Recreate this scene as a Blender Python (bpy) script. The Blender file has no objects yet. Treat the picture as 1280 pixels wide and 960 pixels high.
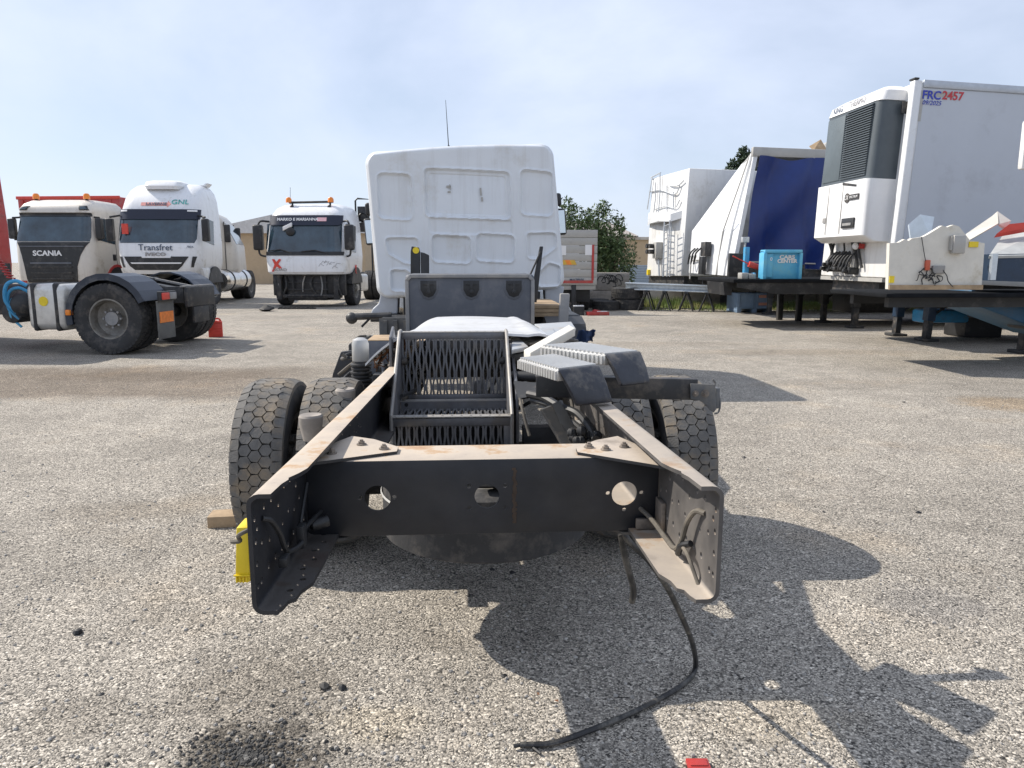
import bpy, bmesh, math, random
from mathutils import Vector, Matrix, noise as mnoise
R = math.radians
rng = random.Random(7)
scene = bpy.context.scene
C = scene.collection

# ---------------------------------------------------------------- camera
F_PX, PW, PH = 925.0, 1280.0, 960.0
CAM_H = 1.35
PITCH = math.atan((480 - 327) / F_PX)
cp, sp = math.cos(PITCH), math.sin(PITCH)
cam_d = bpy.data.cameras.new('camera')
cam_d.sensor_width = 36.0
cam_d.lens = 36.0 * F_PX / PW
cam_d.clip_end = 3000
cam_d.clip_start = 0.05
cam = bpy.data.objects.new('camera', cam_d)
C.objects.link(cam)
cam.location = (0, 0, CAM_H)
cam.rotation_euler = (R(90) - PITCH, 0, 0)
scene.camera = cam

# ---------------------------------------------------------------- sun, sky, exposure
SHX, SHY = 0.99, -0.40                      # shadow offset on the ground per metre of height
to_sun = Vector((-SHX, -SHY, 1)).normalized()
SUN_EL = math.asin(to_sun.z)
SUN_AZ = math.atan2(to_sun.x, to_sun.y)     # clockwise from +Y
sun_d = bpy.data.lights.new('sun', 'SUN')
sun_d.energy = 5.0
sun_d.angle = R(0.55)
sun_d.color = (1.0, 0.93, 0.83)
sun = bpy.data.objects.new('sun', sun_d)
C.objects.link(sun)
sun.location = (-20, 10, 25)
sun.rotation_euler = (-to_sun).to_track_quat('-Z', 'Y').to_euler()

w = bpy.data.worlds.new('World')
scene.world = w
w.use_nodes = True
nt = w.node_tree
nt.nodes.clear()
N = nt.nodes.new
out = N('ShaderNodeOutputWorld')
bg = N('ShaderNodeBackground')
bg.inputs['Strength'].default_value = 0.1
sky = N('ShaderNodeTexSky')
sky.sky_type = 'NISHITA'
sky.sun_disc = False
sky.sun_elevation = SUN_EL
sky.sun_rotation = SUN_AZ
sky.air_density = 1.0
sky.dust_density = 0.6
sky.ozone_density = 1.5
tc = N('ShaderNodeTexCoord')
mp = N('ShaderNodeMapping')
mp.inputs['Scale'].default_value = (1.0, 1.0, 1.7)
mp.inputs['Rotation'].default_value = (0.0, R(12), R(30))
n1 = N('ShaderNodeTexNoise')
n1.inputs['Scale'].default_value = 2.2
n1.inputs['Detail'].default_value = 6
n1.inputs['Roughness'].default_value = 0.55
n1.inputs['Distortion'].default_value = 0.25
rmp = N('ShaderNodeValToRGB')
rmp.color_ramp.elements[0].position = 0.36
rmp.color_ramp.elements[0].color = (0.52, 0.52, 0.52, 1)
rmp.color_ramp.elements[1].position = 0.66
rmp.color_ramp.elements[1].color = (0.95, 0.95, 0.95, 1)
mx = N('ShaderNodeMix')
mx.data_type = 'RGBA'
mx.inputs[7].default_value = (7.35, 8.15, 9.95, 1)
L_ = nt.links.new
L_(tc.outputs['Generated'], mp.inputs['Vector'])
L_(mp.outputs[0], n1.inputs['Vector'])
L_(n1.outputs[0], rmp.inputs[0])
L_(rmp.outputs[0], mx.inputs[0])
L_(sky.outputs[0], mx.inputs[6])
L_(mx.outputs[2], bg.inputs['Color'])
L_(bg.outputs[0], out.inputs[0])

vs = scene.view_settings
vs.view_transform = 'Standard'
vs.look = 'None'
vs.exposure = 0.20
vs.gamma = 1.0
vs.use_curve_mapping = False

# ---------------------------------------------------------------- pixel helpers (1280 x 960 photograph)
def ray(x, y):
    u = (x - 640) / F_PX
    v = (480 - y) / F_PX
    return Vector((u, cp + v * sp, -sp + v * cp))
def P(x, y, d):                      # point at view depth d
    return Vector((0, 0, CAM_H)) + ray(x, y) * d
def G(x, y, z=0.0):                  # point on the horizontal plane z
    r = ray(x, y)
    return Vector((0, 0, CAM_H)) + r * ((z - CAM_H) / r.z)
def PY(x, y, Y):                     # point on the vertical plane Y
    r = ray(x, y)
    return Vector((0, 0, CAM_H)) + r * (Y / r.y)

# ---------------------------------------------------------------- materials
MATS = {}
def pm(name, col, rough=0.5, metal=0.0, var=0.12, scale=6.0, bump=0.0, bscale=120.0,
       dirt=None, damt=0.3, dscale=3.0, streak=0.0, spec=0.5, coat=0.0, alpha=1.0, trans=0.0):
    if name in MATS: return MATS[name]
    m = bpy.data.materials.new(name); MATS[name] = m
    m.use_nodes = True
    t = m.node_tree; nd = t.nodes; lk = t.links.new
    b = nd['Principled BSDF']
    b.inputs['Roughness'].default_value = rough
    b.inputs['Metallic'].default_value = metal
    b.inputs['Specular IOR Level'].default_value = spec
    b.inputs['Coat Weight'].default_value = coat
    b.inputs['Transmission Weight'].default_value = trans
    co = nd.new('ShaderNodeTexCoord')
    nz = nd.new('ShaderNodeTexNoise')
    nz.inputs['Scale'].default_value = scale
    nz.inputs['Detail'].default_value = 5
    nz.inputs['Roughness'].default_value = 0.65
    lk(co.outputs['Object'], nz.inputs['Vector'])
    mr = nd.new('ShaderNodeMapRange')
    mr.inputs[1].default_value = 0.3; mr.inputs[2].default_value = 0.7
    mr.inputs[3].default_value = 1 - var; mr.inputs[4].default_value = 1 + var
    lk(nz.outputs[0], mr.inputs[0])
    mul = nd.new('ShaderNodeMix'); mul.data_type = 'RGBA'; mul.blend_type = 'MULTIPLY'
    mul.inputs[0].default_value = 1.0
    mul.inputs[6].default_value = (*col, 1)
    lk(mr.outputs[0], mul.inputs[7])
    last = mul.outputs[2]
    if dirt:
        n2 = nd.new('ShaderNodeTexNoise')
        n2.inputs['Scale'].default_value = dscale
        n2.inputs['Detail'].default_value = 8
        n2.inputs['Roughness'].default_value = 0.7
        lk(co.outputs['Object'], n2.inputs['Vector'])
        m2 = nd.new('ShaderNodeMapRange')
        m2.inputs[1].default_value = 0.62 - damt * 0.35; m2.inputs[2].default_value = 0.74 - damt * 0.15
        m2.inputs[3].default_value = 0; m2.inputs[4].default_value = 0.9
        lk(n2.outputs[0], m2.inputs[0])
        mxd = nd.new('ShaderNodeMix'); mxd.data_type = 'RGBA'
        lk(m2.outputs[0], mxd.inputs[0]); lk(last, mxd.inputs[6])
        mxd.inputs[7].default_value = (*dirt, 1)
        last = mxd.outputs[2]
    if streak:
        mpp = nd.new('ShaderNodeMapping'); mpp.inputs['Scale'].default_value = (9, 9, 0.5)
        lk(co.outputs['Object'], mpp.inputs['Vector'])
        n4 = nd.new('ShaderNodeTexNoise'); n4.inputs['Scale'].default_value = 1.0; n4.inputs['Detail'].default_value = 7; n4.inputs['Roughness'].default_value = 0.7
        lk(mpp.outputs[0], n4.inputs['Vector'])
        m4 = nd.new('ShaderNodeMapRange'); lk(n4.outputs[0], m4.inputs[0])
        m4.inputs[1].default_value = 0.5; m4.inputs[2].default_value = 0.8; m4.inputs[3].default_value = 0; m4.inputs[4].default_value = streak
        mx4 = nd.new('ShaderNodeMix'); mx4.data_type = 'RGBA'; lk(m4.outputs[0], mx4.inputs[0]); lk(last, mx4.inputs[6]); mx4.inputs[7].default_value = (0.34, 0.31, 0.27, 1)
        last = mx4.outputs[2]
    lk(last, b.inputs['Base Color'])
    if bump:
        n3 = nd.new('ShaderNodeTexNoise')
        n3.inputs['Scale'].default_value = bscale
        n3.inputs['Detail'].default_value = 3
        lk(co.outputs['Object'], n3.inputs['Vector'])
        bp = nd.new('ShaderNodeBump')
        bp.inputs['Strength'].default_value = bump
        bp.inputs['Distance'].default_value = 0.01
        lk(n3.outputs[0], bp.inputs['Height'])
        lk(bp.outputs[0], b.inputs['Normal'])
    return m
def emis(name, col, strength):
    m = bpy.data.materials.new(name); m.use_nodes = True
    b = m.node_tree.nodes['Principled BSDF']
    b.inputs['Base Color'].default_value = (*col, 1)
    b.inputs['Emission Color'].default_value = (*col, 1)
    b.inputs['Emission Strength'].default_value = strength
    return m

DUST = (0.42, 0.36, 0.28)
M_white = pm('white_paint', (0.74, 0.75, 0.76), 0.35, var=0.04, scale=3, dirt=(0.5, 0.49, 0.46), damt=0.2, streak=0.3, coat=0.2)
M_cabwhite = pm('cab_white_paint', (0.68, 0.71, 0.74), 0.42, var=0.03, scale=2.5, dirt=(0.56, 0.55, 0.52), damt=0.2, dscale=1.6, streak=0.35, bump=0.04, bscale=14)
M_cream = pm('cream_paint', (0.62, 0.58, 0.52), 0.4, var=0.05, dirt=(0.42, 0.37, 0.3), damt=0.2, streak=0.4)
M_trailwhite = pm('trailer_white', (0.72, 0.72, 0.71), 0.5, var=0.04, dirt=(0.5, 0.48, 0.44), damt=0.22, dscale=1.5, streak=0.35)
M_black = pm('black_plastic', (0.018, 0.019, 0.021), 0.5, var=0.3, dirt=(0.09, 0.085, 0.08), damt=0.25)
M_dark = pm('dark_chassis', (0.028, 0.029, 0.031), 0.6, var=0.35, dirt=(0.13, 0.11, 0.09), damt=0.3, dscale=7)
M_rubber = pm('tyre_rubber', (0.032, 0.032, 0.033), 0.8, var=0.2, dirt=(0.10, 0.09, 0.08), damt=0.35, dscale=9, bump=0.15, bscale=90)
M_tread = pm('tread_rubber', (0.125, 0.12, 0.112), 0.9, var=0.25, scale=14, dirt=(0.27, 0.21, 0.14), damt=0.42, dscale=5, bump=0.3, bscale=140)
M_glass = pm('dark_glass', (0.028, 0.052, 0.072), 0.06, var=0.6, scale=1.6, spec=0.9)
M_rust = pm('dusty_rail_steel', (0.05, 0.05, 0.052), 0.6, var=0.3, scale=9, dirt=(0.40, 0.33, 0.26), damt=0.85, dscale=4.5, bump=0.1, bscale=150)
M_alu = pm('dusty_aluminium', (0.62, 0.61, 0.58), 0.42, metal=0.6, var=0.15, scale=5, dirt=(0.42, 0.38, 0.31), damt=0.3)
M_galv = pm('galvanised_steel', (0.55, 0.6, 0.64), 0.35, metal=0.7, var=0.15, scale=12)
M_grey = pm('grey_plastic', (0.095, 0.105, 0.125), 0.55, var=0.12, scale=3, dirt=(0.16, 0.16, 0.17), damt=0.4, bump=0.15, bscale=260)
M_greyedge = pm('grey_plastic_dusty', (0.25, 0.25, 0.25), 0.7, var=0.15, dirt=(0.36, 0.33, 0.29), damt=0.5)
M_red = pm('red_paint', (0.42, 0.04, 0.035), 0.4, var=0.12, dirt=(0.3, 0.12, 0.1), damt=0.3)
M_brightred = pm('red_plastic', (0.62, 0.06, 0.04), 0.45, var=0.1)
M_orange = pm('orange_lens', (0.85, 0.25, 0.03), 0.25, var=0.1)
M_yellow = pm('yellow_plastic', (0.78, 0.58, 0.02), 0.4, var=0.1, dirt=(0.5, 0.4, 0.08), damt=0.15)
M_blue = pm('blue_paint', (0.05, 0.30, 0.55), 0.45, var=0.15, dirt=(0.08, 0.2, 0.28), damt=0.35, dscale=5)
M_lightblue = pm('light_blue_paint', (0.10, 0.42, 0.66), 0.5, var=0.15, scale=4, dirt=(0.16, 0.42, 0.52), damt=0.45, dscale=4)
M_darkblue = pm('dark_blue_steel', (0.015, 0.035, 0.07), 0.5, var=0.2, dirt=(0.07, 0.08, 0.09), damt=0.3)
M_tarp = pm('blue_tarpaulin', (0.004, 0.024, 0.15), 0.4, var=0.15, scale=2)
M_concrete = pm('concrete', (0.27, 0.25, 0.23), 0.9, var=0.2, scale=5, dirt=(0.12, 0.11, 0.10), damt=0.4, bump=0.4, bscale=60)
M_palecon = pm('pale_concrete', (0.5, 0.46, 0.4), 0.9, var=0.12, scale=4, dirt=(0.3, 0.28, 0.24), damt=0.25, bump=0.3, bscale=50)
M_wood = pm('weathered_wood', (0.36, 0.26, 0.16), 0.85, var=0.25, scale=9, bump=0.3, bscale=60)
M_offwhite = pm('off_white_board', (0.66, 0.63, 0.56), 0.7, var=0.08, dirt=(0.45, 0.4, 0.3), damt=0.2)
M_panelgrey = pm('grey_aluminium_boards', (0.40, 0.39, 0.365), 0.5, metal=0.15, var=0.08, dirt=(0.3, 0.29, 0.27), damt=0.25)
M_beige = pm('beige_render', (0.48, 0.37, 0.24), 0.9, var=0.08, dirt=(0.4, 0.31, 0.2), damt=0.3)
M_roof = pm('corrugated_sheet', (0.24, 0.22, 0.21), 0.7, var=0.15, dirt=(0.16, 0.13, 0.12), damt=0.4)
M_shutter = pm('roller_shutter_grey', (0.36, 0.42, 0.47), 0.5, var=0.06)
M_letdark = pm('lettering_dark', (0.04, 0.07, 0.12), 0.5, var=0.02)
M_letwhite = pm('lettering_white', (0.75, 0.75, 0.75), 0.4, var=0.02)
M_letblue = pm('lettering_blue', (0.03, 0.05, 0.4), 0.4, var=0.02)
M_letred = pm('lettering_red', (0.5, 0.04, 0.05), 0.4, var=0.02)
M_letgreen = pm('lettering_green', (0.01, 0.3, 0.28), 0.4, var=0.02)
M_letgrey = pm('lettering_grey', (0.3, 0.28, 0.27), 0.3, metal=0.5, var=0.05)
M_deck = pm('deck_steel_black', (0.012, 0.013, 0.015), 0.95, var=0.3, spec=0.1)
M_brown = pm('leaf_litter_brown', (0.16, 0.07, 0.03), 0.8, var=0.2)

# ---------------------------------------------------------------- mesh builder
class MB:
    def __init__(s): s.v = []; s.f = []
    def add(s, vs_, fs_):
        o = len(s.v)
        s.v += [Vector(p) for p in vs_]
        s.f += [tuple(i + o for i in f) for f in fs_]
        return s
    def box(s, x0, x1, y0, y1, z0, z1, mat=None):
        vs_ = [Vector((x, y, z)) for z in (z0, z1) for y in (y0, y1) for x in (x0, x1)]
        if mat is not None: vs_ = [mat @ p for p in vs_]
        return s.add(vs_, [(0, 2, 3, 1), (4, 5, 7, 6), (0, 1, 5, 4), (2, 6, 7, 3), (0, 4, 6, 2), (1, 3, 7, 5)])
    def hexa(s, bottom, top):             # two rings of the same length
        n = len(bottom)
        fs_ = [tuple(range(n - 1, -1, -1)), tuple(range(n, 2 * n))]
        for i in range(n):
            j = (i + 1) % n
            fs_.append((i, j, n + j, n + i))
        return s.add(list(bottom) + list(top), fs_)
    def prism(s, poly, axis, a, b):       # polygon of 2D points extruded along axis 0/1/2
        def mk(p, t):
            q = list(p); q.insert(axis, t); return Vector(q)
        ar = sum(poly[i][0] * poly[(i + 1) % len(poly)][1] - poly[(i + 1) % len(poly)][0] * poly[i][1] for i in range(len(poly)))
        flip = (ar < 0) ^ (axis == 1) ^ (b < a)
        if flip: poly = poly[::-1]
        return s.hexa([mk(p, a) for p in poly], [mk(p, b) for p in poly])
    def slab(s, pts, down):               # polygon (3D points, seen from above) thickened by vector down
        d = Vector(down)
        pts = [Vector(p) for p in pts]
        n = (pts[1] - pts[0]).cross(pts[2] - pts[0])
        if n.dot(d) > 0: pts = pts[::-1]
        return s.hexa([p + d for p in pts], pts)
    def cyl(s, p0, p1, r0, r1=None, n=16, cap=True):
        p0 = Vector(p0); p1 = Vector(p1)
        if r1 is None: r1 = r0
        a = (p1 - p0).normalized()
        u = a.orthogonal().normalized(); w_ = a.cross(u)
        r_ = [(u * math.cos(2 * math.pi * i / n) + w_ * math.sin(2 * math.pi * i / n)) for i in range(n)]
        vs_ = [p0 + q * r0 for q in r_] + [p1 + q * r1 for q in r_]
        fs_ = [(i, (i + 1) % n, n + (i + 1) % n, n + i) for i in range(n)]
        if cap: fs_ += [tuple(range(n - 1, -1, -1)), tuple(range(n, 2 * n))]
        return s.add(vs_, fs_)
    def tube(s, pts, r, n=8, sub=0):
        pts = [Vector(p) for p in pts]
        if sub:                            # Catmull-Rom
            q = []
            ext = [pts[0] * 2 - pts[1]] + pts + [pts[-1] * 2 - pts[-2]]
            for i in range(1, len(ext) - 2):
                a, b, c, d = ext[i - 1:i + 3]
                for k in range(sub):
                    t = k / sub
                    q.append(0.5 * ((2 * b) + (c - a) * t + (2 * a - 5 * b + 4 * c - d) * t * t + (3 * b - a - 3 * c + d) * t ** 3))
            q.append(pts[-1]); pts = q
        vs_ = []; fs_ = []
        u = None
        m = len(pts)
        for i, p in enumerate(pts):
            t = (pts[min(i + 1, m - 1)] - pts[max(i - 1, 0)]).normalized()
            if u is None: u = t.orthogonal().normalized()
            u = (u - t * u.dot(t))
            u = u.normalized() if u.length > 1e-6 else t.orthogonal().normalized()
            w_ = t.cross(u)
            rr = r[i] if isinstance(r, (list, tuple)) and len(r) == m else (r if not isinstance(r, (list, tuple)) else r[0] + (r[-1] - r[0]) * i / (m - 1))
            for k in range(n):
                a = 2 * math.pi * k / n
                vs_.append(p + u * math.cos(a) * rr + w_ * math.sin(a) * rr)
        for i in range(m - 1):
            for k in range(n):
                fs_.append((i * n + k, i * n + (k + 1) % n, (i + 1) * n + (k + 1) % n, (i + 1) * n + k))
        fs_.append(tuple(range(n - 1, -1, -1)))
        fs_.append(tuple((m - 1) * n + k for k in range(n)))
        return s.add(vs_, fs_)
    def lathe(s, prof, axis='X', n=32, center=(0, 0, 0), closed=True):   # prof: (along axis, radius)
        c = Vector(center); vs_ = []; fs_ = []; m = len(prof)
        for k in range(n):
            a = 2 * math.pi * k / n
            for (h, r) in prof:
                if axis == 'X': q = Vector((h, r * math.cos(a), r * math.sin(a)))
                elif axis == 'Y': q = Vector((r * math.sin(a), h, r * math.cos(a)))
                else: q = Vector((r * math.cos(a), r * math.sin(a), h))
                vs_.append(c + q)
        for k in range(n):
            k2 = (k + 1) % n
            for i in range(m if closed else m - 1):
                j = (i + 1) % m
                fs_.append((k * m + i, k2 * m + i, k2 * m + j, k * m + j))
        return s.add(vs_, fs_)
    def loft(s, rings, cap=True):
        n = len(rings[0]); vs_ = [p for r_ in rings for p in r_]; fs_ = []
        for i in range(len(rings) - 1):
            for k in range(n):
                k2 = (k + 1) % n
                fs_.append((i * n + k, i * n + k2, (i + 1) * n + k2, (i + 1) * n + k))
        if cap:
            fs_.append(tuple(range(n - 1, -1, -1)))
            fs_.append(tuple((len(rings) - 1) * n + k for k in range(n)))
        return s.add(vs_, fs_)
    def grid(s, nx, ny, fn):
        vs_ = [fn(i / nx, j / ny) for j in range(ny + 1) for i in range(nx + 1)]
        fs_ = [(j * (nx + 1) + i, j * (nx + 1) + i + 1, (j + 1) * (nx + 1) + i + 1, (j + 1) * (nx + 1) + i) for j in range(ny) for i in range(nx)]
        return s.add(vs_, fs_)
    def sphere(s, c, r, n=12, m=8, sc=(1, 1, 1)):
        c = Vector(c)
        rings = []
        for j in range(m + 1):
            t = math.pi * j / m
            rr = max(math.sin(t), 0.02)
            rings.append([c + Vector((r * sc[0] * rr * math.cos(2 * math.pi * k / n), r * sc[1] * rr * math.sin(2 * math.pi * k / n), -r * sc[2] * math.cos(t))) for k in range(n)])
        return s.loft(rings)
    def map(s, fn):
        s.v = [Vector(fn(p)) for p in s.v]; return s
    def mesh(s, name, bevel=0.0, seg=2, smooth=35, recalc=True):
        me = bpy.data.meshes.new(name)
        bm = bmesh.new()
        vv = [bm.verts.new(p) for p in s.v]
        for f in s.f:
            try: bm.faces.new([vv[i] for i in f])
            except ValueError: pass
        if recalc: bmesh.ops.recalc_face_normals(bm, faces=bm.faces)
        if bevel:
            ed = [e for e in bm.edges if len(e.link_faces) == 2 and e.calc_face_angle(0) > R(28)]
            bmesh.ops.bevel(bm, geom=ed, offset=bevel, segments=seg, profile=0.5, affect='EDGES', clamp_overlap=True)
        bm.to_mesh(me); bm.free()
        if smooth:
            me.polygons.foreach_set('use_smooth', [True] * len(me.polygons))
            me.set_sharp_from_angle(angle=R(smooth))
        return me
    def build(s, name, mat, parent=None, bevel=0.0, seg=2, smooth=35, recalc=True):
        return link(name, s.mesh(name, bevel, seg, smooth, recalc), mat, parent)

def link(name, me, mat, parent=None, loc=None, rot=None):
    if mat and not me.materials: me.materials.append(mat)
    o = bpy.data.objects.new(name, me)
    C.objects.link(o)
    if parent is not None: o.parent = parent
    if loc is not None: o.location = loc
    if rot is not None: o.rotation_euler = rot
    return o
def tag(o, label=None, cat=None, group=None, kind=None):
    if label: o['label'] = label
    if cat: o['category'] = cat
    if group: o['group'] = group
    if kind: o['kind'] = kind
    return o
def thing(name, label, cat, loc=(0, 0, 0), rz=0.0, group=None, rot=None):
    o = bpy.data.objects.new(name, None)
    o.empty_display_size = 0.3
    C.objects.link(o)
    o.location = loc
    o.rotation_euler = rot if rot else (0, 0, rz)
    return tag(o, label, cat, group)
def cut(o, cutter):                       # real holes: subtract a builder's mesh
    cm = cutter.mesh('cutter', smooth=0)
    co = bpy.data.objects.new('cutter', cm); C.objects.link(co); co.parent = o.parent
    md = o.modifiers.new('holes', 'BOOLEAN'); md.object = co; md.operation = 'DIFFERENCE'; md.solver = 'EXACT'
    bpy.context.view_layer.update()
    dg = bpy.context.evaluated_depsgraph_get()
    me = bpy.data.meshes.new_from_object(o.evaluated_get(dg))
    o.modifiers.clear()
    old = o.data
    o.data = me
    me.polygons.foreach_set('use_smooth', [True] * len(me.polygons))
    me.set_sharp_from_angle(angle=R(30))
    bpy.data.objects.remove(co); bpy.data.meshes.remove(cm); bpy.data.meshes.remove(old)
def text(s, size, mat, parent, loc, rot, name='lettering', sx=1.0, ext=0.002, align='CENTER', shear=0.0, bold=0.0):
    cu = bpy.data.curves.new('t', 'FONT')
    cu.body = s; cu.size = size; cu.extrude = ext; cu.align_x = align; cu.align_y = 'CENTER'; cu.shear = shear
    cu.offset = bold; cu.resolution_u = 3
    to = bpy.data.objects.new('t', cu); C.objects.link(to)
    bpy.context.view_layer.update()
    me = bpy.data.meshes.new_from_object(to)
    bpy.data.objects.remove(to)
    for v in me.vertices: v.co.x *= sx
    me.materials.clear()
    return link(name, me, mat, parent, loc, rot)

# ---------------------------------------------------------------- wheels (axis along X)
WCACHE = {}
def tyre_mesh(Rt, Wt, rim, key, hexes=True):
    if key in WCACHE: return WCACHE[key]
    hw = Wt / 2
    th = 0.016 if hexes else 0.012
    Rb = Rt - th
    prof = [(-hw * 0.80, rim), (-hw * 0.93, rim + 0.02), (-hw * 1.05, (rim + Rb) * 0.5), (-hw * 1.04, Rb - 0.06),
            (-hw * 0.97, Rb - 0.015), (-hw * 0.90, Rb - 0.002), (0, Rb), (hw * 0.90, Rb - 0.002), (hw * 0.97, Rb - 0.015),
            (hw * 1.04, Rb - 0.06), (hw * 1.05, (rim + Rb) * 0.5), (hw * 0.93, rim + 0.02), (hw * 0.80, rim)]
    body = MB().lathe(prof, 'X', 56).mesh(key + '_body', smooth=50)
    tr = MB()
    rr = random.Random(3)
    if hexes:
        ncol = 5
        pitch = Wt * 0.98 / ncol
        s_ = pitch / 1.5
        rows = int(round(2 * math.pi * Rt / (s_ * math.sqrt(3))))
        for c in range(ncol):
            xc = (c - (ncol - 1) / 2) * pitch
            for r_ in range(rows):
                a0 = 2 * math.pi * (r_ + (0.5 if c % 2 else 0)) / rows
                base = []; top = []
                wob = rr.uniform(-.05, .05); wear = rr.uniform(-.003, .001); lug = c in (0, ncol - 1)
                for k in range(6):
                    an = math.pi / 3 * k
                    for lst, kk, dr in ((base, 0.955, -0.002), (top, 0.90, th)):
                        ca, sa = math.cos(an), math.sin(an)
                        if lug: ca = (1 if ca > 0 else -1) * (.72 if abs(ca) < .9 else .86); sa = sa * 1.02
                        x = xc + s_ * kk * ca * (1.0 + wob)
                        if k == 0 and not lug: x += s_ * .10
                        if c == 0: x = max(x, -hw * 0.985) if math.cos(an) > -0.4 else -hw * (0.985 if dr < 0 else 0.965)
                        if c == ncol - 1: x = min(x, hw * 0.985) if math.cos(an) < 0.4 else hw * (0.985 if dr < 0 else 0.965)
                        a = a0 + s_ * (kk * sa + (.10 if k in (1, 4) else 0) + wob * .6) / Rt
                        rad = Rb + dr + (wear if dr > 0 else 0) - 0.020 * abs(x / hw) ** 5
                        lst.append(Vector((x, rad * math.sin(a), rad * math.cos(a))))
                tr.hexa(base, top)
    else:
        rows = 46
        for r_ in range(rows):
            for sgn in (-1, 1):
                a0 = 2 * math.pi * (r_ + (0.5 if sgn > 0 else 0)) / rows
                a1 = a0 + 2 * math.pi / rows * 0.68
                b_ = []; t_ = []
                for (x, a) in ((sgn * 0.02, a0 + 0.05), (sgn * hw * 1.0, a0), (sgn * hw * 1.0, a1), (sgn * 0.02, a1 + 0.05)):
                    dr = -0.012 if abs(x) > 0.1 else 0
                    b_.append(Vector((x, (Rb - 0.02 + dr) * math.sin(a), (Rb - 0.02 + dr) * math.cos(a))))
                    t_.append(Vector((x, (Rb + th + dr) * math.sin(a), (Rb + th + dr) * math.cos(a))))
                tr.hexa(b_, t_)
    tread = tr.mesh(key + '_tread', bevel=0, smooth=0)
    WCACHE[key] = (body, tread)
    return WCACHE[key]
def rim_mesh(rim, Wt, key, dish=1, off=0.0):
    k = (key, dish)
    if k in WCACHE: return WCACHE[k]
    hw = Wt / 2 * 0.86
    m = MB()
    prof = [(-hw, rim + 0.012), (-hw, rim - 0.012), (-hw * 0.6, rim - 0.03), (hw * 0.6, rim - 0.03), (hw, rim - 0.012), (hw, rim + 0.012), (hw * 0.7, rim - 0.005), (-hw * 0.7, rim - 0.005)]
    m.lathe(prof, 'X', 40)
    xd = hw * 0.55 * dish                   # disc face
    m.lathe([(xd, 0.06), (xd, rim * 0.62), (xd * 0.45, rim - 0.03), (xd * 0.45 - 0.012 * dish, rim - 0.03), (xd - 0.014 * dish, rim * 0.60), (xd - 0.014 * dish, 0.06)], 'X', 40)
    m.cyl((xd - 0.03 * dish, 0, 0), (xd + 0.09 * dish, 0, 0), rim * 0.36, rim * 0.30, 20)
    for k2 in range(10):
        a = 2 * math.pi * k2 / 10
        q = Vector((xd, rim * 0.5 * math.cos(a), rim * 0.5 * math.sin(a)))
        m.cyl(q, q + Vector((0.035 * dish, 0, 0)), 0.017, n=6)
    WCACHE[k] = m.mesh(key, bevel=0, smooth=40)
    return WCACHE[k]
M_rim = pm('wheel_rim_paint', (0.22, 0.21, 0.19), 0.55, metal=0.2, var=0.2, dirt=(0.1, 0.08, 0.06), damt=0.4, dscale=8)
def wheel(parent, loc, Rt=0.52, Wt=0.30, rim=0.287, key='w22', hexes=False, dish=1, rot=0.0, name='wheel', rimmat=None):
    r_ = link(name, rim_mesh(rim, Wt, key + '_rim', dish), rimmat or M_rim, parent, loc, (rot, 0, 0))
    b, t = tyre_mesh(Rt, Wt, rim, key, hexes)
    link('tyre', b, M_rubber, r_)
    link('tread', t, M_tread if hexes else M_rubber, r_)
    return r_

# ---------------------------------------------------------------- cab shell helpers (front faces -Y)
def rring(z, hw, yf, yr, rf, rr=0.08, n=6):
    pts = []
    for (cx, cy, r_, a0) in ((hw - rf, yf + rf, rf, -90), (hw - rr, yr - rr, rr, 0), (-hw + rr, yr - rr, rr, 90), (-hw + rf, yf + rf, rf, 180)):
        for k in range(n + 1):
            a = R(a0 + 90 * k / n)
            pts.append(Vector((cx + r_ * math.cos(a), cy + r_ * math.sin(a), z)))
    return pts
class Cab:
    def __init__(s, slices): s.sl = slices       # (z, hw, yf, yr, rf)
    def shell(s): return MB().loft([rring(*q) for q in s.sl])
    def at(s, z):
        sl = s.sl
        if z <= sl[0][0]: return sl[0]
        for a, b in zip(sl, sl[1:]):
            if a[0] <= z <= b[0]:
                t = (z - a[0]) / (b[0] - a[0] + 1e-9)
                return tuple(p + (q - p) * t for p, q in zip(a, b))
        return sl[-1]
    def front(s, x, z, o=0.0):
        _, hw, yf, yr, rf = s.at(z)
        hw += o; yf -= o; rf = rf + o
        ax = min(abs(x), hw - 0.001)
        if ax <= hw - rf: return yf
        return yf + rf - math.sqrt(max(rf * rf - (ax - (hw - rf)) ** 2, 0))
    def patch(s, rows, o=0.012, nx=16, back=0.04):  # rows: (z, xl, xr) bottom to top
        nz = len(rows)
        fr = []; bk = []
        for (z, xl, xr) in rows:
            for i in range(nx + 1):
                x = xl + (xr - xl) * i / nx
                fr.append(Vector((x, s.front(x, z, o), z)))
                bk.append(Vector((x, s.front(x, z, o) + back, z)))
        m = MB(); n = nx + 1; T = len(fr)
        fs_ = []
        for j in range(nz - 1):
            for i in range(nx):
                a = j * n + i
                fs_.append((a, a + 1, a + n + 1, a + n)); fs_.append((T + a, T + a + n, T + a + n + 1, T + a + 1))
        bd = [(i, i + 1) for i in range(nx)] + [((nz - 1) * n + i + 1, (nz - 1) * n + i) for i in range(nx)]
        bd += [((j + 1) * n, j * n) for j in range(nz - 1)] + [(j * n + nx, (j + 1) * n + nx) for j in range(nz - 1)]
        for a, b in bd: fs_.append((b, a, T + a, T + b))
        return m.add(fr + bk, fs_)
def interp(rows, k=4):
    outr = []
    for a, b in zip(rows, rows[1:]):
        for i in range(k): outr.append(tuple(p + (q - p) * i / k for p, q in zip(a, b)))
    outr.append(rows[-1]); return outr

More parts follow.
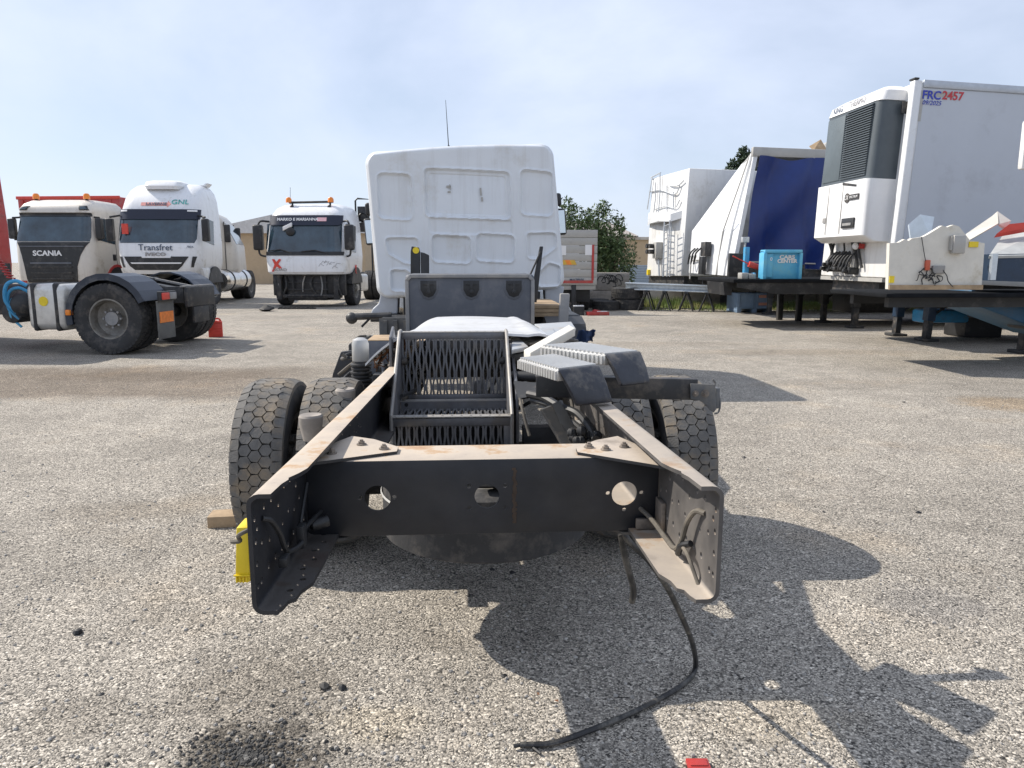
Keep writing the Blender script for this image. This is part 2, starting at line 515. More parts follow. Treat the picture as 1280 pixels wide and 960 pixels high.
# ---------------------------------------------------------------- ground
def ground_material():
    m = bpy.data.materials.new('exposed_aggregate_asphalt'); m.use_nodes = True
    t = m.node_tree; nd = t.nodes; lk = t.links.new
    b = nd['Principled BSDF']; b.inputs['Roughness'].default_value = 0.9; b.inputs['Specular IOR Level'].default_value = 0.25
    co = nd.new('ShaderNodeTexCoord')
    def vor(scale):
        v = nd.new('ShaderNodeTexVoronoi'); v.voronoi_dimensions = '2D'; v.inputs['Scale'].default_value = scale
        lk(co.outputs['Object'], v.inputs['Vector']); return v
    def noi(scale, det=4, rough=0.6):
        n = nd.new('ShaderNodeTexNoise'); n.inputs['Scale'].default_value = scale; n.inputs['Detail'].default_value = det
        n.inputs['Roughness'].default_value = rough
        lk(co.outputs['Object'], n.inputs['Vector']); return n
    def mth(op, a, b_=None, c=None, clamp=False):
        n = nd.new('ShaderNodeMath'); n.operation = op; n.use_clamp = clamp
        for i, q in enumerate((a, b_, c)):
            if q is None: continue
            if isinstance(q, (int, float)): n.inputs[i].default_value = q
            else: lk(q, n.inputs[i])
        return n.outputs[0]
    def mapr(v, a, b_, c, d, smooth=False):
        n = nd.new('ShaderNodeMapRange'); lk(v, n.inputs[0])
        if smooth: n.interpolation_type = 'SMOOTHSTEP'
        for i, q in enumerate((a, b_, c, d)): n.inputs[i + 1].default_value = q
        return n.outputs[0]
    def mixc(f, a, b_, mode='MIX'):
        n = nd.new('ShaderNodeMix'); n.data_type = 'RGBA'; n.blend_type = mode
        if isinstance(f, float): n.inputs[0].default_value = f
        else: lk(f, n.inputs[0])
        for i, q in ((6, a), (7, b_)):
            if isinstance(q, tuple): n.inputs[i].default_value = (*q, 1)
            else: lk(q, n.inputs[i])
        return n.outputs[2]
    v1 = vor(205.0); v2 = vor(125.0)
    def chipcol(v):
        sep = nd.new('ShaderNodeSeparateColor'); lk(v.outputs['Color'], sep.inputs[0])
        r = nd.new('ShaderNodeValToRGB'); lk(sep.outputs[0], r.inputs[0])
        e = r.color_ramp.elements
        e[0].position = 0.0; e[0].color = (0.035, 0.034, 0.033, 1)
        e[1].position = 1.0; e[1].color = (0.68, 0.65, 0.60, 1)
        for p, c in ((0.18, (0.15, 0.144, 0.136)), (0.5, (0.29, 0.275, 0.253)), (0.8, (0.44, 0.415, 0.38))):
            q = e.new(p); q.color = (*c, 1)
        return r.outputs[0]
    sel = mapr(noi(18.0, 3).outputs[0], 0.45, 0.58, 0, 1)
    col = mixc(sel, chipcol(v1), chipcol(v2))
    gap1 = mapr(v1.outputs['Distance'], 0.35, 0.85, 1.0, 0.42)
    gap2 = mapr(v2.outputs['Distance'], 0.35, 0.85, 1.0, 0.42)
    gmix = nd.new('ShaderNodeMix'); lk(sel, gmix.inputs[0]); lk(gap1, gmix.inputs[2]); lk(gap2, gmix.inputs[3])
    col = mixc(1.0, col, gmix.outputs[0], 'MULTIPLY')
    col = mixc(1.0, col, (1.22, 1.17, 1.085), 'MULTIPLY')
    big = mapr(noi(0.45, 6, 0.62).outputs[0], 0.3, 0.7, 0.78, 1.16)
    col = mixc(1.0, col, big, 'MULTIPLY')
    med = mapr(noi(3.1, 5, 0.6).outputs[0], 0.3, 0.72, 1.10, 0.82)
    col = mixc(1.0, col, med, 'MULTIPLY')
    # sandy and rusty tinges
    tin = mapr(noi(0.9, 5).outputs[0], 0.55, 0.75, 0, 0.45)
    col = mixc(tin, col, mixc(1.0, col, (1.08, 0.93, 0.74), 'MULTIPLY'))
    # open joints and scuffed patches
    scf = mapr(noi(1.7, 9, 0.75).outputs[0], 0.61, 0.70, 0, 0.5)
    col = mixc(scf, col, mixc(1.0, col, (0.55, 0.54, 0.52), 'MULTIPLY'))
    # the darker driven lane left of the truck
    sx = nd.new('ShaderNodeSeparateXYZ'); lk(co.outputs['Object'], sx.inputs[0])
    wob = mth('MULTIPLY', mth('SUBTRACT', noi(0.8, 6).outputs[0], 0.5), 1.2)
    yy = mth('ADD', mth('ADD', sx.outputs[1], wob), mth('MULTIPLY', sx.outputs[0], -0.04))
    lane = mth('MULTIPLY', mapr(yy, 7.1, 7.7, 0, 1, True), mapr(yy, 9.3, 9.9, 1, 0, True))
    lane = mth('MULTIPLY', lane, mapr(sx.outputs[0], -3.4, -1.6, 1, 0, True))
    col = mixc(mth('MULTIPLY', lane, 0.8), col, mixc(1.0, col, (0.52, 0.46, 0.41), 'MULTIPLY'))
    # oil stain near the bottom left, stain right of the truck
    def blob(x, y, rx, ry, amt, c):
        nonlocal col
        ex = mth('DIVIDE', mth('SUBTRACT', sx.outputs[0], x), rx); ey = mth('DIVIDE', mth('SUBTRACT', sx.outputs[1], y), ry)
        d = mth('SQRT', mth('ADD', mth('MULTIPLY', ex, ex), mth('MULTIPLY', ey, ey)))
        d = mth('ADD', d, mth('MULTIPLY', mth('SUBTRACT', noi(9.0, 6, 0.7).outputs[0], 0.5), 1.3))
        f = mapr(d, 0.45, 1.05, amt, 0, True)
        col = mixc(f, col, mixc(1.0, col, c, 'MULTIPLY'))
    g = G(312, 950); blob(g.x, g.y, 0.26, 0.22, 0.85, (0.22, 0.21, 0.2))
    g = G(330, 860); blob(g.x, g.y, 0.35, 0.30, 0.4, (0.5, 0.47, 0.43))
    g = G(1165, 755); blob(g.x, g.y, 0.28, 0.22, 0.5, (0.6, 0.62, 0.68))
    g = G(1265, 505); blob(g.x, g.y, 0.6, 0.5, 0.5, (0.95, 0.72, 0.45))
    g = G(250, 560); blob(g.x, g.y, 0.9, 0.5, 0.35, (0.55, 0.55, 0.55))
    for (px_, py_, rx, ry, am, cc) in ((560, 800, .18, .10, .35, (.6, .58, .56)), (150, 640, .5, .22, .35, (.66, .62, .57)), (1050, 480, 1.0, .5, .35, (.72, .70, .68)), (90, 900, .22, .16, .35, (.62, .6, .57)), (1130, 560, .35, .22, .35, (.66, .66, .68)),
                                       (380, 730, .28, .12, .3, (.7, .68, .66)), (820, 430, 2.2, .5, .45, (.66, .63, .6)), (1000, 440, 2.5, .5, .35, (.75, .66, .55)), (470, 905, .2, .12, .4, (1.2, 1.12, .95)), (980, 900, .3, .15, .35, (1.15, 1.08, .95)), (200, 470, 2.0, .5, .4, (.6, .55, .5))):
        g = G(px_, py_); blob(g.x, g.y, rx, ry, am, cc)
    # long cracks
    wv = nd.new('ShaderNodeTexVoronoi'); wv.voronoi_dimensions = '2D'; wv.feature = 'DISTANCE_TO_EDGE'; wv.inputs['Scale'].default_value = 0.16
    dis = nd.new('ShaderNodeVectorMath'); dis.operation = 'MULTIPLY_ADD'
    nn = noi(1.3, 5)
    lk(nn.outputs['Color'], dis.inputs[0]); dis.inputs[1].default_value = (0.9, 0.9, 0); lk(co.outputs['Object'], dis.inputs[2])
    lk(dis.outputs[0], wv.inputs['Vector'])
    crk = mapr(wv.outputs['Distance'], 0.0, 0.0018, 0.4, 0)
    col = mixc(crk, col, mixc(1.0, col, (0.3, 0.28, 0.26), 'MULTIPLY'))
    lk(col, b.inputs['Base Color'])
    bp = nd.new('ShaderNodeBump'); bp.inputs['Strength'].default_value = 0.9; bp.inputs['Distance'].default_value = 0.0045
    hgt = mth('ADD', mth('MULTIPLY', gmix.outputs[0], 1.0), mth('MULTIPLY', noi(150, 3).outputs[0], 0.8))
    lk(hgt, bp.inputs['Height'])
    bp2 = nd.new('ShaderNodeBump'); bp2.inputs['Strength'].default_value = 0.5; bp2.inputs['Distance'].default_value = 0.05
    lk(noi(2.0, 5).outputs[0], bp2.inputs['Height']); lk(bp2.outputs[0], bp.inputs['Normal'])
    lk(bp.outputs[0], b.inputs['Normal'])
    return m
gm = MB()
S = 900.0
gm.add([(-S, -S, 0), (S, -S, 0), (S, S, 0), (-S, S, 0)], [(0, 1, 2, 3)])
tag(gm.build('ground', ground_material(), smooth=0), kind='structure')

# loose stones lying on the yard (thousands: one stuff object)
def stones(name, n, spot, smin, smax, mat, label, seed):
    rr = random.Random(seed); m = MB()
    for i in range(n):
        x, y = spot(rr)
        s_ = smin + (smax - smin) * rr.random() ** 3
        a = rr.random() * 6.28
        q = []
        for (px, py, pz) in ((1, 0, .35), (0.3, .9, .3), (-.8, .6, .4), (-.9, -.5, .3), (.2, -1, .35)):
            k = 0.75 + rr.random() * 0.5
            q.append(Vector((x + s_ * k * (px * math.cos(a) - py * math.sin(a)), y + s_ * k * (px * math.sin(a) + py * math.cos(a)), s_ * pz * 0.9)))
        bt = [Vector((p.x * 0.85 + x * 0.15, p.y * 0.85 + y * 0.15, -0.001)) for p in q]
        tp = [Vector((x + (p.x - x) * 0.55, y + (p.y - y) * 0.55, s_ * (0.65 + 0.3 * rr.random()))) for p in q]
        n_ = 5
        fs_ = [(k, (k + 1) % 5, 5 + (k + 1) % 5, 5 + k) for k in range(5)] + [(5 + k, 5 + (k + 1) % 5, 10 + (k + 1) % 5, 10 + k) for k in range(5)] + [(10, 11, 12, 13, 14)]
        m.add(bt + q + tp, fs_)
    o = m.build(name, mat, smooth=0)
    return tag(o, label, 'gravel', kind='stuff')
M_chip = pm('loose_chippings', (0.34, 0.32, 0.29), 0.9, var=0.5, scale=40)
M_chipdark = pm('dark_chippings', (0.055, 0.053, 0.05), 0.8, var=0.6, scale=30, dirt=(0.3, 0.29, 0.27), damt=0.2, dscale=25)
def spot_yard(rr):
    y = 1.7 + 7.5 * rr.random() ** 2.0
    return ((rr.random() - 0.5) * (1.6 * y + 0.6), y)
stones('loose_gravel', 5200, spot_yard, 0.0025, 0.009, M_chip, 'small pale loose stones scattered over the yard surface', 1)
g0 = G(312, 945)
def spot_pile(rr):
    a = rr.random() * 6.28; r_ = abs(rr.gauss(0, 0.12))
    return (g0.x + math.cos(a) * r_ * 1.25, g0.y + math.sin(a) * r_ * 0.8)
stones('dark_gravel', 600, spot_pile, 0.004, 0.009, M_chipdark, 'patch of dark oily loose gravel on the pale yard', 2)

def lump(name, px, py, s_, mat, label, cat, seed, group=None, flat=0.7):
    rr = random.Random(seed); g = G(px, py); m = MB()
    n, k = 8, 5
    rings = []
    for j in range(k + 1):
        t = j / k
        rings.append([Vector((math.cos(2 * math.pi * i / n) * s_ * math.sin(0.35 + t * 2.6) * (0.75 + 0.5 * rr.random()), math.sin(2 * math.pi * i / n) * s_ * math.sin(0.35 + t * 2.6) * (0.75 + 0.5 * rr.random()), t * s_ * 2 * flat * (0.9 + 0.2 * rr.random()))) for i in range(n)])
    m.loft(rings)
    o = m.build(name, mat, smooth=25)
    o.location = (g.x, g.y, -0.004)
    return tag(o, label, cat, group)
M_tar = pm('tar_black', (0.012, 0.012, 0.013), 0.6, var=0.3)
lump('asphalt_lump', 97, 792, 0.017, M_tar, 'black lump of asphalt lying alone on the open gravel', 'stone', 1)
lump('stone', 406, 860, 0.016, M_chipdark, 'grey stone, paler of two side by side', 'stone', 2)
lump('stone', 428, 861, 0.013, M_tar, 'black stone, darker of two side by side', 'stone', 3)
for i, (px, py, s_) in enumerate(((608, 703, 0.017), (615, 712, 0.012), (640, 716, 0.014), (792, 745, 0.012), (1030, 640, 0.010), (1148, 641, 0.015), (930, 572, 0.014), (126, 868, 0.01), (380, 857, 0.007), (630, 845, 0.012), (946, 573, 0.010), (1130, 503, 0.016))):
    lump('debris', px, py, s_, M_tar, 'small dark crumb of dirt lying on the pale gravel', 'debris', 10 + i, 'dark crumbs on the yard', 0.45)
for i, (px, py) in enumerate(((673, 867), (697, 876))):
    lump('dry_leaf', px, py, 0.018, M_brown, ('paler' if i else 'darker') + ' of two small reddish brown dry leaves near the hose', 'leaf', 40 + i, 'dry leaves beside the hose', 0.12)

# red plastic piece near the hose
g = G(872, 957)
m = MB(); m.box(-0.03, 0.03, -0.02, 0.02, 0, 0.012); m.box(-0.024, 0.024, -0.014, 0.014, 0.012, 0.016)
o = m.build('reflector', M_red, bevel=0.003); o.location = (g.x, g.y - 0.005, 0.0)
tag(o, 'small red plastic reflector lying on the gravel below the hose', 'reflector')

# ================================================================ the chassis truck
TY = R(3.3)
T = thing('chassis_truck', 'bare truck chassis with white cab, seen from behind its open frame rails', 'truck', (-0.04, 1.264, 0), TY)
TW = Matrix.Translation(Vector((-0.04, 1.264, 0))) @ Matrix.Rotation(TY, 4, 'Z')
TI = TW.inverted()
def tl(p): return TI @ p                      # world -> truck local
def tp(x, y, d): return tl(P(x, y, d))
def tg(x, y, z): return tl(G(x, y, z))
SL = 0.0403
def zf(y): return 0.95 - SL * y               # top of the frame rails
def fm(p): return Vector((p.x, p.y, p.z + zf(p.y)))

M_railin = pm('rail_grey_paint', (0.10, 0.105, 0.11), 0.55, var=0.25, scale=9, dirt=(0.20, 0.18, 0.15), damt=0.35, dscale=6)
def rail_material(name, film, toponly=False):
    # black painted steel; dust settles on faces that look up
    m = pm(name, (0.010, 0.012, 0.017), 0.5, var=0.3, scale=8)
    t = m.node_tree; nd = t.nodes; lk = t.links.new
    b = nd['Principled BSDF']
    src = b.inputs['Base Color'].links[0].from_socket
    geo = nd.new('ShaderNodeNewGeometry'); sep = nd.new('ShaderNodeSeparateXYZ'); lk(geo.outputs['Normal'], sep.inputs[0])
    co = nd.new('ShaderNodeTexCoord')
    n1_ = nd.new('ShaderNodeTexNoise'); n1_.inputs['Scale'].default_value = 6; n1_.inputs['Detail'].default_value = 8; n1_.inputs['Roughness'].default_value = 0.7
    lk(co.outputs['Object'], n1_.inputs['Vector'])
    r1 = nd.new('ShaderNodeValToRGB'); lk(n1_.outputs[0], r1.inputs[0])
    e = r1.color_ramp.elements
    e[0].position = 0.28; e[0].color = (0.26, 0.22, 0.18, 1)
    e[1].position = 0.75; e[1].color = (0.30, 0.15, 0.08, 1)
    for p_, c_ in ((0.40, (0.42, 0.36, 0.30)), (0.54, (0.48, 0.41, 0.33)), (0.60, (0.42, 0.29, 0.18))):
        q = e.new(p_); q.color = (*c_, 1)
    mr = nd.new('ShaderNodeMapRange'); lk(sep.outputs[2], mr.inputs[0])
    mr.inputs[1].default_value = 0.45; mr.inputs[2].default_value = 0.85; mr.inputs[3].default_value = 0; mr.inputs[4].default_value = 0.96
    dustf = mr.outputs[0]
    if toponly:                                # the lower flange of this rail gets little of the dust colour
        so = nd.new('ShaderNodeSeparateXYZ'); lk(co.outputs['Object'], so.inputs[0])
        ma = nd.new('ShaderNodeMath'); ma.operation = 'MULTIPLY_ADD'; lk(so.outputs[1], ma.inputs[0]); ma.inputs[1].default_value = SL; lk(so.outputs[2], ma.inputs[2])
        mk = nd.new('ShaderNodeMapRange'); lk(ma.outputs[0], mk.inputs[0]); mk.inputs[1].default_value = 0.80; mk.inputs[2].default_value = 0.85; mk.inputs[3].default_value = 0.12; mk.inputs[4].default_value = 1
        mm = nd.new('ShaderNodeMath'); mm.operation = 'MULTIPLY'; lk(dustf, mm.inputs[0]); lk(mk.outputs[0], mm.inputs[1]); dustf = mm.outputs[0]
    mx_ = nd.new('ShaderNodeMix'); mx_.data_type = 'RGBA'
    lk(dustf, mx_.inputs[0]); lk(src, mx_.inputs[6]); lk(r1.outputs[0], mx_.inputs[7])
    # dusty film on the webs
    n2_ = nd.new('ShaderNodeTexNoise'); n2_.inputs['Scale'].default_value = 11; n2_.inputs['Detail'].default_value = 6
    lk(co.outputs['Object'], n2_.inputs['Vector'])
    m2 = nd.new('ShaderNodeMapRange'); lk(n2_.outputs[0], m2.inputs[0])
    m2.inputs[1].default_value = 0.35; m2.inputs[2].default_value = 0.75; m2.inputs[3].default_value = film[0]; m2.inputs[4].default_value = film[1]
    mx2 = nd.new('ShaderNodeMix'); mx2.data_type = 'RGBA'
    lk(m2.outputs[0], mx2.inputs[0]); lk(mx_.outputs[2], mx2.inputs[6]); mx2.inputs[7].default_value = (0.24, 0.22, 0.2, 1)
    lk(mx2.outputs[2], b.inputs['Base Color'])
    rg = nd.new('ShaderNodeMapRange'); lk(sep.outputs[2], rg.inputs[0])
    rg.inputs[1].default_value = 0.45; rg.inputs[2].default_value = 0.85; rg.inputs[3].default_value = 0.5; rg.inputs[4].default_value = 0.85
    lk(rg.outputs[0], b.inputs['Roughness'])
    return m
M_rail = rail_material('black_beam_steel', (0.0, 0.07), True)
M_railgrey = rail_material('dusty_frame_rail', (0.22, 0.62))

HX = 0.425; HZ = 0.225; TH = 0.008
def wtop(y):
    for a, b in zip(TOPW, TOPW[1:]):
        if a[0] <= y <= b[0]: return a[1] + (b[1] - a[1]) * (y - a[0]) / (b[0] - a[0])
    return TOPW[-1][1]
TOPW = [(0, .043), (.07, .045), (.10, .050), (.115, .047), (.15, .058), (.19, .066), (9, .066)]
BOTW = [(0, .044), (.02, .05), (.045, .053), (.055, .064), (.09, .066), (.13, .080), (9, .080)]
def wbot(y):
    for a, b in zip(BOTW, BOTW[1:]):
        if a[0] <= y <= b[0]: return a[1] + (b[1] - a[1]) * (y - a[0]) / (b[0] - a[0])
    return BOTW[-1][1]
def crail(sgn):
    st = [0, .012, .02, .045, .055, .07, .09, .10, .115, .13, .15, .19, .6, 1.5, 3, 5, 7.0, 8.4]
    rings = []
    for y in st:
        wt, wb = wtop(y), wbot(y)
        rad = 0.022
        outer = []; inner = []
        er = 0.012 * (1 - min(y / 0.02, 1))      # rounded outer corner at the very end
        # path from top flange tip round the web to the bottom flange tip (distance from the web's outer face, z)
        outer.append((wt, 0)); inner.append((wt, -TH))
        for k in range(5):
            a = R(90 + 90 * k / 4)
            outer.append((rad + rad * math.cos(a), -rad + rad * math.sin(a)))
            inner.append((rad + (rad - TH) * math.cos(a), -rad + (rad - TH) * math.sin(a)))
        for k in range(5):
            a = R(180 + 90 * k / 4)
            outer.append((rad + rad * math.cos(a), -HZ + rad + rad * math.sin(a)))
            inner.append((rad + (rad - TH) * math.cos(a), -HZ + rad + (rad - TH) * math.sin(a)))
        outer.append((wb, -HZ)); inner.append((wb, -HZ + TH))
        loop = outer + inner[::-1]
        rings.append([Vector((sgn * (HX - p[0]), y, p[1])) for p in loop])
    m = MB().loft(rings)
    return m.map(fm)
holes = MB()
hr = random.Random(5)
hy = []
for i in range(26):
    hy.append((0.03 + 0.05 * i, -0.045 if i % 3 else -0.07, 0.0062))
for i in range(26):
    hy.append((0.055 + 0.05 * i, -0.105 - (0.012 if i % 2 else 0), 0.0055))
for i in range(24):
    hy.append((0.04 + 0.05 * i, -0.165 - (0.01 if i % 4 == 0 else 0), 0.0068))
for i in range(4):
    hy.append((0.018, -0.05 - 0.042 * i, 0.006))
def hole_mb(sgn):
    h = MB()
    for (y, z, r_) in hy:
        h.cyl((sgn * (HX - 0.06), y, z + zf(y)), (sgn * (HX + 0.03), y, z + zf(y)), r_, n=10)
    for i in range(8 if sgn < 0 else 0):        # bottom flange
        y = 0.09 + 0.055 * i
        h.cyl((sgn * (HX - 0.045 - (0.012 if i % 2 else 0)), y, zf(y) - HZ - 0.03), (sgn * (HX - 0.045 - (0.012 if i % 2 else 0)), y, zf(y) - HZ + 0.035), 0.0065, n=10)
    return h
for sgn in (-1, 1):
    o = crail(sgn).build('frame_rail', M_railgrey if sgn > 0 else M_rail, T)
    cut(o, hole_mb(sgn))

# rear cross beam: C section open to the front, three round openings
by0, by1 = 0.42, 0.56
bz1 = 0.893; bz0 = 0.709
bw = HX - TH - 0.001
m = MB()
m.prism([(by0, bz0), (by0, bz1), (by1, bz1), (by1, bz1 - 0.008), (by0 + 0.008, bz1 - 0.008), (by0 + 0.008, bz0 + 0.008), (by1, bz0 + 0.008), (by1, bz0)], 0, -bw, bw)
beam = m.build('cross_beam', M_rail, T, bevel=0.0035)
h = MB()
for (x, z, r_) in ((-.252, .802, .031), (.005, .802, .0295), (.334, .802, .031)):
    h.cyl((x, by0 - 0.05, z), (x, by0 + 0.05, z), r_, n=28)
for (x, z) in ((-.292, .804), (-.213, .804), (.294, .804), (.375, .804), (-.037, .828), (-.037, .774), (.048, .828), (.048, .774), (.334, .762)):
    h.cyl((x, by0 - 0.05, z), (x, by0 + 0.05, z), .0055, n=10)
cut(beam, h)
# rust run and weld marks on the beam as thin real scale
m = MB(); rr = random.Random(11)
for i in range(26):
    z = .735 + .0052 * i
    m.box(.066 + rr.uniform(-.002, .002), .074 + rr.uniform(-.002, .003), by0 - 0.0016, by0 + 0.002, z, z + .006)
m.build('rust_streak', pm('rust_brown', (0.06, 0.042, 0.03), 0.9, var=0.3, scale=30), T, smooth=0)

# gussets on the beam with bolts
def bolt(m, p, r_=0.012, hh=0.012, up=Vector((0, 0, 1))):
    p = Vector(p)
    m.cyl(p, p + up * hh * 0.35, r_ * 1.45, n=14)
    m.cyl(p + up * hh * 0.35, p + up * hh, r_, n=6)
    m.cyl(p + up * hh, p + up * hh * 1.5, r_ * 0.55, n=8)
for sgn, poly, bl in ((-1, [(440, 545), (468, 549), (498, 558.5), (496, 564), (372, 579), (385, 560)], [(452, 556), (480, 561.5), (415, 567)]),
                      (1, [(772, 545), (745, 550), (720, 559.5), (722, 565), (845, 583), (830, 562)], [(736, 559.5), (757, 562.5), (780, 559)])):
    z = bz1 + 0.0075
    pts = []
    for (x, y) in poly:
        q = tg(x, y, z)
        q.x = max(-0.40, min(0.40, q.x)); pts.append(q)
    g_ = MB().slab(pts, (0, 0, -0.007)).build('gusset_plate', M_rail, T)
    for (x, y) in bl:
        q = tg(x, y, z)
        bm_ = MB(); bolt(bm_, q, 0.0085, 0.009)
        bm_.build('bolt', M_rust, g_)
# lower gussets under the beam
for sgn in (-1, 1):
    m = MB(); z = bz0 - 0.002
    m.slab([(sgn * .41, .40, z), (sgn * .41, .62, z), (sgn * .20, .58, z), (sgn * .33, .42, z)], (0, 0, -0.007))
    m.build('lower_gusset', M_dark, T)
# angle bracket, junction pieces and pinned bar at the rail ends
m = MB()
m.box(.405, .416, .35, .405, .725, .80); m.box(.36, .416, .40, .412, .72, .745)
m.build('bracket', M_rust, T, bevel=0.002)
m = MB(); m.cyl((.424, .16, .845), (.462, .16, .843), .005, n=10); m.build('pin', M_rust, T)

# cables along the rail webs
def cable(pts, r_, mat=M_black, name='cable', par=T, sub=8):
    return MB().tube(pts, r_, 8, sub).build(name, mat, par)
M_cab_dust = pm('dusty_cable', (0.10, 0.09, 0.075), 0.8, var=0.3, scale=20, dirt=(0.22, 0.19, 0.15), damt=0.4, dscale=12)
cable([(.372, .43, .765), (.385, .36, .760), (.395, .28, .748), (.396, .20, .752), (.398, .16, .785), (.399, .13, .835), (.405, .10, .868), (.417, .075, .872)], .0055, M_cab_dust)
cable([(.398, .17, .772), (.397, .12, .775), (.405, .08, .74), (.411, .05, .71)], .004, M_cab_dust)
cable([(.401, .19, .745), (.396, .155, .775), (.408, .13, .79)], .007, M_black)
cable([(-.417, .06, .885), (-.405, .08, .872), (-.398, .11, .835), (-.396, .13, .80), (-.398, .17, .775), (-.39, .24, .765), (-.395, .30, .775), (-.38, .40, .78)], .0055, M_black)
cable([(-.40, .27, .77), (-.398, .29, .81), (-.40, .36, .86)], .004, M_black)
cable([(-.425, .02, .88), (-.447, .02, .868), (-.452, .04, .85), (-.47, .05, .845)], .004, M_cab_dust)
m = MB(); m.box(-.402, -.385, .245, .275, .75, .80); m.build('cable_connector', M_black, T, bevel=0.003)
m = MB(); m.cyl((-.395, .36, .76), (-.36, .38, .765), .014, n=12); m.build('cable_connector', M_black, T, bevel=0.003)
m = MB(); m.box(-.403, -.386, .10, .13, .77, .79); m.build('cable_connector', M_black, T, bevel=0.003)

# yellow marker piece hanging outside the left rail
q0, q1 = tp(293, 657, 1.56), tp(309, 729, 1.56)
m = MB()
xa, xb = tp(295, 690, 1.56).x, tp(312, 690, 1.56).x
m.hexa([(xa - .003, q0.y - .02, q1.z), (xb, q0.y - .02, q1.z), (xb, q0.y + .05, q1.z), (xa - .003, q0.y + .05, q1.z)],
       [(xa + .004, q0.y - .012, q0.z), (xb, q0.y - .012, q0.z), (xb, q0.y + .05, q0.z), (xa + .004, q0.y + .05, q0.z)])
yp = m.build('marker_panel', M_yellow, T, bevel=0.004)
tag(yp, 'bright yellow plastic panel outside the frame rail')
m = MB()
for i in range(4): m.box(xa + .001 + i * .007, xa + .0035 + i * .007, q0.y - .0235, q0.y - .018, q1.z + .002, q1.z + .014)
m.box(xa - .004, xb, q0.y - .0232, q0.y - .018, q1.z + .016, q1.z + .0185)
m.build('ridge', M_yellow, yp, smooth=0)
m = MB(); m.box(xb - .012, -.424, q0.y - .005, q0.y + .05, q1.z + .03, q0.z - .04); m.build('marker_bracket', M_dark, T, bevel=0.003)

# hanging hoses (black rubber)
a = tp(783, 672, 1.93); e = tl(G(650, 936)); e.z = 0.012
pts = [a + Vector((-.01, .05, .06)), a, tp(812, 702, 1.98), tp(836, 738, 2.07), tp(854, 775, 2.18), tp(866, 806, 2.33)]
for (x, y, z) in ((869.5, 832, .02), (862, 848, .012), (838, 866, .012), (790, 891, .012), (735, 914, .012), (690, 929, .012)):
    pts.append(tg(x, y, z))
pts.append(e)
MB().tube(pts, .0085, 10, 8).build('hose', pm('hose_rubber', (0.02, 0.02, 0.021), 0.45, var=0.4, scale=30, dirt=(0.16, 0.15, 0.13), damt=0.4, dscale=18), T)
m = MB(); m.cyl(e, e + Vector((-.018, -.004, 0)), .0055, n=8); m.build('hose_end', M_dark, T)
m = MB(); m.cyl(e + Vector((.03, .0, -.004)), e + Vector((.055, -.035, -.004)), .004, n=6); m.build('hose_clip', M_dark, T)
pts = [tp(776, 668, 1.95), tp(781, 695, 1.97), tp(788, 720, 2.0), tp(792, 738, 2.03), tp(790, 752, 2.06)]
MB().tube(pts, .009, 10, 6).build('hose', MATS['hose_rubber'], T)
for off in (.012, .024):
    pts = [tp(790 + off * 300, 672, 1.98), tp(800 + off * 500, 690, 1.98), tp(818 + off * 300, 712, 2.02)]
    MB().tube(pts, .004, 8, 6).build('cable', M_black, T)

# ---- folding steel steps standing between the rails
def wavy_panel(m, o_, ux, uz, W, H, n, nwave, th, dep, nrm):
    # vertical strips that bend towards each other: lens-shaped slots
    o_ = Vector(o_); ux = Vector(ux); uz = Vector(uz); nrm = Vector(nrm)
    p_ = W / n
    seg = nwave * 6
    for i in range(n + 1):
        ph = math.pi * (i % 2)
        pts = []
        for k in range(seg + 1):
            t = k / seg
            x = i * p_ + 0.24 * p_ * math.sin(2 * math.pi * nwave * t + ph)
            pts.append((max(0, min(W, x)), t * H))
        lf = []; rt = []
        ring = []
        for (x, z) in pts:
            c = o_ + ux * x + uz * z
            ring.append([c - ux * th, c + ux * th, c + ux * th + nrm * dep, c - ux * th + nrm * dep])
        m.loft(ring)
stx0, stx1 = -.357, .140
y_lo, y_hi = 1.76, 2.20
z_tr = .715; z_top = 1.022; z_bot = .40
M_step = pm('step_steel', (0.15, 0.153, 0.165), 0.42, metal=0.35, var=0.25, scale=10, dirt=(0.17, 0.155, 0.14), damt=0.35, dscale=9)
M_stepdust = pm('step_steel_dusty', (0.33, 0.32, 0.305), 0.6, metal=0.3, var=0.2, scale=10, dirt=(0.30, 0.27, 0.23), damt=0.4, dscale=9)
ST = MB()
# stringers (side plates)
for sx_ in (stx0, stx1):
    t_ = .006
    s1 = MB().prism([(y_lo - .03, z_bot - .05), (y_lo - .03, z_tr + .01), (y_hi - .01, z_top + .005), (y_hi + .05, z_top + .005), (y_hi + .05, z_tr - .02), (y_lo + .22, z_bot - .05)], 0, sx_ - t_, sx_ + t_)
    so = s1.build('step_stringer', M_step, T, bevel=0.002)
    lip = MB()                                  # rolled dusty edge
    lip.tube([(sx_, y_lo - .03, z_bot), (sx_, y_lo - .03, z_tr + .01), (sx_, y_hi - .01, z_top + .005), (sx_, y_hi + .05, z_top + .006)], .008, 8)
    lip.build('rolled_edge', M_stepdust, so)
